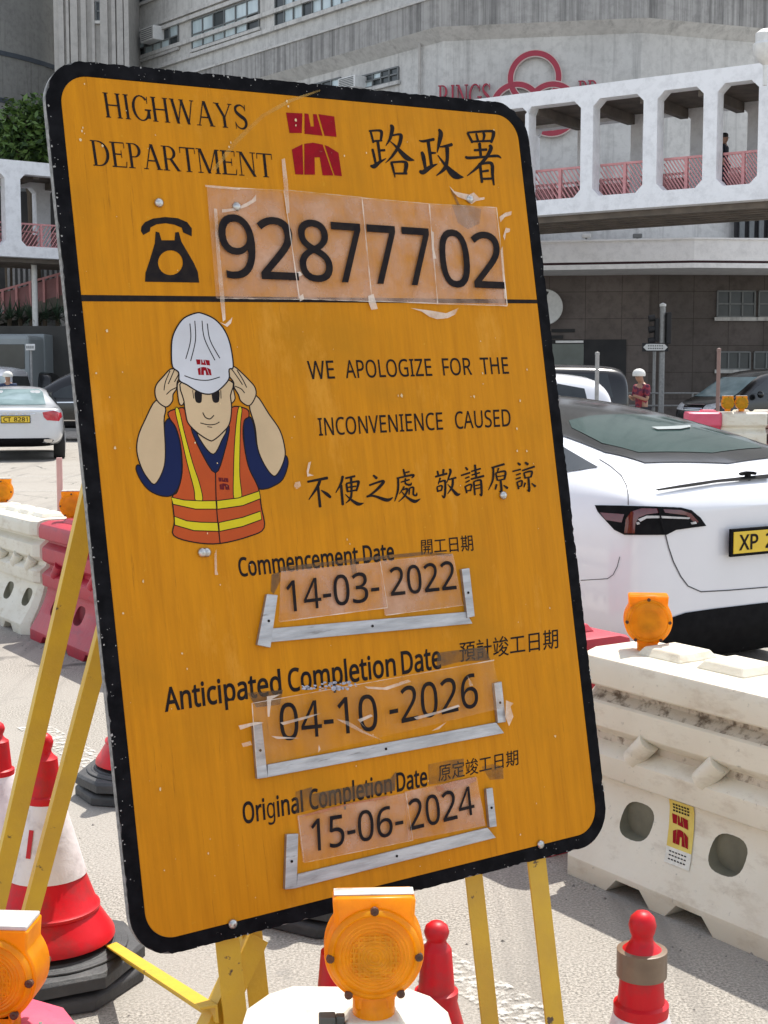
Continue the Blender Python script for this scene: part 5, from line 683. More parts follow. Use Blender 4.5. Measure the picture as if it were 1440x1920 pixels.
# clear plastic sheets, tape and scraps over the numbers
def sheet(name, px, m, w, wob=.0025, nn=14):
    """a slightly wavy plastic sheet over a quad of photo pixels"""
    mb = MB(); q = [px[0], px[1], px[2], px[3]]; rr = random.Random(int(px[0][0] * 7 + px[0][1]))
    a = [rr.uniform(0, 6.28) for _ in range(4)]
    vs = []
    for j in range(nn + 1):
        for i in range(nn + 1):
            s, t = i / nn, j / nn; p = S(*bil(q, s, t)); z = w + wob * (.5 + .5 * math.sin(7 * s + 4 * t + a[0]) * math.cos(6 * t - 3 * s + a[1]))
            vs.append((p[0], p[1], z))
    k = nn + 1
    mb.add(vs, [(j * k + i, j * k + i + 1, (j + 1) * k + i + 1, (j + 1) * k + i) for j in range(nn) for i in range(nn)])
    return pbuild(mb, name, m, smooth=True)
def scrap(name, px, m, w): mb = MB(); mb.flat([pxq(px)], L3(w)); return pbuild(mb, name, m)
for i, q in enumerate([[(386, 352), (528, 359), (560, 562), (404, 560)], [(529, 358), (675, 372), (694, 566), (558, 561)], [(675, 373), (801, 384), (817, 571), (693, 564)], [(801, 384), (927, 391), (947, 574), (816, 572)]]):
    sheet('plastic_cover', q, M_FILM, .0024 + .0006 * i)
scrap('plastic_flap', [(768, 578), (806, 583), (835, 588), (858, 578), (852, 590), (838, 597), (818, 599), (803, 594), (790, 585)], M_TAPE, .004)
sheet('plastic_cover', z5([(322, 235), (795, 190), (830, 410), (312, 478)]), M_FILM, .0026)
sheet('plastic_cover', z5([(795, 185), (1150, 150), (1198, 398), (822, 447)]), M_FILM, .0032)
sheet('plastic_cover', z6([(335, 285), (1150, 140), (1185, 300), (350, 500)]), M_FILM2, .0128, .004, 30)
sheet('plastic_cover', z7([(305, 335), (758, 240), (788, 438), (330, 532)]), M_FILM, .0026)
sheet('plastic_cover', z7([(758, 235), (1062, 170), (1100, 378), (772, 440)]), M_FILM, .0032)
mb = MB()
for k, pl in enumerate([[(526, 300), (532, 298), (538, 345), (541, 400), (535, 402), (530, 350)], [(399, 392), (405, 393), (411, 480), (419, 560), (421, 600), (416, 604), (411, 566), (404, 480)], [(382, 348), (410, 350), (448, 354), (448, 357), (412, 355), (384, 352)],
    [(410, 605), (420, 609), (430, 600), (434, 595), (431, 607), (424, 614)], [(436, 392), (448, 388), (470, 376), (478, 366), (478, 378), (462, 388), (440, 396), (414, 400), (414, 394)],
    [(840, 350), (850, 360), (862, 363), (878, 366), (886, 362), (896, 372), (906, 371), (906, 375), (890, 378), (882, 384), (872, 376), (856, 370), (848, 362)],
    [(934, 408), (945, 400), (957, 397), (956, 404), (944, 408), (936, 418)], [(946, 428), (954, 430), (953, 436), (946, 438), (944, 452), (941, 444)], [(688, 556), (698, 552), (702, 566), (706, 580), (694, 582), (689, 568)], [(560, 556), (566, 552), (568, 562), (560, 566)],
    [(806, 434), (811, 436), (812, 470), (816, 486), (810, 486), (807, 462)], [(936, 470), (940, 462), (944, 520), (948, 562), (943, 560)], [(554, 512), (560, 510), (566, 516), (558, 520)],
    [(576, 868), (581, 866), (576, 888), (586, 892), (574, 894), (573, 884)], [(551, 905), (560, 903), (562, 912), (554, 918), (549, 912)], [(400, 1040), (404, 1030), (405, 1070), (407, 1078), (401, 1078)],
    z6([(290, 360), (345, 348), (375, 350), (330, 362), (296, 374)]), z6([(300, 420), (330, 412), (335, 425), (305, 432)]), z6([(385, 262), (430, 255), (400, 272), (394, 330), (388, 330)]), z6([(620, 338), (660, 346), (700, 372), (775, 410), (700, 382), (650, 356)]),
    z6([(880, 332), (960, 312), (1030, 290), (1035, 296), (960, 320), (890, 340)]), z6([(715, 228), (780, 232), (860, 205), (870, 212), (790, 240), (725, 236)]), z6([(430, 350), (520, 328), (568, 318), (520, 336), (440, 358)]), z6([(690, 340), (735, 322), (742, 328), (700, 348), (720, 370)]), z6([(1190, 275), (1215, 285), (1205, 296), (1215, 330), (1200, 362), (1188, 330)]),
    z6([(1060, 190), (1080, 225), (1068, 228)]), z6([(940, 378), (990, 348), (965, 372)]), z6([(560, 425), (566, 440), (558, 450)]), z6([(400, 395), (500, 402), (420, 405)])]):
    mb = MB(); mb.flat([pxq(pl)], L3(.006 + .0001 * (k % 5) + (.012 if k > 15 else 0))); pbuild(mb, 'tape_scrap', M_TAPE, fix=False)
M_GTAPE = film_mat('grimy_tape_film', (.12, .07, .03), .55, .4)
for k, pl in enumerate([z5([(320, 215), (690, 172), (1010, 140), (1150, 150), (1150, 162), (1010, 158), (690, 188), (320, 240)]), z5([(280, 250), (318, 238), (322, 280), (290, 345), (275, 330)]), z5([(655, 190), (685, 188), (690, 240), (668, 245)]),
    z7([(300, 235), (370, 215), (368, 245), (520, 215), (700, 180), (725, 148), (720, 230), (560, 262), (420, 300), (330, 320), (300, 330)]), z7([(860, 120), (930, 105), (1010, 95), (1008, 170), (905, 200), (862, 205)]), z7([(1085, 130), (1130, 118), (1175, 128), (1178, 180), (1120, 185)]),
    z6([(970, 115), (1130, 95), (1150, 140), (1050, 145), (970, 165)]), z6([(330, 250), (450, 240), (440, 290), (360, 300)]), [(843, 352), (852, 364), (862, 386), (856, 384), (846, 362)], [(846, 384), (862, 384), (880, 386), (902, 392), (898, 420), (876, 430), (858, 418), (852, 400)]]):
    mb = MB(); mb.flat([pxq(pl)], L3(.0018 + .00006 * k)); pbuild(mb, 'grimy_tape', M_GTAPE, fix=False)
M_SALM = mat('salmon_tape', (.46, .17, .06), (.38, .13, .05), scale=60, rough=.4, bump=.6)
for k, pl in enumerate([z7([(890, 215), (960, 190), (1060, 172), (1060, 190), (980, 222), (900, 232)]), z7([(300, 345), (420, 320), (520, 290), (680, 262), (690, 250), (540, 280), (400, 312)])]): mb = MB(); mb.flat([pxq(pl)], L3(.0042 + .0001 * k)); pbuild(mb, 'tape_scrap', M_SALM, fix=False)
mb = MB(); rr = random.Random(11)                   # torn foil on the middle cover
for k in range(46):
    a = rr.random(); x, y = 500 + a * 180 + rr.uniform(-10, 10), 229 - a * 4 + rr.uniform(-12, 12); s = rr.uniform(4, 13)
    mb.flat([pxq(z6([(x + s * rr.uniform(.4, 1) * math.cos(t), y + s * .6 * rr.uniform(.4, 1) * math.sin(t)) for t in (0, 1.3, 2.5, 3.8, 5)]))], L3(.0185 + .0001 * k))
pbuild(mb, 'torn_foil', mat('foil_scrap', (.42, .42, .48), (.16, .16, .2), scale=90, rough=.25, metal=.4), fix=False)
for k, (a, b, wd) in enumerate([((529, 358), (558, 561), 2.2), ((675, 372), (694, 566), 2.2), ((801, 384), (817, 571), 2.0), ((927, 391), (947, 574), 2.4), ((386, 352), (528, 359), 1.6), ((529, 358), (675, 372), 1.4), ((675, 373), (801, 384), 1.4), ((801, 384), (927, 391), 1.4), ((404, 561), (560, 563), 1.6), ((558, 562), (694, 567), 1.6), ((693, 566), (947, 575), 1.8),
    (z5([(312, 478)])[0], z5([(830, 410)])[0], 2.2), (z5([(822, 447)])[0], z5([(1198, 398)])[0], 2.0), (z5([(795, 190)])[0], z5([(830, 410)])[0], 1.4), (z7([(330, 532)])[0], z7([(788, 438)])[0], 1.6), (z7([(758, 240)])[0], z7([(788, 438)])[0], 1.6), (z7([(305, 335)])[0], z7([(330, 532)])[0], 1.4), (z6([(335, 285)])[0], z6([(350, 500)])[0], 1.8), (z6([(335, 285)])[0], z6([(1150, 140)])[0], 1.8)]):
    d = Vector((b[0] - a[0], b[1] - a[1])).normalized(); nx, ny = -d.y * wd / 2, d.x * wd / 2; n = 14; rr = random.Random(k); mb = MB(); L = []
    for i in range(n + 1): t = i / n; j = rr.uniform(.25, 1.2); x, y = a[0] + (b[0] - a[0]) * t, a[1] + (b[1] - a[1]) * t; L += [(x + nx * j, y + ny * j), (x - nx * j, y - ny * j)]
    mb.add([L3(.0098 + .00005 * k + (.008 if k > 16 else 0))(S(*q)) for q in L], [(2 * i, 2 * i + 1, 2 * i + 3, 2 * i + 2) for i in range(n)]); pbuild(mb, 'film_edge', M_TAPE, fix=False)
# flecks of old glue, paint chips on the border and its edge
mb = MB(); rr = random.Random(5)
spots = [(160, 152), (158, 158), (124, 188), (155, 240), (153, 246), (150, 262), (120, 282), (192, 274), (236, 208), (432, 268), (429, 276), (645, 293), (537, 190), (540, 200), (554, 236), (554, 226), (925, 244), (824, 304), (686, 287), (746, 742), (752, 742), (882, 744), (888, 744), (987, 693), (974, 752), (551, 782), (968, 804), (969, 846), (987, 846), (388, 1000), (365, 830), (412, 757), (550, 1110), (340, 1225), (350, 1254), (655, 1020), (650, 1012), (230, 1150), (900, 640), (904, 700), (905, 720), (180, 700), (215, 840), (268, 1090), (1030, 1140), (1040, 1380), (300, 1480), (390, 1600), (240, 1340), (975, 1565), (200, 620), (205, 745)]
for k in range(70): spots.append((rr.uniform(150, 1020), rr.uniform(180, 1700)))
for k, (x, y) in enumerate(spots):
    u, v = S(x, y)
    if not (.05 < u < BW - .05 and .05 < v < BH - .05): continue
    s = rr.uniform(.0015, .004) * (1 if k < 51 else .5); a = rr.uniform(0, 3)
    mb.flat([[(u + s * rr.uniform(.5, 1.2) * math.cos(a + t), v + s * 1.4 * rr.uniform(.5, 1.2) * math.sin(a + t)) for t in (0, 1.1, 2.2, 3.3, 4.6)]], L3(.0021 + .00003 * (k % 40)))
tag(pbuild(mb, 'glue_flecks', mat('glue_fleck', (.74, .56, .30), rough=.4), fix=False), kind='stuff')
mb = MB()
for k in range(210):
    t = rr.random(); e = rr.random(); d = rr.random() ** 2.5 * .034
    if e < .34: u, v = .1 + t * (BW - .2), BH - d - .001
    elif e < .74: u, v = d + .001, .08 + (BH - .16) * t ** (1.3)
    elif e < .88: u, v = .1 + t * (BW - .2), d + .001
    else: u, v = BW - d - .001, .1 + t * (BH - .2)
    s = rr.uniform(.0006, .0028) * (1.3 if d < .004 else .6); a = rr.uniform(0, 3)
    mb.flat([[(u + s * rr.uniform(.4, 1.3) * math.cos(a + q), v + s * rr.uniform(.4, 1.3) * math.sin(a + q)) for q in (0, 1.2, 2.4, 3.4, 4.7)]], L3(.0013 + .00002 * (k % 30)))
tag(pbuild(mb, 'paint_chips', mat('chip_white', (.42, .41, .38), (.2, .2, .19), scale=200, rough=.6), fix=False), kind='stuff')
mb = MB()
mb.flat([[S(a, b) for a, b in ((397, 318), (440, 262), (490, 215), (540, 187), (600, 168), (600, 171), (545, 192), (495, 220), (446, 268), (404, 320))]], L3(.0011))
pbuild(mb, 'scratch_mark', film_mat('scuffed_yellow', (.74, .46, .10), .3, .5), fix=False)
for (x, y) in ((297, 381), (879, 374), (442, 388), (378, 1036), (386, 1036), (942, 929), (435, 1732), (1012, 1583)):
    u, v = S(x, y); r = MB(); r.lathe([(.009, .001), (.0115, .002), (.011, .006), (.007, .009), (0, .010)], (u, v, .001), 10); pbuild(r, 'bolt', M_STEEL, smooth=50)

# legs: two front posts with an inner post beside each, rear struts, low brace (local board coordinates -> world)
def angle_iron(name, a, b, w=.045, t=.005, face=(0, -1, 0), flip=1, parent=None):
    """an L-section bar from a to b (world coordinates)"""
    a, b = Vector(a), Vector(b); d = (b - a).normalized(); f = Vector(face); f = (f - d * f.dot(d)).normalized(); r = d.cross(f) * flip
    mb = MB()
    prof = [(0, 0), (w, 0), (w, -t), (t, -t), (t, -w), (0, -w)]
    fa = lambda p: a + r * p[0] + f * p[1]; fb = lambda p: b + r * p[0] + f * p[1]
    mb.prism([prof], fa, fb)
    mi = bm4.inverted(); mb.v = [mi @ v for v in mb.v]
    return pbuild(mb, name, M_LEG, bevel=.0012)
def bw(u, v, wv=0.0): return BO + (BU * u + BV * v + BN * wv) * BS
def down(u, wv): p = bw(u, 0, wv); return p - BV * (p.z / BV.z)
uL = S(455, 1735)[0]; uR = S(1034, 1605)[0]; uL2 = S(518, 1722)[0]; uR2 = S(938, 1630)[0]
angle_iron('front_leg', down(uL, -.026), bw(uL, 1.95, -.026), .05, .005, BN, -1)
angle_iron('front_leg', down(uR, -.026), bw(uR, 1.95, -.026), .05, .005, BN, -1)
angle_iron('inner_post', down(uL2, -.085), bw(uL2, 1.75, -.085), .045, .005, BN, -1)
angle_iron('inner_post', down(uR2, -.085), bw(uR2, 1.75, -.085), .045, .005, BN, -1)
for v in (.35, 1.5): angle_iron('cross_rail', bw(.16, v, -.028), bw(BW - .16, v, -.028), .04, .005, BN, 1)
def onback(x, y, wv): o = BO + BN * wv * BS; return onplane(x, y, o, BN)
angle_iron('rear_strut', gnd(-80, 1950), onback(275, 400, -.09), .041, .005, (.35, -.93, 0), 1)
angle_iron('rear_strut', gnd(-10, 1920), onback(300, 745, -.09), .037, .005, (.35, -.93, 0), 1)
angle_iron('rear_strut', bw(1.22, 0, 0) * 1 + Vector((-.40, .66, -bw(1.22, 0, 0).z)), bw(1.2, 1.7, -.09), .05, .005, BN, 1)
angle_iron('low_brace', gnd(196, 1752, .06), onback(408, 1884, -.03), .034, .005, (0, 0, 1), 1)
angle_iron('corner_brace', onback(383, 1935, -.06), onback(470, 1750, -.06), .045, .005, BN, 1)

for body, x0, x1, yt, lab in (('RINGS', 822, 922, 162, 'red serif letters reading RINGS on the concrete wall left of the red rings'), ('PR', 1084, 1124, 153, 'tops of red serif letters right of the red rings above the footbridge roof')):
    a = facet(x0, yt); L = (facet(x1, yt) - a).length; h = 42 * sp; t = thing('wall_lettering', lab, 'letters', tuple(a - Vector((0, 0, h)))); x = 0; tot = sum(SERIF[c][0] for c in body)
    for c in body:
        mb = MB(); kk = 0
        for pl in SERIF[c][1]:
            kk += 1; f = lambda p, k: a + e1 * ((x + p[0]) / tot * L) + Vector((0, 0, (p[1] / 662 - 1) * h)) + n1 * k
            mb.prism([pl], lambda p: f(p, .05), lambda p: f(p, .16 + .001 * (kk % 9)))
        mb.build('letter', M_REDSIGN, t); x += SERIF[c][0]

# ------------------------------------------------------------------ podium: canopy, stone wall, doors and windows
pod = thing('podium', 'dark stone clad podium with a white canopy fascia below the footbridge', 'building', (8, 48, 0))
CAN = [(-4, 47.75), (4.9, 46.1), (9.72, 45.0), (16, 45.6), (34, 52)]
cf = CAN + [(34, 62), (-4, 62)]
prism_xy(cf, 5.28, 5.93).build('canopy_fascia', M_FASC, pod)
prism_xy(offset_poly(CAN, .12) + [(34, 62), (-4, 62)], 5.20, 5.28).build('canopy_maroon_line', mat('dark_maroon_strip', (.05, .012, .02), rough=.6), pod)  # recessed dark maroon strip between the fascia and the lip
prism_xy(CAN + [(34, 61.9), (-4, 61.9)], 5.05, 5.20).build('canopy_lip', M_FASC, pod)
prism_xy(offset_poly(CAN, -.05) + offset_poly(CAN, .3)[::-1], 5.93, 5.98).build('canopy_coping', M_FASC, pod)
WALL = [(-4, 50.03), (8.9, 48.0), (16, 48.4), (34, 54)]
we0 = (xy(WALL[1]) - xy(WALL[0])).normalized(); wn0 = Vector((we0.y, -we0.x, 0)); WO0 = xy(WALL[1])
we1 = (xy(WALL[2]) - xy(WALL[1])).normalized(); wn1 = Vector((we1.y, -we1.x, 0))
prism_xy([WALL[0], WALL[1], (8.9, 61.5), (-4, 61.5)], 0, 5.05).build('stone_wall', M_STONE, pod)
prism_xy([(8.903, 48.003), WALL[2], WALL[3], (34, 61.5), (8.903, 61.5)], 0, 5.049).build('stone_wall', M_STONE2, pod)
def wp0(x, y, k=0.): return onplane(x, y, WO0 + wn0 * k, wn0)
def wp1(x, y, k=0.): return onplane(x, y, WO0 + wn1 * k, wn1)
def rect_on(fn, x0, y0, x1, y1, k, d, nrm, th, name, m, parent, z0=None):
    a, b = fn(x0, y0), fn(x1, y1); s = (b - a).dot(d); zb = b.z if z0 is None else z0
    mb = MB(); c = a + d * (s / 2) + nrm * (k + th / 2); c.z = (a.z + zb) / 2; mb.box(c, (abs(s), th, abs(a.z - zb)), Matrix((d, nrm, Vector((0, 0, 1)))).transposed()); return mb.build(name, m, parent)
rect_on(wp0, 1030, 637, 1172, 800, .003, we0, wn0, .05, 'doorway', M_DARK, pod, .14)
rect_on(wp0, 1030, 645, 1094, 705, .053, we0, wn0, .03, 'shop_glass', mat('greenish_shop_glass', (.12, .15, .14), (.07, .09, .085), scale=.8, rough=.1), pod)
rect_on(wp0, 1042, 639, 1094, 643, .055, we0, wn0, .12, 'door_lamp', M_FASC, pod)
def win1(x0, y0, x1, y1, cols, rows, seed):
    a, b = wp1(x0, y0), wp1(x1, y1); window_on((a - WO0).dot(we1), (b - WO0).dot(we1), b.z, a.z, WO0, we1, wn1, pod, cols, rows, .0, seed)
win1(1345, 546, 1414, 594, 3, 2, 1); win1(1423, 546, 1480, 594, 2, 2, 2); win1(1345, 660, 1405, 692, 3, 1, 3); win1(1414, 660, 1480, 692, 3, 1, 4)
lv = MB()
c = onplane(1380, 405, xy(C3) + Vector((0, -.1, 0)), Vector((0, -1, 0)))
for i in range(14): lv.box((c.x + .12 + i * .32, c.y - .35, 7.1), (.16, .12, 2.1))
lv.build('louvre', M_FRAME, pod); mb = MB(); mb.box((c.x + 2.2, c.y - .2, 7.1), (4.6, .06, 2.2)); mb.build('louvre_backing', M_DARK, pod)
mb = MB(); c = wp0(1022, 576, .3); r = 33 * .0181
mb.lathe([(r, 0), (r, .10), (r * .97, .12), (0, .12)], tuple(c), 40, M=Matrix((we0, Vector((0, 0, 1)), wn0)).transposed()); rsn = thing('round_sign', 'round white shop sign with a dark mark on the dark stone wall', 'sign', tuple(c)); mb.build('disc', M_WHITEP, rsn, smooth=40)
mb = MB(); f = lambda p: c + we0 * p[0] * r + Vector((0, 0, p[1] * r)) + wn0 * .125
mb.flat([[(-.05, .92), (.22, .85), (-.05, .35), (-.4, .1), (-.4, -.25), (-.05, -.3), (.15, -.62), (-.3, -.8), (-.75, -.3), (-.75, .4), (-.4, .8)]], f); mb.build('dark_mark', M_DARK, rsn)
for (x0, y0, x1, y1, lab) in ((1034, 617, 1078, 623, 'upper dark name plate under the round white shop sign'), (1034, 629, 1056, 635, 'lower shorter dark name plate under the round white shop sign')):
    a = wp0((x0 + x1) / 2, y1); t = thing('name_plate', lab, 'plate', tuple(a)); rect_on(wp0, x0, y0, x1, y1, .003, we0, wn0, .06, 'plate', M_DARK, t)
for x, y in ((1099, 453), (1195, 453)):
    c = at(x, y, 45.5); t = thing('floodlight', 'small pale floodlight on the white canopy ' + ('left' if x < 1150 else 'nearer the canopy corner'), 'floodlight', (c.x, c.y, 5.98)); mb = MB(); mb.box((c.x, c.y, 6.08), (.28, .18, .13)); mb.build('lamp_head', M_WHITEP if x < 1150 else M_FRAME, t, bevel=.02); mb = MB(); mb.box((c.x, c.y, 6.0), (.06, .06, .05)); mb.build('bracket', M_FRAME, t)

# ------------------------------------------------------------------ footbridges
def footbridge(label, A, B, s_open, zb=6.0, zt=9.3, wid=3.6, op=(6.4, 8.92), cham=.19, posts=()):
    """A -> B is the foot of the face seen by the camera; s_open lists the openings along it"""
    A, B = xy(A), xy(B); d = (B - A).normalized(); L = (B - A).length; nb = Vector((-d.y, d.x, 0)); nb = nb if nb.y > 0 else -nb
    root = thing('footbridge', label, 'footbridge', tuple(A.lerp(B, .5)))
    def face(k0, k1, name):
        mb = MB(); loops = [[(0, zb), (L, zb), (L, zt), (0, zt)]]
        for a, b in s_open: c = cham; loops.append([(a + c, op[0]), (a, op[0] + c), (a, op[1] - c), (a + c, op[1]), (b - c, op[1]), (b, op[1] - c), (b, op[0] + c), (b - c, op[0])])
        mb.prism(loops, lambda p: A + d * p[0] + nb * k0 + Vector((0, 0, p[1])), lambda p: A + d * p[0] + nb * k1 + Vector((0, 0, p[1]))); return mb.build(name, M_BRW, root)
    face(0, .42, 'side_wall'); face(wid - .42, wid, 'side_wall')
    M = Matrix((d, nb, Vector((0, 0, 1)))).transposed(); mid = A + d * (L / 2) + nb * (wid / 2)
    mb = MB(); mb.box(mid + Vector((0, 0, zt - .15)), (L, wid - .85, .26), M); mb.build('roof', M_SOFF, root)
    for k in range(int(L / 1.6)):
        mb = MB(); mb.box(A + d * (k * 1.6 + .5) + nb * (wid / 2) + Vector((0, 0, zt - .42)), (.22, wid - .85, .26), M); mb.build('roof_beam', M_SOFF, root)
    mb = MB(); mb.box(mid + Vector((0, 0, zb + .15)), (L, wid - .85, .26), M); mb.build('deck', M_SOFF, root)
    for k in range(6):
        mb = MB(); mb.box(A + d * (L / 2) + nb * (.55 + k * (wid - 1.1) / 5) + Vector((0, 0, zb - .075)), (L, .22, .17), M); mb.build('deck_beam', M_SOFF, root)
    for side, k in ((0, .5), (1, wid - .5)):
        for a, b in s_open:
            r = MB(); P = lambda s, z: A + d * s + nb * k + Vector((0, 0, z)); z0, z1 = op[0] + .04, op[0] + .86
            r.beam(P(a, z1), P(b, z1), .06, .06); r.beam(P(a, z0), P(b, z0), .05, .05); r.beam(P((a + b) / 2, z0), P((a + b) / 2, z1), .10, .08, d)
            n = 13
            for i in range(-5, n):
                sa = a + (b - a) * i / n; sb = sa + .55; za, zb_ = z0, z1
                if sa < a: za += (a - sa) / .55 * (z1 - z0); sa = a
                if sb > b: zb_ -= (sb - b) / .55 * (z1 - z0); sb = b
                if sb > sa: r.beam(P(sa, za), P(sb, zb_), .022, .03)
            r.build('railing', M_PINK, root)
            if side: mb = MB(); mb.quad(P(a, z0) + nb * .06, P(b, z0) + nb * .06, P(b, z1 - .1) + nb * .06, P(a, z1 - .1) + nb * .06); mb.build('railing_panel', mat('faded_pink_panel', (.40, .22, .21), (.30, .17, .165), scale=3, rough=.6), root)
    for s in posts:
        mb = MB(); c = A + d * s + nb * (wid / 2); mb.box(c + Vector((0, 0, zb / 2 - .2)), (.7, .7, zb - .4), M); mb.build('pier', M_BRW, root, bevel=.08)
    return root
def bridge_dir(A, B, xs):
    A, B = xy(A), xy(B); d = (B - A).normalized(); nn = Vector((d.y, -d.x, 0)); return [(onplane(x, 300, A, nn) - A).dot(d) for x in xs]
RA, RB = (13.6, 32.8), (-6.2, 46.18)
ox = bridge_dir(RA, RB, [1420, 1343, 1317, 1231, 1205, 1111, 1088, 984]); so = [(ox[i], ox[i + 1]) for i in range(0, 8, 2)]
st = so[0][1] - so[0][0] + .5
so = [(so[0][0] - st, so[0][1] - st)] + so + [(so[-1][0] + st, so[-1][1] + st), (so[-1][0] + 2 * st, so[-1][1] + 2 * st)] + [(so[-1][0] + q * st, so[-1][1] + q * st) for q in range(3, 8)]
so = [(a, b) for a, b in so if a > .2 and b < 23.5]
footbridge('white covered footbridge with octagonal openings crossing at the upper right', RA, RB, so, posts=(17.6,))
LA, LB = (-22.0, 45.9), (-3.5, 59.4)
ox = bridge_dir(LA, LB, [-90, 8, 37, 130]); so = [(ox[0], ox[1]), (ox[2], ox[3])]
st = so[1][0] - so[0][0]
so = [(so[0][0] - st, so[0][1] - st)] + so + [(so[1][0] + st * k, so[1][1] + st * k) for k in (1, 2)]; so = [(a, b) for a, b in so if a > .2 and b < 22.6]
footbridge('distant white footbridge with pink railings at the left behind the notice board', LA, LB, so, zt=9.45, op=(6.4, 8.98), posts=())

# ------------------------------------------------------------------ dark podium, stair rail and plants under the left footbridge
lb = thing('shaded_building', 'deeply shaded lower building under the left footbridge', 'building', (-18, 66, 0))
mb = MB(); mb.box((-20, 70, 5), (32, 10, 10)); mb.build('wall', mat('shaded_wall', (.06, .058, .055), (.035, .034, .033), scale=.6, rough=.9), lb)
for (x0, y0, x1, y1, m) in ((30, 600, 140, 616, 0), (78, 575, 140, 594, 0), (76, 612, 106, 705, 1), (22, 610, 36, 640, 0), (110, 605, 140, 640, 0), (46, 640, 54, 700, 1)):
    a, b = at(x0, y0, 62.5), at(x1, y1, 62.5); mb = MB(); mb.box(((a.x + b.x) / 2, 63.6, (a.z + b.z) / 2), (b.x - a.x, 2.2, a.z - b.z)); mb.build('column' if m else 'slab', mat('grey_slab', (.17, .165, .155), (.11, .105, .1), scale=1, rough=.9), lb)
for i in range(12):
    c = at(6 + i * 10, 520, 60); mb = MB(); mb.box((c.x, 60.9, 6.0), (.10, .1, 1.4)); mb.build('grille_bar', M_GREYMET, lb)
sr = thing('stair_railing', 'sloping pink stair railing below the left footbridge', 'railing', (-15, 57, 4))
p0, p1 = at(-20, 556, 57), at(134, 512, 57)
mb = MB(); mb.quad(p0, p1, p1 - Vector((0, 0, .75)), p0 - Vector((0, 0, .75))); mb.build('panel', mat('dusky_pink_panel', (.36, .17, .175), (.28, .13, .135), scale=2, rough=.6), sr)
for i in range(7): a = p0.lerp(p1, i / 6); mb = MB(); mb.beam(a + Vector((0, -.05, .12)), a + Vector((0, -.05, -.85)), .09, .09); mb.build('post', M_PINK, sr)
mb = MB(); mb.beam(p0 + Vector((0, -.05, .1)), p1 + Vector((0, -.05, .1)), .08, .08); mb.build('handrail', M_PINK, sr)
mb = MB(); mb.prism([[(p0.x, p0.z - .75), (p1.x, p1.z - .75), (p1.x, p1.z - 1.2), (p0.x, p0.z - 1.2)]], lambda p: Vector((p[0], 57.0, p[1])), lambda p: Vector((p[0], 59.4, p[1]))); mb.build('stair_slab', M_SOFF, sr)
a = at(65, 548, 54); mb = MB(); mb.tube([(a.x, 54, a.z - 2.2), (a.x, 54, 6.1)], .11, 12); po = thing('bridge_post', 'slim white round post under the left footbridge', 'post', (a.x, 54, a.z - 2.2)); mb.build('shaft', M_WHITEP, po, smooth=40); mb = MB(); mb.lathe([(.2, 0), (.2, .06), (.11, .1)], (a.x, 54, a.z - 2.2), 14); mb.build('foot', M_WHITEP, po)
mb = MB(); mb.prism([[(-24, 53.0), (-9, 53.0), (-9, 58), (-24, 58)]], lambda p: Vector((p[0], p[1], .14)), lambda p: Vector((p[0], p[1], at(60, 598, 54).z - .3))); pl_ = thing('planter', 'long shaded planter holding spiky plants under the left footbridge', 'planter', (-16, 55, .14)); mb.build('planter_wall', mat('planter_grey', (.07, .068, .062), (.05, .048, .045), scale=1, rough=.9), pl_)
M_LEAF = mat('leaf_green', (.075, .150, .028), (.115, .19, .042), scale=1.2, rough=.55); M_LEAF2 = mat('leaf_dark_green', (.022, .052, .014), (.035, .070, .02), scale=1.2, rough=.5); M_BARK = mat('bark', (.10, .075, .05), rough=.9, bump=.5)
M_PALM = mat('spiky_leaf', (.045, .085, .05), (.09, .13, .085), scale=2, rough=.45)
rr = random.Random(21)
for i, x in enumerate((-4, 18, 38, 60, 84, 108, 128)):
    base = at(x, 600, 54.6 + (i % 3) * .5); t = thing('spiky_plant', ['arching spiky plant at the left edge in the shaded planter', 'spiky plant with long narrow leaves second from the left edge in the planter', 'bushy spiky plant left of the slim white post', 'spiky plant at the foot of the slim white post', 'pale spiky plant right of the slim white post', 'tall spiky plant beside the notice board edge', 'spiky plant half hidden behind the notice board'][i], 'plant', tuple(base), group='spiky plants in the planter')
    mb = MB()
    for k in range(46):
        az, el, L = rr.uniform(0, 6.28), rr.uniform(.15, 1.35), rr.uniform(.7, 1.35); h = Vector((math.cos(az), math.sin(az), 0)); side = Vector((-math.sin(az), math.cos(az), 0)); wv = rr.uniform(.03, .06); pts = []
        for q in range(6): u = q / 5; pts.append(base + h * (L * u * math.cos(el)) + Vector((0, 0, L * u * math.sin(el) - .55 * L * u * u * math.cos(el))))
        vs = [p + side * wv * (1 - u / 5.2) * sgn for u, p in enumerate(pts) for sgn in (-1, 1)]; mb.add(vs, [(2 * q, 2 * q + 1, 2 * q + 3, 2 * q + 2) for q in range(5)])
    mb.build('leaves', M_PALM, t, fix=False); mb = MB(); mb.tube([base - Vector((0, 0, .3)), base + Vector((0, 0, .12))], .09, 8); mb.build('stem', M_BARK, t)

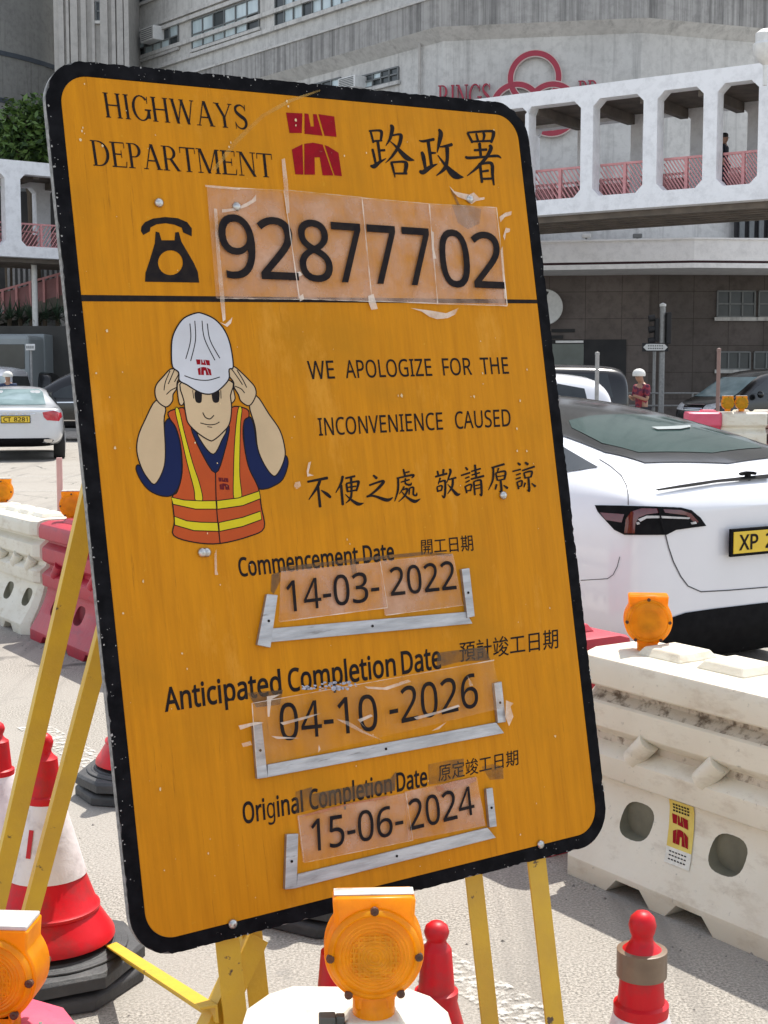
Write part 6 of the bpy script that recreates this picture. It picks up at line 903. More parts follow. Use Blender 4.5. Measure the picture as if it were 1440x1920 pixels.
def tree(loc, H, crown_c, crown_r, n, label, seed, leaf=.16):
    t = thing('broadleaf_tree', label, 'tree', loc); rr = random.Random(seed); loc = Vector(loc); cc = Vector(crown_c)
    mb = MB(); mb.tube([loc, loc.lerp(cc, .5) + Vector((.2, .1, 0)), cc], [.32, .22, .12], 10)
    clumps = []
    for k in range(34):
        v = Vector((rr.gauss(0, 1), rr.gauss(0, 1), rr.gauss(0, 1))).normalized(); c = cc + Vector((v.x * crown_r[0], v.y * crown_r[1], v.z * crown_r[2])) * rr.uniform(.45, .95); clumps.append((c, rr.uniform(.55, 1.0)))
        mb.tube([cc.lerp(loc, .2 * rr.random()), cc.lerp(c, .55) + Vector((0, 0, .15)), c], [.07, .04, .015], 5)
    mb.build('trunk', M_BARK, t)
    for mi, m in ((0, M_LEAF), (1, M_LEAF2)):
        mb = MB()
        for k, (c, r) in enumerate(clumps):
            for q in range(n):
                if (k + q // 3) % 3 == 0 and mi == 0 or (k + q // 3) % 3 != 0 and mi == 1: continue
                v = Vector((rr.gauss(0, 1), rr.gauss(0, 1), rr.gauss(0, .8))); v = v.normalized() * r * rr.random() ** .4; p = c + v
                a = Vector((rr.gauss(0, 1), rr.gauss(0, 1), rr.gauss(0, .6))).normalized(); b = a.cross(Vector((rr.gauss(0, 1), rr.gauss(0, 1), 1))).normalized(); s = leaf * rr.uniform(.6, 1.3)
                mb.add([p - a * s, p + b * s * .45, p + a * s, p - b * s * .45], [(0, 1, 2, 3)])
        mb.build('crown', m, t, fix=False)
    return t
c = at(52, 268, 60); tree((c.x, 60, .14), 13, tuple(c), (1.5, 1.3, 1.7), 130, 'dense green tree rising above the left footbridge', 4)
c = at(4, 288, 61.5); tree((c.x, 61.5, .14), 13, tuple(c), (.9, .9, 1.0), 80, 'darker tree crown at the left edge above the footbridge', 6)

# ------------------------------------------------------------------ street furniture far off
def post(px, ytop, Y, label, m, r=.035, name='road_post', cat='post', z0=0):
    a = at(px, ytop, Y); t = thing(name, label, cat, (a.x, Y, z0)); mb = MB(); mb.tube([(a.x, Y, z0), (a.x, Y, a.z)], r, 10); mb.build('shaft', m, t, smooth=40); mb = MB(); mb.lathe([(r * 1.15, a.z - .02), (r * 1.1, a.z + .02), (0, a.z + .03)], (a.x, Y, 0), 10); mb.build('cap', m, t); return t
post(1120, 663, 23.0, 'thin grey pole in front of the distant white car', M_GREYMET, .034)
post(1348, 656, 22.0, 'thin brownish pole in front of the black people carrier', mat('brown_pole', (.22, .14, .12), rough=.6), .03)
post(1160, 724, 44.0, 'dark thin pole between the traffic light and the doorway', M_FRAME, .05)
post(1227, 655, 43.8, 'slim grey post left of the traffic light', M_GREYMET, .05)
a = at(111, 858, 9.6); t = thing('delineator_post', 'pinkish thin post behind the faded red barrier', 'post', (a.x, 9.6, 0)); mb = MB(); mb.box((a.x, 9.6, a.z / 2), (.036, .03, a.z)); mb.build('shaft', mat('faded_pink_plastic', (.55, .32, .29), (.48, .27, .25), rough=.6), t, bevel=.004); mb = MB(); mb.lathe([(.1, 0), (.09, .03), (.03, .045)], (a.x, 9.6, 0), 14); mb.build('foot', M_DARK, t)
a = at(1243, 572, 43.2); tl = thing('traffic_light', 'grey traffic light pole with black signal heads beside the stone wall', 'traffic light', (a.x, 43.2, .14))
mb = MB(); mb.tube([(a.x, 43.2, .14), (a.x, 43.2, a.z)], .085, 14); mb.build('pole', M_GREYMET, tl, smooth=40); mb = MB(); mb.lathe([(.1, a.z - .04), (.1, a.z + .03), (0, a.z + .07)], (a.x, 43.2, 0), 14); mb.build('pole_cap', M_WHITEP, tl)
zt_, zb_ = at(1243, 586, 43.2).z, at(1243, 645, 43.2).z
mb = MB(); mb.box((a.x + .16, 43.15, (zt_ + zb_) / 2), (.13, .34, zt_ - zb_)); mb.build('signal_head', M_DARK, tl, bevel=.02)
mb = MB(); mb.box((a.x - .16, 43.3, (zt_ + zb_) / 2 - .05), (.12, .26, zt_ - zb_ - .25)); mb.build('signal_head', M_DARK, tl, bevel=.02)
for k in range(3):
    z = zt_ - .15 - k * (zt_ - zb_ - .2) / 2.2
    for sg in (-1,):
        mb = MB(); mb.tube([(a.x + sg * .22, 43.3, z), (a.x + sg * .40, 43.3, z - .03)], .10, 14); mb.build('visor', M_DARK, tl, smooth=40)
sgn = thing('direction_sign', 'dark double arrow direction sign on the traffic light pole', 'sign', tuple(at(1228, 660, 43.0)))
f = lambda p, k: at(p[0], p[1], 43.06 - k)
mb = MB(); mb.prism([[(1204, 643), (1253, 643), (1253, 659), (1204, 659)]], lambda p: f(p, -.03), lambda p: f(p, 0)); mb.build('board', M_DARK, sgn)
mb = MB(); mb.prism([[(1206, 651), (1212, 645), (1246, 645), (1252, 651), (1246, 657), (1212, 657)]], lambda p: f(p, .001), lambda p: f(p, .012)); mb.build('arrow_panel', M_WHITEP, sgn)
mb = MB()
for r in range(2):
    for q in range(7): x = 1215 + q * 4.2; y = 647 + r * 5; mb.quad(f((x, y), .015), f((x + 2.8, y), .015), f((x + 2.8, y + 2.6), .015), f((x, y + 2.6), .015))
mb.build('dark_writing', M_FRAME, sgn)
rl = thing('pavement_railing', 'low grey pavement railing along the stone wall', 'railing', (7.5, 43.7, .14))
a, b = Vector((5.3, 43.7, .14)), Vector((15, 43.5, .14)); mb = MB()
for z in (.25, .62, 1.0): mb.tube([a + Vector((0, 0, z)), b + Vector((0, 0, z))], .025, 8)
mb.build('rail', M_GREYMET, rl)
for i in range(8): c = a.lerp(b, i / 7); mb = MB(); mb.tube([c, c + Vector((0, 0, 1.02))], .03, 8); mb.build('post', M_GREYMET, rl)
c = at(1436, 84, 33.0); t = thing('roof_lantern', 'white lantern fitting at the right edge above the footbridge roof', 'lamp', tuple(c)); mb = MB(); mb.lathe([(.05, -.9), (.05, -.45), (.12, -.4), (.28, -.22), (.30, 0), (.24, .05), (.24, .25), (.12, .34), (0, .36)], tuple(c), 16); mb.build('lantern', M_WHITEP, t, smooth=40); mb = MB(); mb.tube([(c.x, c.y, c.z - .85), (c.x + .1, c.y + .5, 9.3)], .045, 8); mb.build('bracket', M_WHITEP, t)
sg2 = thing('street_sign', 'small white rectangular sign plate left of the notice board near the lorry', 'sign', tuple(at(57, 680, 47))); a, b = at(48, 645, 47), at(66, 657, 47); mb = MB(); mb.box(((a.x + b.x) / 2, 47, (a.z + b.z) / 2), (b.x - a.x, .05, a.z - b.z)); mb.build('plate', M_WHITEP, sg2, bevel=.02); mb = MB(); mb.tube([((a.x + b.x) / 2, 47.08, .14), ((a.x + b.x) / 2, 47.08, a.z)], .04, 8); mb.build('pole', M_GREYMET, sg2)
mb = MB()
for q in range(4): mb.box((a.x + .05 + q * .065, 46.97, (a.z + b.z) / 2), (.04, .006, .09))
mb.build('dark_writing', M_FRAME, sg2)

# ------------------------------------------------------------------ people
M_SKIN = mat('skin', (.36, .20, .13), rough=.55); M_DARKCL = mat('dark_cloth', (.02, .024, .04), rough=.9); M_HAIR = mat('hair', (.012, .010, .009), rough=.6); M_HELM = mat('pale_helmet', (.74, .73, .68), rough=.3)
def skin_mesh(name, joints, edges, radii, m, parent, sub=2, root=0):
    me = bpy.data.meshes.new(name); me.from_pydata([tuple(j) for j in joints], edges, []); o = link(bpy.data.objects.new(name, me)); o.parent = parent
    sk = o.modifiers.new('skin', 'SKIN'); sk.use_smooth_shade = True
    ly = me.skin_vertices[0].data if me.skin_vertices else None
    if ly is None: bm = bmesh.new(); bm.from_mesh(me); bm.verts.layers.skin.verify(); bm.to_mesh(me); bm.free(); ly = me.skin_vertices[0].data
    for i, r in enumerate(radii): ly[i].radius = (r, r) if not isinstance(r, tuple) else r; ly[i].use_root = (i == root)
    sb = o.modifiers.new('sub', 'SUBSURF'); sb.levels = sub; sb.render_levels = sub; bake(o); o.data.materials.clear(); o.data.materials.append(m); return o
def person(loc, rz, label, shirt, trousers, arms='down', helmet=False, lean=0.0):
    t = thing('person', label, 'person', loc, rz); f = -1          # faces local -Y
    if arms == 'phone': L = [(-.19, 0, 1.40), (-.24, -.02, 1.12), (-.08, -.26, 1.20)]; Rr = [(.19, 0, 1.40), (.24, -.03, 1.12), (.06, -.28, 1.22)]
    else: L = [(-.19, 0, 1.40), (-.25, .01, 1.12), (-.24, -.08, .87)]; Rr = [(.19, 0, 1.40), (.25, .01, 1.12), (.25, -.08, .87)]
    hd = Vector((0, -.03 - lean, 0))
    J = [(0, 0, .95), (0, .01, 1.15), (0, .01, 1.38), (0, 0, 1.49), tuple(hd + Vector((0, 0, 1.60))), tuple(hd + Vector((0, -.01, 1.68)))] + L + Rr + [(-.10, 0, .90), (-.11, -.02, .50), (-.11, .03, .09), (-.11, -.13, .04)] + [(.10, 0, .90), (.11, -.02, .50), (.11, .03, .09), (.11, -.13, .04)]
    E = [(0, 1), (1, 2), (2, 3), (3, 4), (4, 5), (2, 6), (6, 7), (7, 8), (2, 9), (9, 10), (10, 11), (0, 12), (12, 13), (13, 14), (14, 15), (0, 16), (16, 17), (17, 18), (18, 19)]
    Rd = [(.13, .10), (.13, .10), (.14, .10), .055, (.085, .10), .075] + [.055, .042, .032] * 2 + [.075, .055, .038, .035] * 2
    body = skin_mesh('body', J, E, Rd, M_SKIN, t)
    for z, x in ((1.62, .032), (1.62, -.032)):
        mb = MB(); mb.lathe([(0, -.010), (.010, 0), (0, .010)], (x, hd.y - .098, z), 8); mb.build('eye', M_HAIR, t, shift=False)
    skin_mesh('shirt', [(0, 0, .83), (0, .01, 1.15), (0, .01, 1.38), (0, .01, 1.45)] + [L[0], tuple(Vector(L[0]).lerp(Vector(L[1]), .8))] + [Rr[0], tuple(Vector(Rr[0]).lerp(Vector(Rr[1]), .8))], [(0, 1), (1, 2), (2, 3), (2, 4), (4, 5), (2, 6), (6, 7)], [(.165, .13), (.155, .125), (.165, .125), (.09, .08), .075, .065, .075, .065], shirt, t)
    skin_mesh('trousers', [(0, 0, .96), (-.10, 0, .88), (-.11, -.02, .50), (-.11, .03, .12), (.10, 0, .88), (.11, -.02, .50), (.11, .03, .12)], [(0, 1), (1, 2), (2, 3), (0, 4), (4, 5), (5, 6)], [(.15, .12), .095, .072, .058, .095, .072, .058], trousers, t)
    hm = MB(); c = tuple(hd + Vector((0, .005, 1.655)))
    if helmet: hm.lathe([(.135, -.03), (.142, .0), (.135, .05), (.105, .10), (.05, .128), (0, .132)], c, 20); hm.build('helmet', helmet, t, shift=False, smooth=50)
    else: hm.lathe([(.088, -.02), (.098, .02), (.088, .07), (.05, .1), (0, .108)], (c[0], c[1] + .012, c[2]), 16); hm.build('hair', M_HAIR, t, shift=False, smooth=60)
    return t
M_REDSH = mat('red_patterned_cloth', (.28, .035, .05), (.10, .02, .05), scale=14, lo=.48, hi=.52, rough=.9); M_BLUESH = mat('navy_cloth', (.02, .035, .08), (.03, .05, .10), scale=10, rough=.9)
a = at(1203, 720, 30.5); person((a.x, 30.5, 0), R_(-62), 'person in a pale helmet and red patterned shirt looking at a phone', M_REDSH, M_DARKCL, 'phone', M_HELM, .05)
a = at(15, 720, 39.5); person((a.x, 39.5, 0), R_(10), 'person in a white helmet and navy uniform at the left edge', M_BLUESH, M_DARKCL, 'down', M_HELM)
a = at(1357, 300, 38.2); person((a.x, 38.2, 6.28), R_(60), 'dark haired person in dark clothes walking inside the footbridge', M_DARKCL, M_DARKCL, 'down')

# ------------------------------------------------------------------ water filled barriers
def plastic(name, c, c2, dirt, rough=.5):
    m, n, l, p = new_mat(name); v = mapping(n, l)
    o = mix(n, l, ramp(n, l, noise(n, l, v, 3, 6), .35, .7), (*c, 1), (*c2, 1))
    sp = n.new('ShaderNodeSeparateXYZ'); l.new(v, sp.inputs[0])
    d = ramp(n, l, noise(n, l, mapping(n, l, (1, 1, 2.5)), 6, 9, .72), .52, .74)
    o = mix(n, l, d, o, (*dirt, 1))
    d2 = ramp(n, l, noise(n, l, v, 45, 5, .7), .64, .72); o = mix(n, l, d2, o, tuple(x * .55 for x in c) + (1,))
    l.new(o, p.inputs['Base Color']); p.inputs['Roughness'].default_value = rough
    p.inputs['Subsurface Weight'].default_value = .12; p.inputs['Subsurface Radius'].default_value = (.03, .02, .012); p.inputs['Subsurface Scale'].default_value = .5
    b = n.new('ShaderNodeBump'); b.inputs['Strength'].default_value = .25; b.inputs['Distance'].default_value = .008
    l.new(noise(n, l, v, 25, 8, .6), b.inputs['Height']); l.new(b.outputs[0], p.inputs['Normal']); return m
M_BWHITE = plastic('aged_white_plastic', (.70, .655, .54), (.62, .565, .455), (.47, .40, .30))
M_BWHITE2 = plastic('clean_white_plastic', (.68, .65, .56), (.60, .56, .46), (.46, .39, .28))
M_BRED = plastic('faded_red_plastic', (.42, .018, .040), (.34, .014, .034), (.22, .03, .05))
M_BPINK = plastic('sun_bleached_red_plastic', (.62, .10, .17), (.52, .05, .10), (.45, .08, .12))
M_HOLE = mat('shaded_recess', (.175, .165, .115), (.125, .12, .085), scale=12, rough=.8)  # olive-grey shade inside the barrier holes, put into the colour
M_REDHOLE = mat('shaded_red_recess', (.20, .015, .025), (.14, .012, .02), scale=12, rough=.8)  # darker copy of the red plastic, with the recess shade painted in
M_SOIL = mat('grimy_groove_plastic', (.58, .53, .44), (.50, .44, .35), rough=.8, bump=.5, dirt=(.15, .115, .08), dscale=22, dlo=.50, dhi=.64)
M_STICK = mat('sticker_yellow', (.66, .52, .10), (.6, .42, .06), scale=20, rough=.5)
M_STICKW = mat('sticker_white', (.70, .69, .62), (.58, .57, .5), scale=50, rough=.5)
PROF = [(.25, 0), (.25, .062), (.238, .082), (.19, .16), (.155, .235), (.138, .285), (.136, .305), (.165, .318), (.168, .385), (.155, .398), (.118, .418), (.118, .440), (.158, .466), (.164, .474), (.164, .545), (.156, .552), (.122, .575), (.122, .590), (.176, .604), (.182, .610), (.182, .665), (.172, .690), (.12, .702)]
def make_barrier(mat_, L, label, group, loc, rz, hgt=.70, blocks=True, detail=True, holes=True, sticker=True, soil=False):
    root = thing('water_barrier', label, 'barrier', loc, rz, group)
    k = hgt / .70
    hole = M_HOLE if mat_ not in (M_BRED, M_BPINK) else M_REDHOLE
    prof = [(x, z * k) for x, z in PROF]
    loop = [(x, z) for x, z in prof] + [(-x, z) for x, z in reversed(prof)]
    mb = MB(); n = len(loop); xs = [-L / 2, -L / 2 + .05, L / 2 - .05, L / 2]
    vs = [(x, y * (.82 if i in (0, 3) else 1), z) for i, x in enumerate(xs) for y, z in loop]
    fs = [(i * n + j, i * n + (j + 1) % n, (i + 1) * n + (j + 1) % n, (i + 1) * n + j) for i in range(3) for j in range(n)]
    fs += [tuple(range(n))[::-1], tuple(range(3 * n, 4 * n))]
    mb.add(vs, fs); body = mb.build('barrier_body', [mat_, hole, M_SOIL], root, shift=False)
    cut = MB()
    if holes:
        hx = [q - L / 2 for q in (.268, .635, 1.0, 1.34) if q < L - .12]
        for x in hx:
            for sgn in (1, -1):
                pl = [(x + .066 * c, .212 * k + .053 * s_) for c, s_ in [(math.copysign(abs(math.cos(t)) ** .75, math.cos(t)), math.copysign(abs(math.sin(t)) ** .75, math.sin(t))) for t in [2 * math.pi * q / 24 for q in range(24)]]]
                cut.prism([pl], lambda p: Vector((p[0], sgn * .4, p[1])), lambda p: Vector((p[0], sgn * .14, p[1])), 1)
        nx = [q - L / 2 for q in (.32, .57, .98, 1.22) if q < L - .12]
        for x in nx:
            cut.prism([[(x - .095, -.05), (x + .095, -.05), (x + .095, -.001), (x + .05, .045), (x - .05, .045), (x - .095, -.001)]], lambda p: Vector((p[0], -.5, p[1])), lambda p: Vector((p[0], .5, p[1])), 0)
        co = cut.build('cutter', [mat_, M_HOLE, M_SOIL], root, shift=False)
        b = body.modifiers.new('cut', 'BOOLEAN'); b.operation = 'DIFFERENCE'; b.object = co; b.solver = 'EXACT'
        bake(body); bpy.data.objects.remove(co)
    be = body.modifiers.new('bevel', 'BEVEL'); be.width = .013; be.segments = 3; be.limit_method = 'ANGLE'; be.angle_limit = R_(25)
    bake(body); body.data.polygons.foreach_set('use_smooth', [True] * len(body.data.polygons)); body.data.set_sharp_from_angle(angle=R_(38))
    if blocks:
        mb = MB(); bx = [q - L / 2 for q in (.26, .51, .80, 1.05, 1.3) if q < L - .1]
        for x in bx:
            a, b_ = .095, .085
            mb.add([(x - a, -b_, .701 * k), (x + a, -b_, .701 * k), (x + a, b_, .701 * k), (x - a, b_, .701 * k), (x - a + .02, -b_ + .02, .701 * k + .028), (x + a - .02, -b_ + .02, .701 * k + .028), (x + a - .02, b_ - .02, .701 * k + .028), (x - a + .02, b_ - .02, .701 * k + .028)],
                   [(0, 1, 5, 4), (1, 2, 6, 5), (2, 3, 7, 6), (3, 0, 4, 7), (4, 5, 6, 7), (0, 3, 2, 1)])
        mb.build('top_block', mat_, root, shift=False, bevel=.006)
    if detail:
        for sgn in (1, -1):
            for x in [q - L / 2 for q in (.265, .55, .835, 1.12, 1.38) if q < L - .08]:
                mb = MB(); mb.tube([(x + .03, sgn * .145, .462 * k), (x - .035, sgn * .150, .395 * k)], .034, 14); mb.build('lug', mat_, root, shift=False, smooth=40)
    if soil:                                    # grime lying in the two grooves
        for q in body.data.polygons:
            z = q.center.z / k
            if (.560 < z < .600 or .412 < z < .446) and abs(q.center.y) > .1: q.material_index = 2
    if sticker:
        for sgn, x in ((-1, .425 - L / 2),):
            def prof_pt(t):                    # follow the concave flank
                zz = .305 - .165 * t; P = [p for p in PROF]
                for (xa, za), (xb, zb) in zip(P, P[1:]):
                    if za <= zz <= zb and zb > za: q = (zz - za) / (zb - za); return xa + (xb - xa) * q, zz * k
                return .13, zz * k
            mb = MB()
            def sp(a, t, off=.003): y, z = prof_pt(t); return Vector((x + a + .05 * t, sgn * (y + off), z))
            for i in range(8):
                t0, t1 = i / 8, (i + 1) / 8
                mb.quad(sp(-.05, t0), sp(.05, t0), sp(.05, t1), sp(-.05, t1), 0 if i < 6 else 1)
            em = lambda p: sp(-.038 + .076 * p[0] / 300, .22 + .48 * p[1] / 340, .0045)
            mb.m = 2; logo(mb, em)
            for r in range(3):
                for q in range(6): mb.quad(sp(-.035 + q * .0115, .05 + r * .05, .0042), sp(-.027 + q * .0115, .05 + r * .05, .0042), sp(-.027 + q * .0115, .08 + r * .05, .0042), sp(-.035 + q * .0115, .08 + r * .05, .0042), 3)
            for r in range(3):
                for q in range(6): mb.quad(sp(-.036 + q * .012, .80 + r * .06, .0042), sp(-.028 + q * .012, .80 + r * .06, .0042), sp(-.028 + q * .012, .82 + r * .06, .0042), sp(-.036 + q * .012, .82 + r * .06, .0042), 3)
            mb.build('sticker', [M_STICK, M_STICKW, M_RED, M_PRINT], root, shift=False, fix=False)
    return root

# ------------------------------------------------------------------ flashing hazard lamps
def lamp_mat(name, c, tr=.62):
    m, n, l, p = new_mat(name); v = mapping(n, l)
    out = n['Material Output']
    col = mix(n, l, ramp(n, l, noise(n, l, v, 30, 6), .4, .7), (*c, 1), (c[0] * .86, c[1] * .78, c[2] * .7, 1))
    col = mix(n, l, ramp(n, l, noise(n, l, v, 70, 6, .75), .66, .73), col, (.45, .14, .01, 1))
    l.new(col, p.inputs['Base Color']); p.inputs['Roughness'].default_value = .3; p.inputs['Coat Weight'].default_value = .1
    t = n.new('ShaderNodeBsdfTranslucent'); l.new(col, t.inputs[0]); x = n.new('ShaderNodeMixShader'); x.inputs[0].default_value = tr
    l.new(p.outputs[0], x.inputs[1]); l.new(t.outputs[0], x.inputs[2]); l.new(x.outputs[0], out.inputs[0]); return m
M_LAMP = lamp_mat('amber_lamp_plastic', (1.0, .50, .008)); M_LENS = lamp_mat('amber_lens', (1.0, .58, .014), .66)
M_LCAP = mat('lamp_top_panel', (.62, .60, .54), (.40, .38, .34), scale=30, rough=.4, dirt=(.2, .17, .12), dscale=30)
M_SCREW = mat('rusty_screw', (.10, .03, .008), (.05, .02, .01), scale=100, rough=.6)
M_CLAMP = mat('lamp_clamp', (.07, .07, .06), (.12, .11, .09), scale=40, rough=.5)
def make_lamp(loc, rz, label, group, Wd=.150, Hd=.178, cap=.006, T=.062, hood=False):
    """round lens body under a square head, standing on a short neck"""
    root = thing('warning_lamp', label, 'warning lamp', loc, rz, group)
    r = Wd / 2; cz_ = Hd * .51; hw = r * .80; top = Hd
    a0 = math.degrees(math.acos(.80))
    nw = r * .42
    out = [(nw, .0), (nw * .95, .016)] + [(r * math.cos(R_(t)), cz_ + r * 1.04 * math.sin(R_(t))) for t in range(-60, int(a0) + 1, 6)] + [(hw, cz_ + r * .66), (hw * 1.04, top), (-hw * 1.04, top), (-hw, cz_ + r * .66)] + \
          [(-r * math.cos(R_(t)), cz_ + r * 1.04 * math.sin(R_(t))) for t in range(int(a0), -61, -6)] + [(-nw * .95, .016), (-nw, .0)]
    mb = MB(); mb.prism([out], lambda p: Vector((p[0], -T / 2, p[1])), lambda p: Vector((p[0], T / 2, p[1]))); mb.build('lamp_body', M_LAMP, root, shift=False, bevel=.006, smooth=35)
    for sg in (-1, 1):
        M = Matrix.Rotation(R_(90) * -sg * -1, 3, 'X')
        rl = r * .93; prof = [(rl, 0), (rl * .98, .006), (rl * .90, .009), (rl * .86, .007)] + [(rl * q, .007 + .007 * (1 - q * q) + (.0012 if i % 2 else 0)) for i, q in enumerate([.8, .76, .72, .68, .64, .6, .56, .52, .48, .44, .40, .36, .32, .28, .24, .2, .16, .12, .08, .04])] + [(0, .014)]
        mb = MB(); mb.lathe(prof, (0, sg * T / 2, cz_), 40, M=Matrix.Rotation(R_(90) if sg < 0 else R_(-90), 3, 'X'))
        ln = mb.build('lens', M_LENS, root, shift=False, smooth=50)
        if sg < 0:
            gr = MB()                        # raised prism grid in the lens
            for q in range(-4, 5):
                h = math.sqrt(max(0, .52 ** 2 - (q * .105) ** 2)) * r * .95
                gr.box((q * .105 * r, -T / 2 - .0125, cz_), (.0018, .003, 2 * h)); gr.box((0, -T / 2 - .0126, cz_ + q * .105 * r), (2 * h, .003, .0018))
            g = gr.build('prism_grid', M_LENS, ln, shift=False, fix=False)
        for (sx, sz) in ((0, cz_ + r * .90), (-r * .88, cz_ - r * .05), (r * .88, cz_ - r * .05), (-r * .52, cz_ - r * .80), (r * .52, cz_ - r * .80)):
            s_ = MB(); s_.lathe([(.0055, 0), (.0055, .006), (.003, .0075), (0, .006)], (sx, sg * (T / 2 + .003), sz), 10, M=Matrix.Rotation(R_(90) if sg < 0 else R_(-90), 3, 'X')); s_.build('screw', M_SCREW, root, shift=False)
    mb = MB(); mb.lathe([(nw * 1.02, -.012), (nw * 1.02, .012), (nw * .9, .02)], (0, 0, 0), 20); mb.build('neck', M_LAMP, root, shift=False, smooth=40)
    if hood:
        mb = MB(); mb.prism([[(-hw * 1.02, top - .003), (hw * 1.02, top - .003), (hw * .98, top - .028), (hw * .7, top - .042), (.012, top - .042), (0, top - .052), (-.012, top - .042), (-hw * .7, top - .042), (-hw * .98, top - .028)]], lambda p: Vector((p[0], -T / 2 - .006, p[1])), lambda p: Vector((p[0], -T / 2 + .002, p[1]))); mb.build('hood_panel', M_LAMP, root, shift=False, bevel=.002)
    if cap:
        mb = MB(); mb.box((0, 0, top + cap / 2), (hw * 2.0, T * (.92 if cap > .003 else .55), cap)); mb.build('top_panel', M_LCAP, root, shift=False, bevel=cap * .3)
    return root
def seat(loc, rz, mats, parent=None):
    mb = MB(); mb.lathe([(.075, 0), (.062, .012), (.05, .014), (.042, .026), (0, .026)], (0, 0, 0), 8, a0=.4); return mb
# ------------------------------------------------------------------ traffic cones
M_CONE = mat('red_cone_plastic', (.60, .004, .012), (.52, .004, .010), scale=5, rough=.42, spec=.3, bump=.08, dirt=(.30, .03, .03), dscale=9, dlo=.48, dhi=.68)
M_SLEEVE = mat('white_reflective_sleeve', (.74, .70, .69), (.66, .60, .60), scale=9, rough=.45, bump=.6, bscale=9, dirt=(.36, .31, .29), dscale=9, dlo=.52, dhi=.72)
M_RUB = mat('black_rubber', (.028, .030, .032), (.055, .055, .056), scale=10, rough=.62, bump=.3, bscale=60, dirt=(.12, .115, .105), dscale=5, dlo=.6, dhi=.8)
M_BROWN = mat('brown_packing_tape', (.20, .135, .085), (.15, .10, .065), scale=20, rough=.35, dirt=(.45, .40, .35), dscale=22, dlo=.66, dhi=.69)
def make_cone(loc, label, rz=0.0, h=.62, sleeve=True, base=True, taped=False, mark=False, stack=1, group='traffic cones on the road', rs=1.0):
    root = thing('traffic_cone', label, 'traffic cone', loc, rz, group)
    z0 = .035 * (stack + 1) if base else 0; z0 = .05 * stack + .02
    k = (h - z0) / .55
    def R(z):                                   # shell radius against height above the base
        P_ = ((0, .157), (.08, .130), (.17, .0985), (.38, .042), (.50, .033), (1, .03))
        for (za, ra), (zb_, rb_) in zip(P_, P_[1:]):
            if z <= zb_: return rs * (ra + (rb_ - ra) * (z - za) / (zb_ - za))
    prof = [(R(0) + .014, 0), (R(0) + .012, .012), (R(0), .03), (R(.08), .074), (R(.08) + .004, .078), (R(.08) + .004, .085), (R(.09), .09), (R(.17), .17), (R(.36), .36), (R(.375) + .005, .372), (R(.375) + .005, .386), (R(.39), .39), (R(.485), .485), (.026, .492), (.020, .500), (.0185, .508), (.022, .516), (.0245, .528), (.021, .542), (.012, .551), (0, .553)]
    M = Matrix.Diagonal((1, 1, k))
    mb = MB(); mb.lathe(prof, (0, 0, z0), 40, M=M); mb.build('cone_shell', M_CONE, root, shift=False, smooth=40)
    if sleeve:
        sl = [(R(z) + .0035, z) for z in (.172, .21, .25, .29, .33, .368)]
        mb = MB(); mb.lathe([(R(.172), .172)] + sl + [(R(.368), .368)], (0, 0, z0), 40, M=M); mb.build('white_sleeve', M_SLEEVE, root, shift=False, smooth=50)
        if mark:
            mb = MB()
            for (a, b_, c, d) in ((-.006, .24, .006, .31),):
                f = lambda x, z: Vector((x * 3.2 * 0 + (R(z) + .0055) * math.sin(-.62 + x / R(z)), -(R(z) + .0055) * math.cos(-.62 + x / R(z)), z0 + z * k))
                mb.quad(f(a, b_), f(c, b_), f(c, d), f(a, d))
            mb.build('painted_stroke', M_CONE, root, shift=False)
    if taped:
        mb = MB(); mb.lathe([(R(.44) + .003, .436), (R(.44) + .0065, .437), (R(.44) + .0065, .484), (R(.44) + .003, .485)], (0, 0, z0), 40, M=M); mb.build('tape_wrap', M_BROWN, root, shift=False, smooth=40)
    if base:
        for i in range(stack):
            s = .232; c = .085; pl = [(s, c), (c, s), (-c, s), (-s, c), (-s, -c), (-c, -s), (c, -s), (s, -c)]
            zz = i * .05; mb = MB(); rot = .12 * i + .05
            def P(p, q, z): a, b_ = p[0] * q, p[1] * q; return Vector((a * math.cos(rot) - b_ * math.sin(rot), a * math.sin(rot) + b_ * math.cos(rot), z))
            rings = [(1, zz + .002), (1.0, zz + .030), (.96, zz + .040), (.80, zz + .044)]
            vs = [P(p, q, z) for q, z in rings for p in pl]; fs = [(j * 8 + i2, j * 8 + (i2 + 1) % 8, (j + 1) * 8 + (i2 + 1) % 8, (j + 1) * 8 + i2) for j in range(3) for i2 in range(8)] + [tuple(range(8))[::-1], tuple(range(24, 32))]
            mb.add(vs, fs)
            if i == stack - 1: mb.lathe([(.205, zz + .0435), (.203, zz + .049), (.188, zz + .0492), (.186, zz + .052), (.172, zz + .0523), (.17, zz + .056), (0, zz + .057)], (0, 0, 0), 40)
            mb.build('rubber_base', M_RUB, root, shift=False, bevel=.004, smooth=35)
    return root

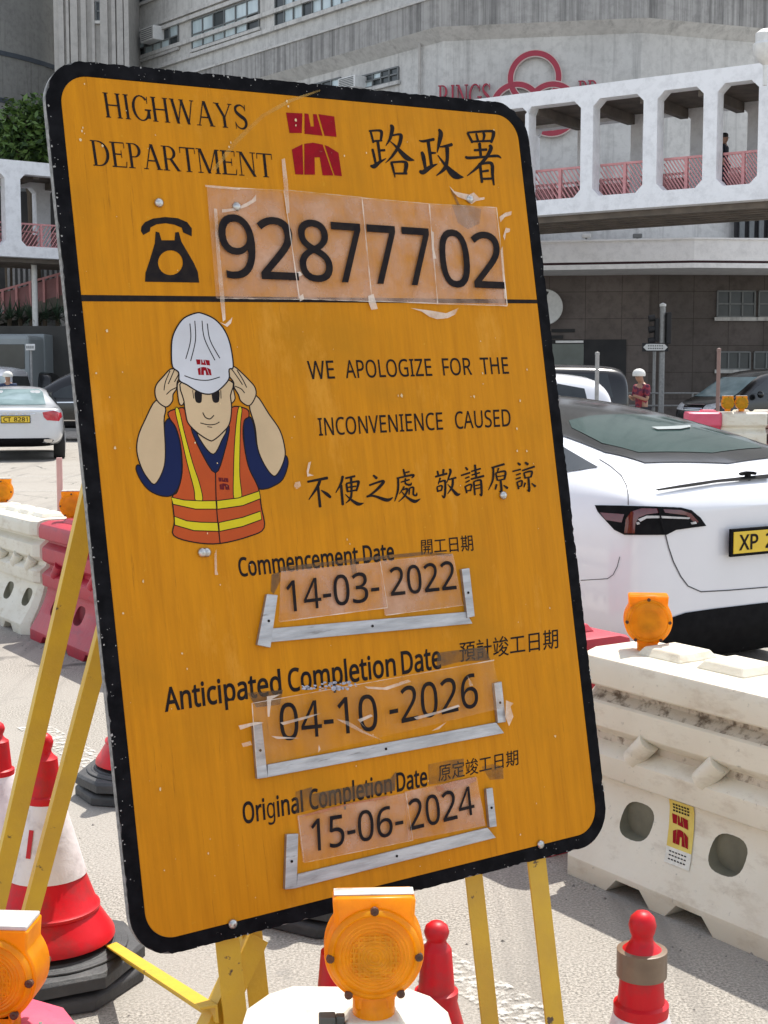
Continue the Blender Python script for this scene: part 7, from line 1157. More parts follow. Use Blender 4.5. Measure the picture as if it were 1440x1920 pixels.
# ------------------------------------------------------------------ ground and road markings
def road_mat():
    m, n, l, p = new_mat('pale_worn_asphalt'); v = mapping(n, l)
    c = mix(n, l, ramp(n, l, noise(n, l, v, 130, 3, .7), .38, .62), (.14, .128, .11, 1), (.44, .405, .355, 1))
    c = mix(n, l, ramp(n, l, noise(n, l, v, 1.1, 8, .6), .4, .65), c, (.315, .29, .255, 1))
    c = mix(n, l, ramp(n, l, noise(n, l, v, 300, 2, .6), .62, .70), c, (.52, .50, .46, 1))
    c = mix(n, l, ramp(n, l, noise(n, l, v, 260, 2, .6), .63, .72), c, (.09, .085, .08, 1))
    vo = n.new('ShaderNodeTexVoronoi'); vo.feature = 'DISTANCE_TO_EDGE'; vo.inputs['Scale'].default_value = .55
    wv = n.new('ShaderNodeMix'); wv.data_type = 'RGBA'; wv.inputs[0].default_value = .12
    nz = n.new('ShaderNodeTexNoise'); nz.inputs['Scale'].default_value = 4; l.new(v, nz.inputs['Vector']); l.new(v, wv.inputs[6]); l.new(nz.outputs['Color'], wv.inputs[7]); l.new(wv.outputs[2], vo.inputs['Vector'])
    cr = ramp(n, l, vo.outputs['Distance'], .002, .007, (1, 1, 1, 1), (0, 0, 0, 1))
    gate = ramp(n, l, noise(n, l, v, .7, 3), .52, .56)
    mm = n.new('ShaderNodeMath'); mm.operation = 'MULTIPLY'; l.new(cr, mm.inputs[0]); l.new(gate, mm.inputs[1])
    c = mix(n, l, mm.outputs[0], c, (.10, .095, .085, 1))
    st = ramp(n, l, noise(n, l, mapping(n, l), 2.6, 7, .7), .62, .72); c = mix(n, l, st, c, (.18, .172, .16, 1))
    ty = ramp(n, l, noise(n, l, mapping(n, l, (2.6, .16, 1), rot=(0, 0, R_(-33))), 1.4, 6, .6), .54, .70); c = mix(n, l, ty, c, (.20, .185, .165, 1))
    oil = ramp(n, l, noise(n, l, mapping(n, l), 1.7, 4, .5), .68, .74); c = mix(n, l, oil, c, (.10, .095, .088, 1))
    l.new(c, p.inputs['Base Color']); p.inputs['Roughness'].default_value = .85; p.inputs['Specular IOR Level'].default_value = .3
    b = n.new('ShaderNodeBump'); b.inputs['Strength'].default_value = .55; b.inputs['Distance'].default_value = .006
    l.new(noise(n, l, v, 110, 5, .7), b.inputs['Height']); l.new(b.outputs[0], p.inputs['Normal']); return m
M_ROAD = road_mat()
def worn_mat(name, c, lo, hi, sc=30):
    m, n, l, p = new_mat(name); v = mapping(n, l)
    l.new(mix(n, l, ramp(n, l, noise(n, l, v, 6, 6), .35, .65), (*c, 1), tuple(x * .8 for x in c) + (1,)), p.inputs['Base Color']); p.inputs['Roughness'].default_value = .7
    l.new(ramp(n, l, noise(n, l, v, sc, 8, .75), lo, hi), p.inputs['Alpha']); return m
M_LINE = worn_mat('worn_white_paint', (.62, .60, .55), .46, .62)
mb = MB(); mb.quad((-400, -60, 0), (400, -60, 0), (400, 700, 0), (-400, 700, 0)); tag(mb.build('road', M_ROAD), kind='structure')
def ground_strip(name, pts, wd, m, z=.004):
    P = [Vector((p[0], p[1], z)) for p in pts]; mb = MB()
    for a, b in zip(P, P[1:]):
        d = (b - a).normalized(); s = Vector((-d.y, d.x, 0)) * wd / 2; mb.quad(a + s, b + s, b - s, a - s)
    return tag(mb.build(name, m), kind='structure')
ROW = Vector((.553, -.833, 0)); ROWN = Vector((.833, .553, 0))      # direction of the barrier row, and away from the camera
a = gnd(60, 1362); ground_strip('lane_line', [a, a + ROW * 9], .14, M_LINE)
ground_strip('lane_line', [Vector((-30, 18, 0)), Vector((20, 21.5, 0))], .15, M_LINE)
ground_strip('lane_line', [Vector((-30, 21.0, 0)), Vector((-2, 23.0, 0))], .15, M_LINE)
# kerb and pavement in front of the buildings
mb = MB(); mb.prism([[(-80, 44.4), (14, 42.6), (80, 46), (80, 60), (-80, 60)]], lambda p: Vector((p[0], p[1], .002)), lambda p: Vector((p[0], p[1], .14)))
tag(mb.build('pavement', mat('paving', (.30, .29, .27), (.24, .23, .215), scale=3, rough=.85, bump=.3)), kind='structure')

# loose grit, gathered along the barrier foot and the lane line
mb = MB(); rr = random.Random(9)
for k in range(420):
    if k % 2: q = gnd(1068, 1640) + ROW * rr.uniform(-6, 2) - ROWN * abs(rr.gauss(0, .10))
    else: q = Vector((rr.uniform(-1.6, 1.6), rr.uniform(2.2, 6.5), 0))
    s_ = rr.uniform(.002, .0075); a = rr.uniform(0, 6)
    mb.add([(q.x + s_ * math.cos(a + t), q.y + s_ * math.sin(a + t), 0) for t in (0, 1.5, 3.1, 4.6)] + [(q.x, q.y, s_ * .9)], [(0, 1, 4), (1, 2, 4), (2, 3, 4), (3, 0, 4)])
tag(mb.build('road_grit', mat('grit', (.30, .28, .25), (.12, .11, .10), scale=60, rough=.9), fix=False), label='loose grit scattered on the road round the barriers', cat='grit', kind='stuff')

# ------------------------------------------------------------------ barrier row, lamps, cones
P0 = gnd(1068, 1640) + ROWN * .25                # far end of the near white barrier, on its centre line
RZ = math.atan2(ROW.y, ROW.x)
def on_row(s, off=0): return P0 + ROW * s + ROWN * off
BL_, PITCHB = 1.5, 1.57
grp = 'water filled barriers along the lane'
bw1 = make_barrier(M_BWHITE, BL_, 'dirty white barrier with a yellow sticker, nearest on the right behind the notice board', grp, on_row(.69), RZ, soil=True)
br1 = make_barrier(M_BRED, BL_, 'red barrier half hidden by the notice board, touching the dirty white barrier on the right', grp, on_row(.66 - PITCHB), RZ)
bw2 = make_barrier(M_BWHITE2, BL_, 'white barrier hidden behind the notice board between two red barriers', grp, on_row(.75 - 2 * PITCHB), RZ)
br2 = make_barrier(M_BRED, BL_, 'faded red barrier beyond the yellow struts at the left of the notice board', grp, on_row(.51 - 3 * PITCHB), RZ)
bw3 = make_barrier(M_BWHITE2, BL_, 'pale white barrier at the left edge of the photo next to the faded red one', grp, on_row(.51 - 4 * PITCHB), RZ)
def cream(o): return o
gl = 'amber hazard lamps on the barriers'
def put_lamp(p, rz, label, **k): return make_lamp(p, rz, label, gl, **k)
p = on_row(.07); put_lamp((p.x, p.y, .714), -.12, 'hooded amber lamp on the dirty white barrier in front of the white fastback car', Wd=.150, Hd=.166, hood=True, cap=0)
p = on_row(-3 * PITCHB - .11); put_lamp((p.x, p.y, .714), .1, 'amber lamp partly behind the yellow strut on the faded red barrier', Wd=.15, Hd=.17)
p = on_row(-4 * PITCHB + .18); put_lamp((p.x, p.y, .714), .1, 'amber lamp cut by the left edge on the pale white barrier', Wd=.15, Hd=.17)
# two barriers right in front of the camera, only their tops in view
bf = make_barrier(M_BWHITE2, 1.0, 'cream barrier end in the foreground under the big amber lamp', 'barriers at the camera', (-.066, 1.42, 0), R_(-92), sticker=False, blocks=False); bf.scale = (1, .8, 1)
bp = make_barrier(M_BPINK, 1.0, 'pinkish red barrier end in the bottom left corner', 'barriers at the camera', (-.60, 1.385, 0), R_(-92), sticker=False, blocks=False)
lf = put_lamp((-.0135, 1.795, .735), R_(3), 'large amber lamp in front of the bottom edge of the notice board', Wd=.130, Hd=.150, T=.044, cap=.002)
mb = MB(); mb.prism([[(-.055, -.05), (.055, -.05), (.045, .04), (-.045, .04)]], lambda p: Vector((-.0135 + p[0], 1.795 + p[1], .700)), lambda p: Vector((-.0135 + p[0] * .62, 1.795 + p[1] * .62, .7235)))
mb.build('lamp_seat', M_BWHITE2, lf, bevel=.003)
mb = MB(); mb.box((-.075, 1.775, .716), (.022, .02, .028)); mb.box((-.058, 1.778, .718), (.012, .014, .02)); mb.build('clamp', M_CLAMP, lf, bevel=.002)
mb = MB(); mb.tube([(-.086, 1.77, .716), (-.12, 1.766, .717), (-.16, 1.76, .722)], .0018, 6); mb.build('wire', mat('copper_wire', (.25, .10, .06)), lf)
lr = put_lamp((-.504, 1.80, .715), R_(-4), 'grimy amber lamp with a ribbed lens in the bottom left corner', Wd=.115, Hd=.128)
mb = MB(); mb.tube([(-.452, 1.775, .70), (-.444, 1.771, .712), (-.442, 1.77, .722)], .003, 6); mb.build('tie', M_CLAMP, lr)
# moulded details on the foreground barrier top
mb = MB(); mb.lathe([(.030, 0), (.030, .006), (.026, .009), (.012, .009), (.010, .006), (0, .006)], (.058, 1.80, .701), 24); mb.build('filler_cap', M_BWHITE, bf, smooth=40)
mb = MB(); mb.prism([[(-.115, 1.80), (-.085, 1.835), (-.06, 1.835), (-.06, 1.78), (-.115, 1.765)]], lambda p: Vector((p[0], p[1], .700)), lambda p: Vector((p[0], p[1], .712))); mb.build('yellowed_block', mat('yellowed_plastic', (.62, .50, .20), (.66, .58, .34), scale=14, rough=.5), bf, bevel=.004)
mb = MB(); mb.tube([(-.045, 1.905, .7035), (-.047, 1.60, .7035)], .0025, 6); mb.build('mould_seam', M_BWHITE, bf)
# cones
def gy(x, Y): q = gnd(x, 960 + FPX * math.tan(math.atan(CAMZ / Y) - PITCH)); return (q.x, q.y, 0)
make_cone(gy(92, 3.55), 'red and white cone with stacked black bases beside the yellow struts', .3, .65, stack=2, mark=True)
make_cone(gy(2, 3.98), 'red and white cone cut by the left edge of the photo', .0, .575, stack=2)
make_cone(gy(266, 5.25), 'distant red and white cone left of the notice board on the sunlit road', .5, .66, stack=2)
make_cone(gy(616, 4.06), 'cone on a black base seen under the bottom edge of the notice board', .2, .62, stack=2)
make_cone(gy(637, 2.56), 'red cone hidden behind the large amber lamp', .0, .545, stack=1)
make_cone(gy(817, 2.62), 'plain red cone just right of the large amber lamp', .0, .52, sleeve=False, stack=1, rs=.85)
make_cone(gy(1194, 2.41), 'red cone with brown tape round its neck at the lower right', .0, .62, taped=True, stack=1)

# ------------------------------------------------------------------ vehicles
def paint(name, c, rough=.22, coat=.8, metal=0.0, c2=None): return mat(name, c, c2 or tuple(x * .93 for x in c), scale=1.5, rough=rough, coat=coat, metal=metal)
M_CWHITE = paint('pearl_white_car_paint', (.72, .73, .76)); M_CSILV = paint('silver_car_paint', (.56, .58, .61), .28, .8, .35); M_CBLACK = paint('black_car_paint', (.006, .006, .007), .2, .25); M_CBLUE = paint('blue_car_paint', (.02, .06, .20)); M_CGREY = paint('grey_lorry_paint', (.25, .28, .29), .5, .1)
M_ROOFGL = mat('black_roof_glass', (.012, .012, .013), (.02, .019, .018), scale=2, rough=.12, spec=.35, coat=.1, dirt=(.028, .027, .025), dscale=4, dlo=.5, dhi=.8)
M_REARGL = mat('greenish_rear_glass', (.030, .055, .052), (.045, .075, .071), scale=2.2, rough=.06, spec=.45)
M_CARGL = mat('dark_car_glass', (.018, .022, .024), (.03, .036, .038), scale=1.5, rough=.06, spec=.6); M_CARGL2 = mat('pale_reflecting_glass', (.22, .30, .31), (.12, .18, .19), scale=2, rough=.08)
M_TRIM = mat('black_plastic_trim', (.005, .005, .006), (.009, .009, .010), scale=20, rough=.7, spec=.08); M_TYRE = mat('tyre_rubber', (.018, .018, .018), rough=.85); M_RIM = mat('wheel_rim', (.35, .35, .36), rough=.35, metal=.7)
M_TAIL = mat('dark_red_tail_lamp', (.11, .006, .012), (.06, .004, .008), scale=6, rough=.08, coat=.6); M_TAILR = mat('bright_red_tail_lamp', (.50, .012, .03), (.34, .008, .02), scale=6, rough=.1, coat=.6); M_CLEAR = mat('clear_lamp_lens', (.55, .55, .55), (.34, .34, .35), scale=20, rough=.08, coat=.6)
M_PLATE = mat('yellow_number_plate', (.72, .50, .030), (.66, .45, .025), scale=10, rough=.4); M_CHROME = mat('chrome', (.62, .62, .64), rough=.12, metal=1); M_SEAM = mat('panel_gap', (.05, .05, .055), rough=.8); M_DISH = mat('windscreen_shade', (.32, .36, .36), rough=.3)
TAB = {
 'fastback': [(0, .36, .68, .72, .65, .88, .58, .925, .94), (.05, .24, .80, .78, .78, .965, .68, 1.01, 1.03), (.16, .17, .885, .84, .845, 1.0, .70, 1.075, 1.095), (.40, .15, .925, .88, .87, 1.04, .63, 1.175, 1.205), (.86, .15, .94, .90, .87, 1.045, .605, 1.285, 1.325), (1.4, .15, .94, .90, .865, 1.03, .585, 1.385, 1.425),
              (2.0, .15, .94, .89, .86, 1.01, .58, 1.43, 1.475), (2.6, .15, .94, .88, .855, .99, .58, 1.42, 1.47), (3.1, .15, .935, .87, .85, .97, .60, 1.32, 1.38), (3.5, .15, .93, .86, .85, .95, .64, 1.17, 1.24), (4.0, .16, .92, .82, .84, .90, .72, .965, 1.0), (4.4, .18, .87, .72, .78, .81, .65, .86, .885), (4.62, .20, .76, .6, .68, .69, .55, .735, .755), (4.70, .28, .58, .55, .5, .61, .4, .645, .66)],
 'saloon': [(0, .40, .68, .74, .66, .90, .58, .95, .965), (.05, .32, .80, .80, .78, .975, .68, 1.0, 1.015), (.16, .28, .87, .85, .83, .985, .72, 1.02, 1.04), (.55, .25, .90, .88, .86, .985, .72, 1.03, 1.055), (.80, .24, .905, .88, .86, .975, .66, 1.09, 1.12), (1.15, .24, .905, .88, .855, .96, .60, 1.25, 1.29), (1.55, .24, .905, .88, .85, .95, .57, 1.355, 1.40),
            (2.2, .24, .905, .87, .85, .94, .57, 1.39, 1.44), (2.8, .24, .905, .86, .85, .93, .58, 1.35, 1.41), (3.3, .24, .905, .85, .84, .92, .62, 1.17, 1.23), (3.7, .24, .90, .83, .83, .90, .70, .97, 1.0), (4.3, .25, .87, .75, .78, .82, .65, .87, .90), (4.6, .26, .78, .62, .68, .72, .55, .77, .79), (4.68, .32, .6, .56, .5, .63, .4, .67, .68)],
 'suv': [(0, .50, .70, .80, .69, 1.0, .62, 1.12, 1.15), (.06, .40, .82, .86, .81, 1.04, .68, 1.32, 1.36), (.2, .34, .90, .92, .87, 1.05, .66, 1.48, 1.54), (.5, .30, .94, .95, .89, 1.05, .64, 1.57, 1.635), (1.2, .28, .945, .95, .89, 1.04, .63, 1.62, 1.69), (2.0, .28, .945, .95, .89, 1.03, .62, 1.63, 1.70), (2.7, .28, .945, .94, .89, 1.02, .63, 1.58, 1.65),
         (3.25, .28, .945, .93, .88, 1.01, .66, 1.36, 1.42), (3.65, .28, .94, .92, .87, 1.0, .74, 1.10, 1.14), (4.2, .29, .91, .88, .84, .97, .70, 1.02, 1.06), (4.58, .31, .84, .76, .76, .88, .62, .92, .95), (4.70, .38, .66, .70, .6, .78, .48, .82, .84)],
 'van': [(0, .48, .74, .85, .74, 1.05, .66, 1.3, 1.34), (.05, .38, .84, .90, .84, 1.08, .72, 1.60, 1.64), (.15, .32, .90, .95, .88, 1.09, .72, 1.74, 1.80), (.5, .28, .92, .96, .89, 1.09, .72, 1.78, 1.85), (1.6, .26, .92, .96, .89, 1.08, .71, 1.80, 1.87), (2.6, .26, .92, .96, .89, 1.06, .70, 1.78, 1.85), (3.2, .26, .92, .95, .89, 1.05, .71, 1.65, 1.72),
         (3.75, .26, .92, .94, .88, 1.03, .76, 1.28, 1.33), (4.1, .27, .91, .92, .86, 1.01, .78, 1.09, 1.13), (4.5, .28, .88, .85, .80, .94, .70, .99, 1.02), (4.75, .32, .78, .74, .68, .84, .55, .88, .90), (4.84, .42, .60, .68, .5, .76, .4, .79, .80)]}
def loft_car(rows, sub=2):
    vs, fs = [], []
    for (y, zb, w, zs, wb, zbelt, wr, zr, zc) in rows:
        half = [(0, zb), (w * .72, zb), (w * .95, zb + .08), (w, zb + (zs - zb) * .5), (w * .985, zs), (wb, zbelt), ((wb + wr) / 2 + .02, (zbelt + zr) / 2), (wr, zr), (wr * .55, zr + (zc - zr) * .72), (0, zc)]
        ring = half + [(-x, z) for x, z in reversed(half[1:-1])]
        vs += [(x, y, z) for x, z in ring]
    n = 18; m = len(rows)
    for i in range(m - 1):
        for j in range(n): fs.append((i * n + j, i * n + (j + 1) % n, (i + 1) * n + (j + 1) % n, (i + 1) * n + j))
    for base, flip in ((0, 1), ((m - 1) * n, 0)):        # end caps, quads across
        for j in range(0, 9):
            a, b = base + j, base + j + 1; c, d = base + (n - j) % n, base + (n - j - 1) % n
            q = [x for k, x in enumerate((a, b, d, c)) if x not in (a, b, d, c)[:k]]
            if len(q) > 2: fs.append(tuple(q if flip else q[::-1]))
    return vs, fs
class Car:
    def __init__(s, kind, label, m, loc, rz, name='parked_car', cat='car', group='cars on the road', ks=(1, 1, 1)):
        s.root = thing(name, label, cat, loc, rz, group); s.rows = TAB[kind]; s.m = m
        vs, fs = loft_car(s.rows); vs = [(x * ks[0], y * ks[1], z * ks[2]) for x, y, z in vs]
        mb = MB(); mb.add(vs, fs); s.body = mb.build('body', [m, M_TRIM], s.root, shift=False, smooth=True, sub=3); bake(s.body)
        me = s.body.data; me.polygons.foreach_set('use_smooth', [True] * len(me.polygons))
        zlow = min(v.co.z for v in me.vertices) + .07
        for p in me.polygons:
            if p.center.z < zlow: p.material_index = 1
        s.bvh = BVHTree.FromPolygons([v.co.copy() for v in me.vertices], [tuple(p.vertices) for p in me.polygons])
        bpy.context.view_layer.update(); s.M = s.root.matrix_world.copy(); s.Mi = s.M.inverted(); s.k = 0
    def patch(s, poly, fn, name, m, off=.004, res=.05, parent=None, mirror=False, th=0.0):
        """lay a polygon on the body: fn(p) -> (origin, direction) of a ray in car space"""
        pts = []
        for a, b in zip(poly, poly[1:] + poly[:1]):
            L = math.dist(a, b); k = max(1, int(L / res)); pts += [Vector((a[0] + (b[0] - a[0]) * i / k, a[1] + (b[1] - a[1]) * i / k)) for i in range(k)]
        nb = len(pts); x0, x1 = min(p.x for p in pts), max(p.x for p in pts); y0, y1 = min(p.y for p in pts), max(p.y for p in pts)
        def inside(x, y):
            r = False
            for i in range(nb):
                a, b = pts[i], pts[i - 1]
                if (a.y > y) != (b.y > y) and x < (b.x - a.x) * (y - a.y) / (b.y - a.y) + a.x: r = not r
            return r
        yy = y0 + res * .5
        inn = []
        while yy < y1:
            xx = x0 + res * .5
            while xx < x1:
                if inside(xx, yy) and min((p - Vector((xx, yy))).length for p in pts) > res * .45: inn.append(Vector((xx, yy)))
                xx += res
            yy += res
        V, E, F, *_ = delaunay_2d_cdt(pts + inn, [(i, (i + 1) % nb) for i in range(nb)], [list(range(nb))], 1, 1e-6)
        out = []; s.k += 1; bad = set()
        for i, v in enumerate(V):
            o, d = fn((v.x, v.y)); h = s.bvh.ray_cast(o, d)
            if h[0] is None: h = s.bvh.find_nearest(o + d * max(.1, (s.body.location - o).dot(d))); bad.add(i)
            nn = h[1] if h[1].dot(d) < 0 else -h[1]; out.append(h[0] + nn * (off + .0004 * (s.k % 6)))
        F = [f for f in F if not any(i in bad for i in f)]
        mb = MB(); mb.add(out, [tuple(f) for f in F]); o = mb.build(name, m, parent or s.root, shift=False, smooth=True)
        if mirror: mb = MB(); mb.add([(-v.x, v.y, v.z) for v in out], [tuple(f) for f in F]); mb.build(name, m, parent or s.root, shift=False, smooth=True)
        return o
    def side(s, sg): return lambda p: (Vector((sg * 3, p[0], p[1])), Vector((-sg, 0, 0)))
    def rear(s): return lambda p: (Vector((p[0], -3, p[1])), Vector((0, 1, 0)))
    def front(s): return lambda p: (Vector((p[0], 9, p[1])), Vector((0, -1, 0)))
    def top(s): return lambda p: (Vector((p[0], p[1], 4)), Vector((0, 0, -1)))
    def photo(s):
        o = s.Mi @ CC; R3 = s.Mi.to_3x3(); return lambda p: (o, (R3 @ ray(p[0], p[1])).normalized())
    def strip(s, pts, wd, fn, name, m, off=.005):
        """a thin gap line following photo points"""
        P = [Vector((a, b, 0)) for a, b in pts]; L, R = [], []
        for i, p in enumerate(P):
            d = (P[min(i + 1, len(P) - 1)] - P[max(i - 1, 0)]).normalized(); nn = Vector((-d.y, d.x, 0)) * wd / 2; L.append(p + nn); R.append(p - nn)
        def landing(q):
            o, d = fn((q.x, q.y)); h = s.bvh.ray_cast(o, d)
            if h[0] is None: h = s.bvh.find_nearest(o + d * 6)
            return h[0] - d * off
        mb = MB(); mb.add([landing(q) for q in L + R], [(i, i + 1, len(P) + i + 1, len(P) + i) for i in range(len(P) - 1)]); return mb.build(name, m, s.root, shift=False)
    def wheels(s, y0=.86, y1=3.72, w=.80, r=.335):
        for x in (-w, w):
            for y in (y0, y1):
                mb = MB(); Mx = Matrix.Rotation(R_(90), 3, 'Y'); mb.lathe([(.18, -.10), (r - .02, -.11), (r, -.08), (r, .08), (r - .02, .11), (.18, .10)], (x, y, r), 28, M=Mx); t = mb.build('wheel', M_TYRE, s.root, shift=False, smooth=40)
                mb = MB(); sg = 1 if x > 0 else -1
                mb.lathe([(.23, 0), (.22, .012), (.06, .02), (0, .024)], (x + sg * .105, y, r), 24, M=Matrix.Rotation(R_(90) * sg, 3, 'Y')); mb.build('rim', M_RIM, t, shift=False, smooth=40)
                s.patch([(y + (r + .05) * math.cos(2 * math.pi * k / 24), r + (r + .05) * math.sin(2 * math.pi * k / 24)) for k in range(24)], s.side(sg), 'wheel_arch', M_TRIM, .003, .08)
    def plate(s, text, z, y=-.02, m=M_PLATE, wd=.52, ht=.115, x=0.0, front=False):
        sg = 1 if front else -1
        mb = MB(); mb.box((x, y, z), (wd + .03, .016, ht + .03)); pl = mb.build('number_plate', M_TRIM, s.root, shift=False, bevel=.003)
        mb = MB(); mb.box((x, y + sg * .009, z), (wd, .006, ht)); mb.build('plate_face', m, pl, shift=False)
        vs, fs = text_shape(text, 'b', False, 330); mb = MB(); mb.add([(x - sg * (a - .5) * wd * .86, y + sg * .0135, z + (b - .5) * ht * .68) for a, b in vs], fs); mb.build('plate_letters', M_PRINT, pl, shift=False, fix=False); return pl
def side_glass(c, pts, m=M_CARGL):
    for sg in (-1, 1): c.patch(pts, c.side(sg), 'side_window', m, .004, .08)

# white fastback just behind the barrier: outlines of its glass, lamps and gaps follow the photo onto the body
ts = Car('fastback', 'white fastback car with black glass roof parked behind the dirty white barrier', M_CWHITE, (1.86, 6.92, 0), R_(33))
F_ = ts.photo(); ts.wheels()
ts.patch([(-.50, 3.35), (.50, 3.35), (.55, 2.9), (.56, 2.3), (.57, 1.5), (.585, .9), (.59, .5), (.5, .31), (0, .24), (-.5, .31), (-.59, .5), (-.585, .9), (-.57, 1.5), (-.56, 2.3), (-.55, 2.9)], ts.top(), 'roof_glass', M_ROOFGL, .004, .07)
ts.patch([(-.40, 1.0), (-.2, 1.05), (.2, 1.05), (.40, 1.0), (.48, .88), (.52, .60), (.44, .42), (0, .35), (-.44, .42), (-.52, .60), (-.48, .88)], ts.top(), 'rear_window', M_REARGL, .008, .07)
side_glass(ts, [(.40, 1.125), (.75, 1.215), (1.4, 1.32), (2.3, 1.365), (2.85, 1.33), (3.4, 1.12), (3.68, .99), (2.4, 1.035), (1.2, 1.065), (.72, 1.065)])
ts.patch([(-.60, .98), (.60, .98), (.56, 1.16), (.50, 1.28), (-.50, 1.28), (-.56, 1.16)], ts.front(), 'windscreen', M_CARGL, .006, .08)
def c5(l): return [(1000 + a / 3.2727, 720 + b / 3.2727) for a, b in l]
tl_ = ts.patch(c5([(382, 745), (560, 748), (765, 755), (900, 760), (965, 775), (1020, 820), (1055, 870), (960, 882), (870, 895), (812, 925), (700, 926), (560, 925), (500, 895), (440, 830), (400, 785)]), F_, 'tail_light', M_TRIM, .006, 6, mirror=True)
ts.patch(c5([(560, 915), (570, 830), (600, 785), (660, 765), (760, 768), (768, 790), (690, 800), (645, 820), (625, 860), (622, 915)]), F_, 'lamp_band', M_TAIL, .010, 5, parent=tl_, mirror=True)
ts.patch(c5([(415, 790), (560, 800), (545, 850), (450, 835)]), F_, 'lamp_band', M_TAIL, .010, 5, parent=tl_, mirror=True)
ts.patch(c5([(790, 770), (900, 775), (960, 795), (1005, 845), (985, 855), (930, 805), (800, 790)]), F_, 'lamp_band', M_TAIL, .010, 4, parent=tl_, mirror=True)
ts.patch(c5([(640, 830), (690, 808), (765, 808), (950, 818), (945, 828), (765, 822), (690, 824), (655, 845)]), F_, 'clear_strip', M_CLEAR, .012, 4, parent=tl_, mirror=True)
ts.patch(c5([(630, 850), (645, 845), (652, 858), (636, 864)]), F_, 'clear_strip', M_CLEAR, .013, 3, parent=tl_); ts.patch(c5([(952, 848), (985, 842), (990, 856), (958, 860)]), F_, 'clear_strip', M_CLEAR, .013, 3, parent=tl_)
ts.strip(c5([(768, 756), (785, 830), (810, 925)]), 3, F_, 'lamp_gap', M_TRIM, .022)
ts.strip(c5([(812, 926), (830, 1000), (860, 1090), (905, 1180), (950, 1240), (1030, 1275), (1200, 1266), (1440, 1246)]), 2.0, F_, 'boot_gap', M_SEAM, .006)
ts.strip(c5([(405, 460), (470, 500), (540, 560), (572, 620), (582, 680), (582, 742)]), 1.6, F_, 'panel_gap', M_SEAM, .006)
ts.strip(c5([(530, 1060), (515, 1120), (490, 1170), (455, 1195), (290, 1205)]), 1.4, F_, 'bumper_gap', M_SEAM, .006)
ts.patch(c5([(742, 660), (900, 632), (1120, 600), (1440, 566), (1440, 592), (1120, 618), (960, 642), (760, 668)]), F_, 'boot_spoiler', M_TRIM, .012, 7)
ts.patch(c5([(745, 1540), (800, 1470), (850, 1430), (930, 1402), (1100, 1378), (1440, 1338), (1440, 1720), (745, 1720)]), F_, 'rear_diffuser', M_TRIM, .006, 8)
ts.patch(c5([(722, 278), (820, 275), (960, 266), (962, 278), (900, 290), (760, 293)]), F_, 'brake_lamp', M_DISH, .014, 5)
"""plate and badge on the boot lid"""
h = ts.bvh.ray_cast(*F_(c5([(1310, 960)])[0])); hp = h[0]
pl = ts.plate('XP 2016', hp.z, hp.y - .035, x=0.0, wd=.50, ht=.105)
mb = MB(); zz = hp.z + .29; hb = ts.bvh.ray_cast(Vector((0, -3, zz)), Vector((0, 1, 0)))[0]
mb.prism([[(-.055, .03), (-.03, .036), (0, .038), (.03, .036), (.055, .03), (.045, .018), (.02, .024), (.012, .022), (.004, -.045), (-.004, -.045), (-.012, .022), (-.02, .024), (-.045, .018)]], lambda p: Vector((p[0], hb.y + .01, zz + p[1])), lambda p: Vector((p[0], hb.y - .012, zz + p[1]))); mb.build('boot_badge', M_TRIM, ts.root, shift=False)

# silver saloon seen from behind at the left edge
sa = Car('saloon', 'silver saloon seen from behind at the left edge with a yellow plate', M_CSILV, (-7.0, 27.0, 0), R_(13)); sa.wheels(.95, 3.7)
sa.patch([(-.56, 1.06), (.56, 1.06), (.50, 1.30), (.42, 1.36), (-.42, 1.36), (-.50, 1.30)], sa.rear(), 'rear_window', M_CARGL2, .006, .08)
side_glass(sa, [(1.0, 1.06), (1.3, 1.24), (1.8, 1.33), (2.6, 1.33), (3.2, 1.12), (3.4, .99), (2.2, .985)])
sa.patch([(.50, .93), (.70, .96), (.84, .92), (.86, .84), (.80, .76), (.58, .78), (.52, .84)], sa.rear(), 'tail_light', M_TAILR, .01, .05, mirror=True)
sa.patch([(-.62, .30), (.62, .30), (.70, .40), (.60, .44), (-.60, .44), (-.70, .40)], sa.rear(), 'rear_diffuser', M_TRIM, .006, .06)
sa.patch([(.50, .36), (.66, .36), (.68, .42), (.52, .42)], sa.rear(), 'exhaust_trim', M_CHROME, .014, .04, mirror=True)
sa.patch([(-.36, .895), (.36, .895), (.36, .915), (-.36, .915)], sa.rear(), 'chrome_strip', M_CHROME, .014, .04)
h = sa.bvh.ray_cast(Vector((0, -3, .80)), Vector((0, 1, 0)))[0]; sa.plate('CT 8281', .80, h.y - .02)
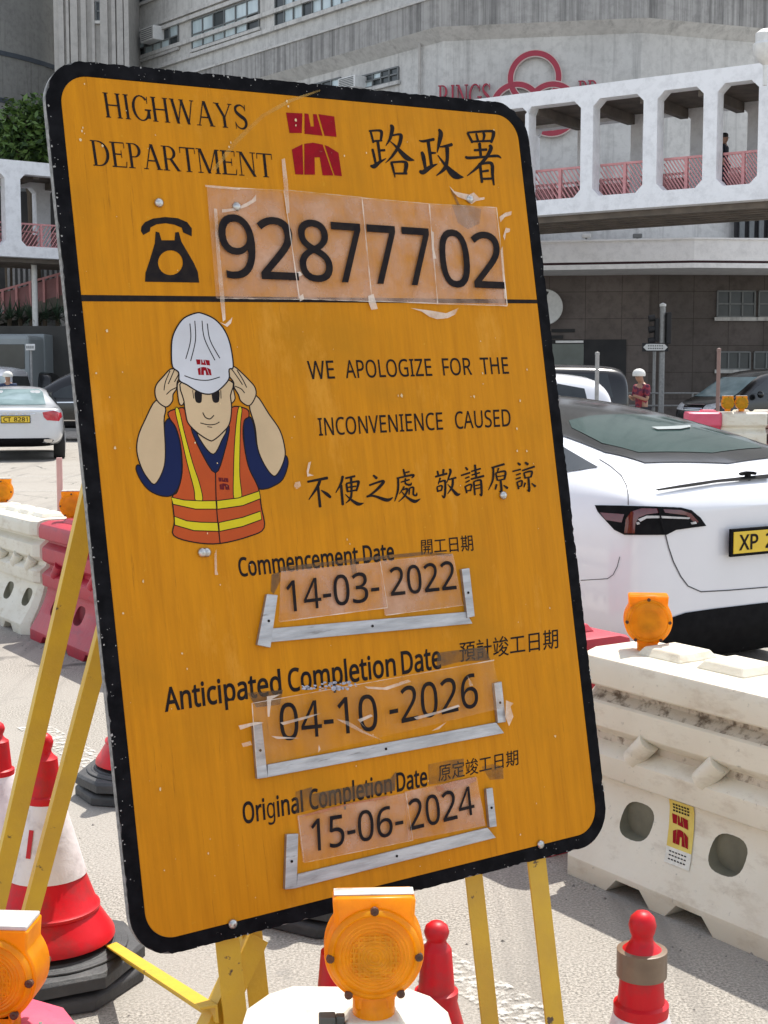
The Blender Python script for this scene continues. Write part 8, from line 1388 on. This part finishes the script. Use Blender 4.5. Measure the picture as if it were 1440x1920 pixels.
# black suv side on behind it
su = Car('suv', 'black suv standing side on behind the silver saloon', M_CBLACK, (-5.1, 36.6, 0), R_(88), ks=(1, 1, 1.12)); su.wheels(.95, 3.75, .84, .36)
side_glass(su, [(.55, 1.12), (.6, 1.42), (1.2, 1.53), (2.4, 1.54), (3.0, 1.34), (3.35, 1.10), (2.0, 1.08)])
su.patch([(-.66, 1.06), (.66, 1.06), (.58, 1.44), (-.58, 1.44)], su.front(), 'windscreen', M_CARGL2, .006, .09)
for sg in (-1, 1):
    mb = MB(); mb.lathe([(0, -.11), (.07, -.08), (.09, 0), (.07, .08), (0, .11)], (sg * 1.02, 3.25, 1.12), 12); mb.build('door_mirror', M_CBLACK, su.root, shift=False, smooth=True)
    su.patch([(.5, .99), (3.5, .965), (3.5, .99), (.5, 1.02)], su.side(sg), 'waist_chrome', M_CHROME, .008, .1); su.patch([(1.5, .52), (3.1, .52), (3.1, .545), (1.5, .545)], su.side(sg), 'sill_chrome', M_CHROME, .008, .1)
    su.patch([(2.05, 1.0), (2.12, 1.0), (2.12, 1.52), (2.05, 1.52)], su.side(sg), 'window_pillar', M_TRIM, .009, .08)
# white van, blue car, lorry at the far left
wv = Car('van', 'white people carrier facing the camera behind the silver saloon', M_CWHITE, (at(8, 700, 46).x, 46.2, 0), R_(184), ks=(1, 1, 1.06)); wv.wheels(.9, 3.8, .80, .33)
wv.patch([(-.70, 1.16), (.70, 1.16), (.62, 1.66), (-.62, 1.66)], wv.front(), 'windscreen', M_CARGL2, .006, .09); side_glass(wv, [(.4, 1.2), (.5, 1.66), (2.9, 1.66), (3.5, 1.25), (2.0, 1.18)]); wv.patch([(.5, .86), (.74, .9), (.78, 1.0), (.55, .98)], wv.front(), 'headlight', M_CLEAR, .01, .06, mirror=True)
bc = Car('saloon', 'blue car partly hidden between the silver saloon and the black suv', M_CBLUE, (at(84, 700, 43).x, 43.4, 0), R_(92)); bc.wheels(); side_glass(bc, [(1.0, 1.06), (1.3, 1.24), (1.8, 1.33), (2.6, 1.33), (3.2, 1.12), (3.4, .99), (2.2, .985)])
bv = Car('van', 'black van in deep shade beyond the blue car', M_CBLACK, (at(104, 700, 51).x, 51.4, 0), R_(90)); bv.wheels(.9, 3.8, .80, .33); side_glass(bv, [(.4, 1.2), (.5, 1.66), (2.9, 1.66), (3.5, 1.25), (2.0, 1.18)])
lo = thing('lorry', 'grey lorry cab with a barred grille at the left edge under the plants', 'lorry', (at(-14, 660, 49).x, 49.5, 0))
X = lo.location.x
mb = MB(); mb.box((X, 50.6, 1.75), (2.3, 2.2, 2.7)); mb.build('cab', M_CGREY, lo, bevel=.14); mb = MB(); mb.box((X, 53.2, 1.9), (2.3, 3.0, 2.6)); mb.build('cargo_box', M_CGREY, lo, bevel=.05)
mb = MB(); mb.box((X, 49.49, 2.35), (1.95, .03, .85)); mb.build('windscreen', M_CARGL, lo, bevel=.01)
for z in (1.75, 1.45): mb = MB(); mb.box((X + .3, 49.47, z), (1.5, .06, .12)); mb.build('grille_bar', M_WHITEP, lo)
for sx in (-.95, .95):
    for yy in (50.3, 53.6): mb = MB(); mb.lathe([(.2, -.13), (.42, -.12), (.45, 0), (.42, .12), (.2, .13)], (X + sx, yy, .45), 20, M=Matrix.Rotation(R_(90), 3, 'Y')); mb.build('wheel', M_TYRE, lo)
mb = MB(); mb.box((X, 51.8, .55), (2.0, 4.8, .2)); mb.build('chassis', M_TRIM, lo)
for sx in (-.8, .8): mb = MB(); mb.box((X + sx, 49.46, 1.05), (.34, .06, .2)); mb.build('headlight', M_CLEAR, lo, bevel=.02)
# right side: white suv, black van, black people carrier
ws = Car('suv', 'white suv seen from the side beyond the white fastback', M_CWHITE, (3.86, 24.6, 0), R_(90)); ws.wheels(.95, 3.75, .84, .36)
side_glass(ws, [(.45, 1.14), (.50, 1.40), (1.2, 1.53), (2.4, 1.54), (3.0, 1.34), (3.35, 1.10), (2.0, 1.08)]); ws.patch([(.50, .95), (.82, .98), (.84, 1.10), (.5, 1.08)], ws.rear(), 'tail_light', M_TAILR, .01, .06, mirror=True)
for sg in (-1, 1): ws.patch([(.05, .92), (.34, .95), (.30, 1.06), (.07, 1.06)], ws.side(sg), 'tail_light', M_TAILR, .01, .06)
ws.patch([(-.6, 1.12), (.6, 1.12), (.52, 1.46), (-.52, 1.46)], ws.rear(), 'rear_window', M_CARGL, .006, .08)
kv = Car('van', 'black van behind the white suv in front of the dark doorway', M_CBLACK, (4.85, 28.8, 0), R_(90)); kv.wheels(.9, 3.8, .80, .33); side_glass(kv, [(.35, 1.2), (.45, 1.66), (2.9, 1.66), (3.5, 1.25), (2.0, 1.18)])
for sg in (-1, 1): kv.patch([(.9, 1.28), (1.55, 1.28), (1.55, 1.44), (.9, 1.44)], kv.side(sg), 'window_sticker', mat('teal_sticker', (.03, .22, .27), rough=.4), .009, .1)
pm = Car('van', 'black people carrier facing left near the right edge behind the lamps', M_CBLACK, (12.3, 40.3, 0), R_(122)); pm.wheels(.9, 3.9, .82, .34)
side_glass(pm, [(.35, 1.2), (.45, 1.66), (2.7, 1.66), (3.35, 1.34), (3.6, 1.18), (2.0, 1.18)]); pm.patch([(-.72, 1.10), (.72, 1.10), (.64, 1.62), (-.64, 1.62)], pm.front(), 'windscreen', M_CARGL2, .006, .09)
pm.patch([(.34, .74), (.66, .76), (.80, .90), (.78, .96), (.40, .88)], pm.front(), 'headlight', M_CLEAR, .012, .05, mirror=True); pm.patch([(-.32, .70), (.32, .70), (.32, .90), (-.32, .90)], pm.front(), 'grille', M_CHROME, .010, .05)
for k in range(4): pm.patch([(-.31, .715 + k * .047), (.31, .715 + k * .047), (.31, .742 + k * .047), (-.31, .742 + k * .047)], pm.front(), 'grille_slot', M_TRIM, .016, .05)
for sg in (-1, 1):
    mb = MB(); mb.lathe([(0, -.10), (.07, -.07), (.09, 0), (.07, .07), (0, .10)], (sg * 1.02, 3.4, 1.16), 12); mb.build('door_mirror', M_CBLACK, pm.root, shift=False, smooth=True)
    for y in (2.0, 2.75): pm.patch([(y, 1.0), (y + .22, 1.0), (y + .22, 1.03), (y, 1.03)], pm.side(sg), 'door_handle', M_CHROME, .02, .06)
# tall barriers beyond the white car with two lamps on top
for (px, m, lab) in ((1404, M_BWHITE2, 'tall cream barrier beyond the white car carrying two amber lamps'), (1317, M_BPINK, 'short piece of pinkish barrier left of the cream one beyond the white car'), (1500, M_BPINK, 'tall pinkish barrier at the right edge beyond the white car')):
    a = at(px, 800, 17.2); make_barrier(m, (.40 if px < 1400 else 1.0) if m is M_BPINK else .72, lab, 'tall barriers beyond the white car', (a.x, 17.2, 0), 0.0, hgt=1.16, detail=False, sticker=False, soil=False, holes=False)
for px, lab in ((1364, 'left one of two amber lamps on the tall cream barrier beyond the white car'), (1390, 'right one of two amber lamps on the tall cream barrier beyond the white car')):
    a = at(px, 770, 17.1); make_lamp((a.x, 17.1, 1.185), 0, lab, gl, .155, .17)
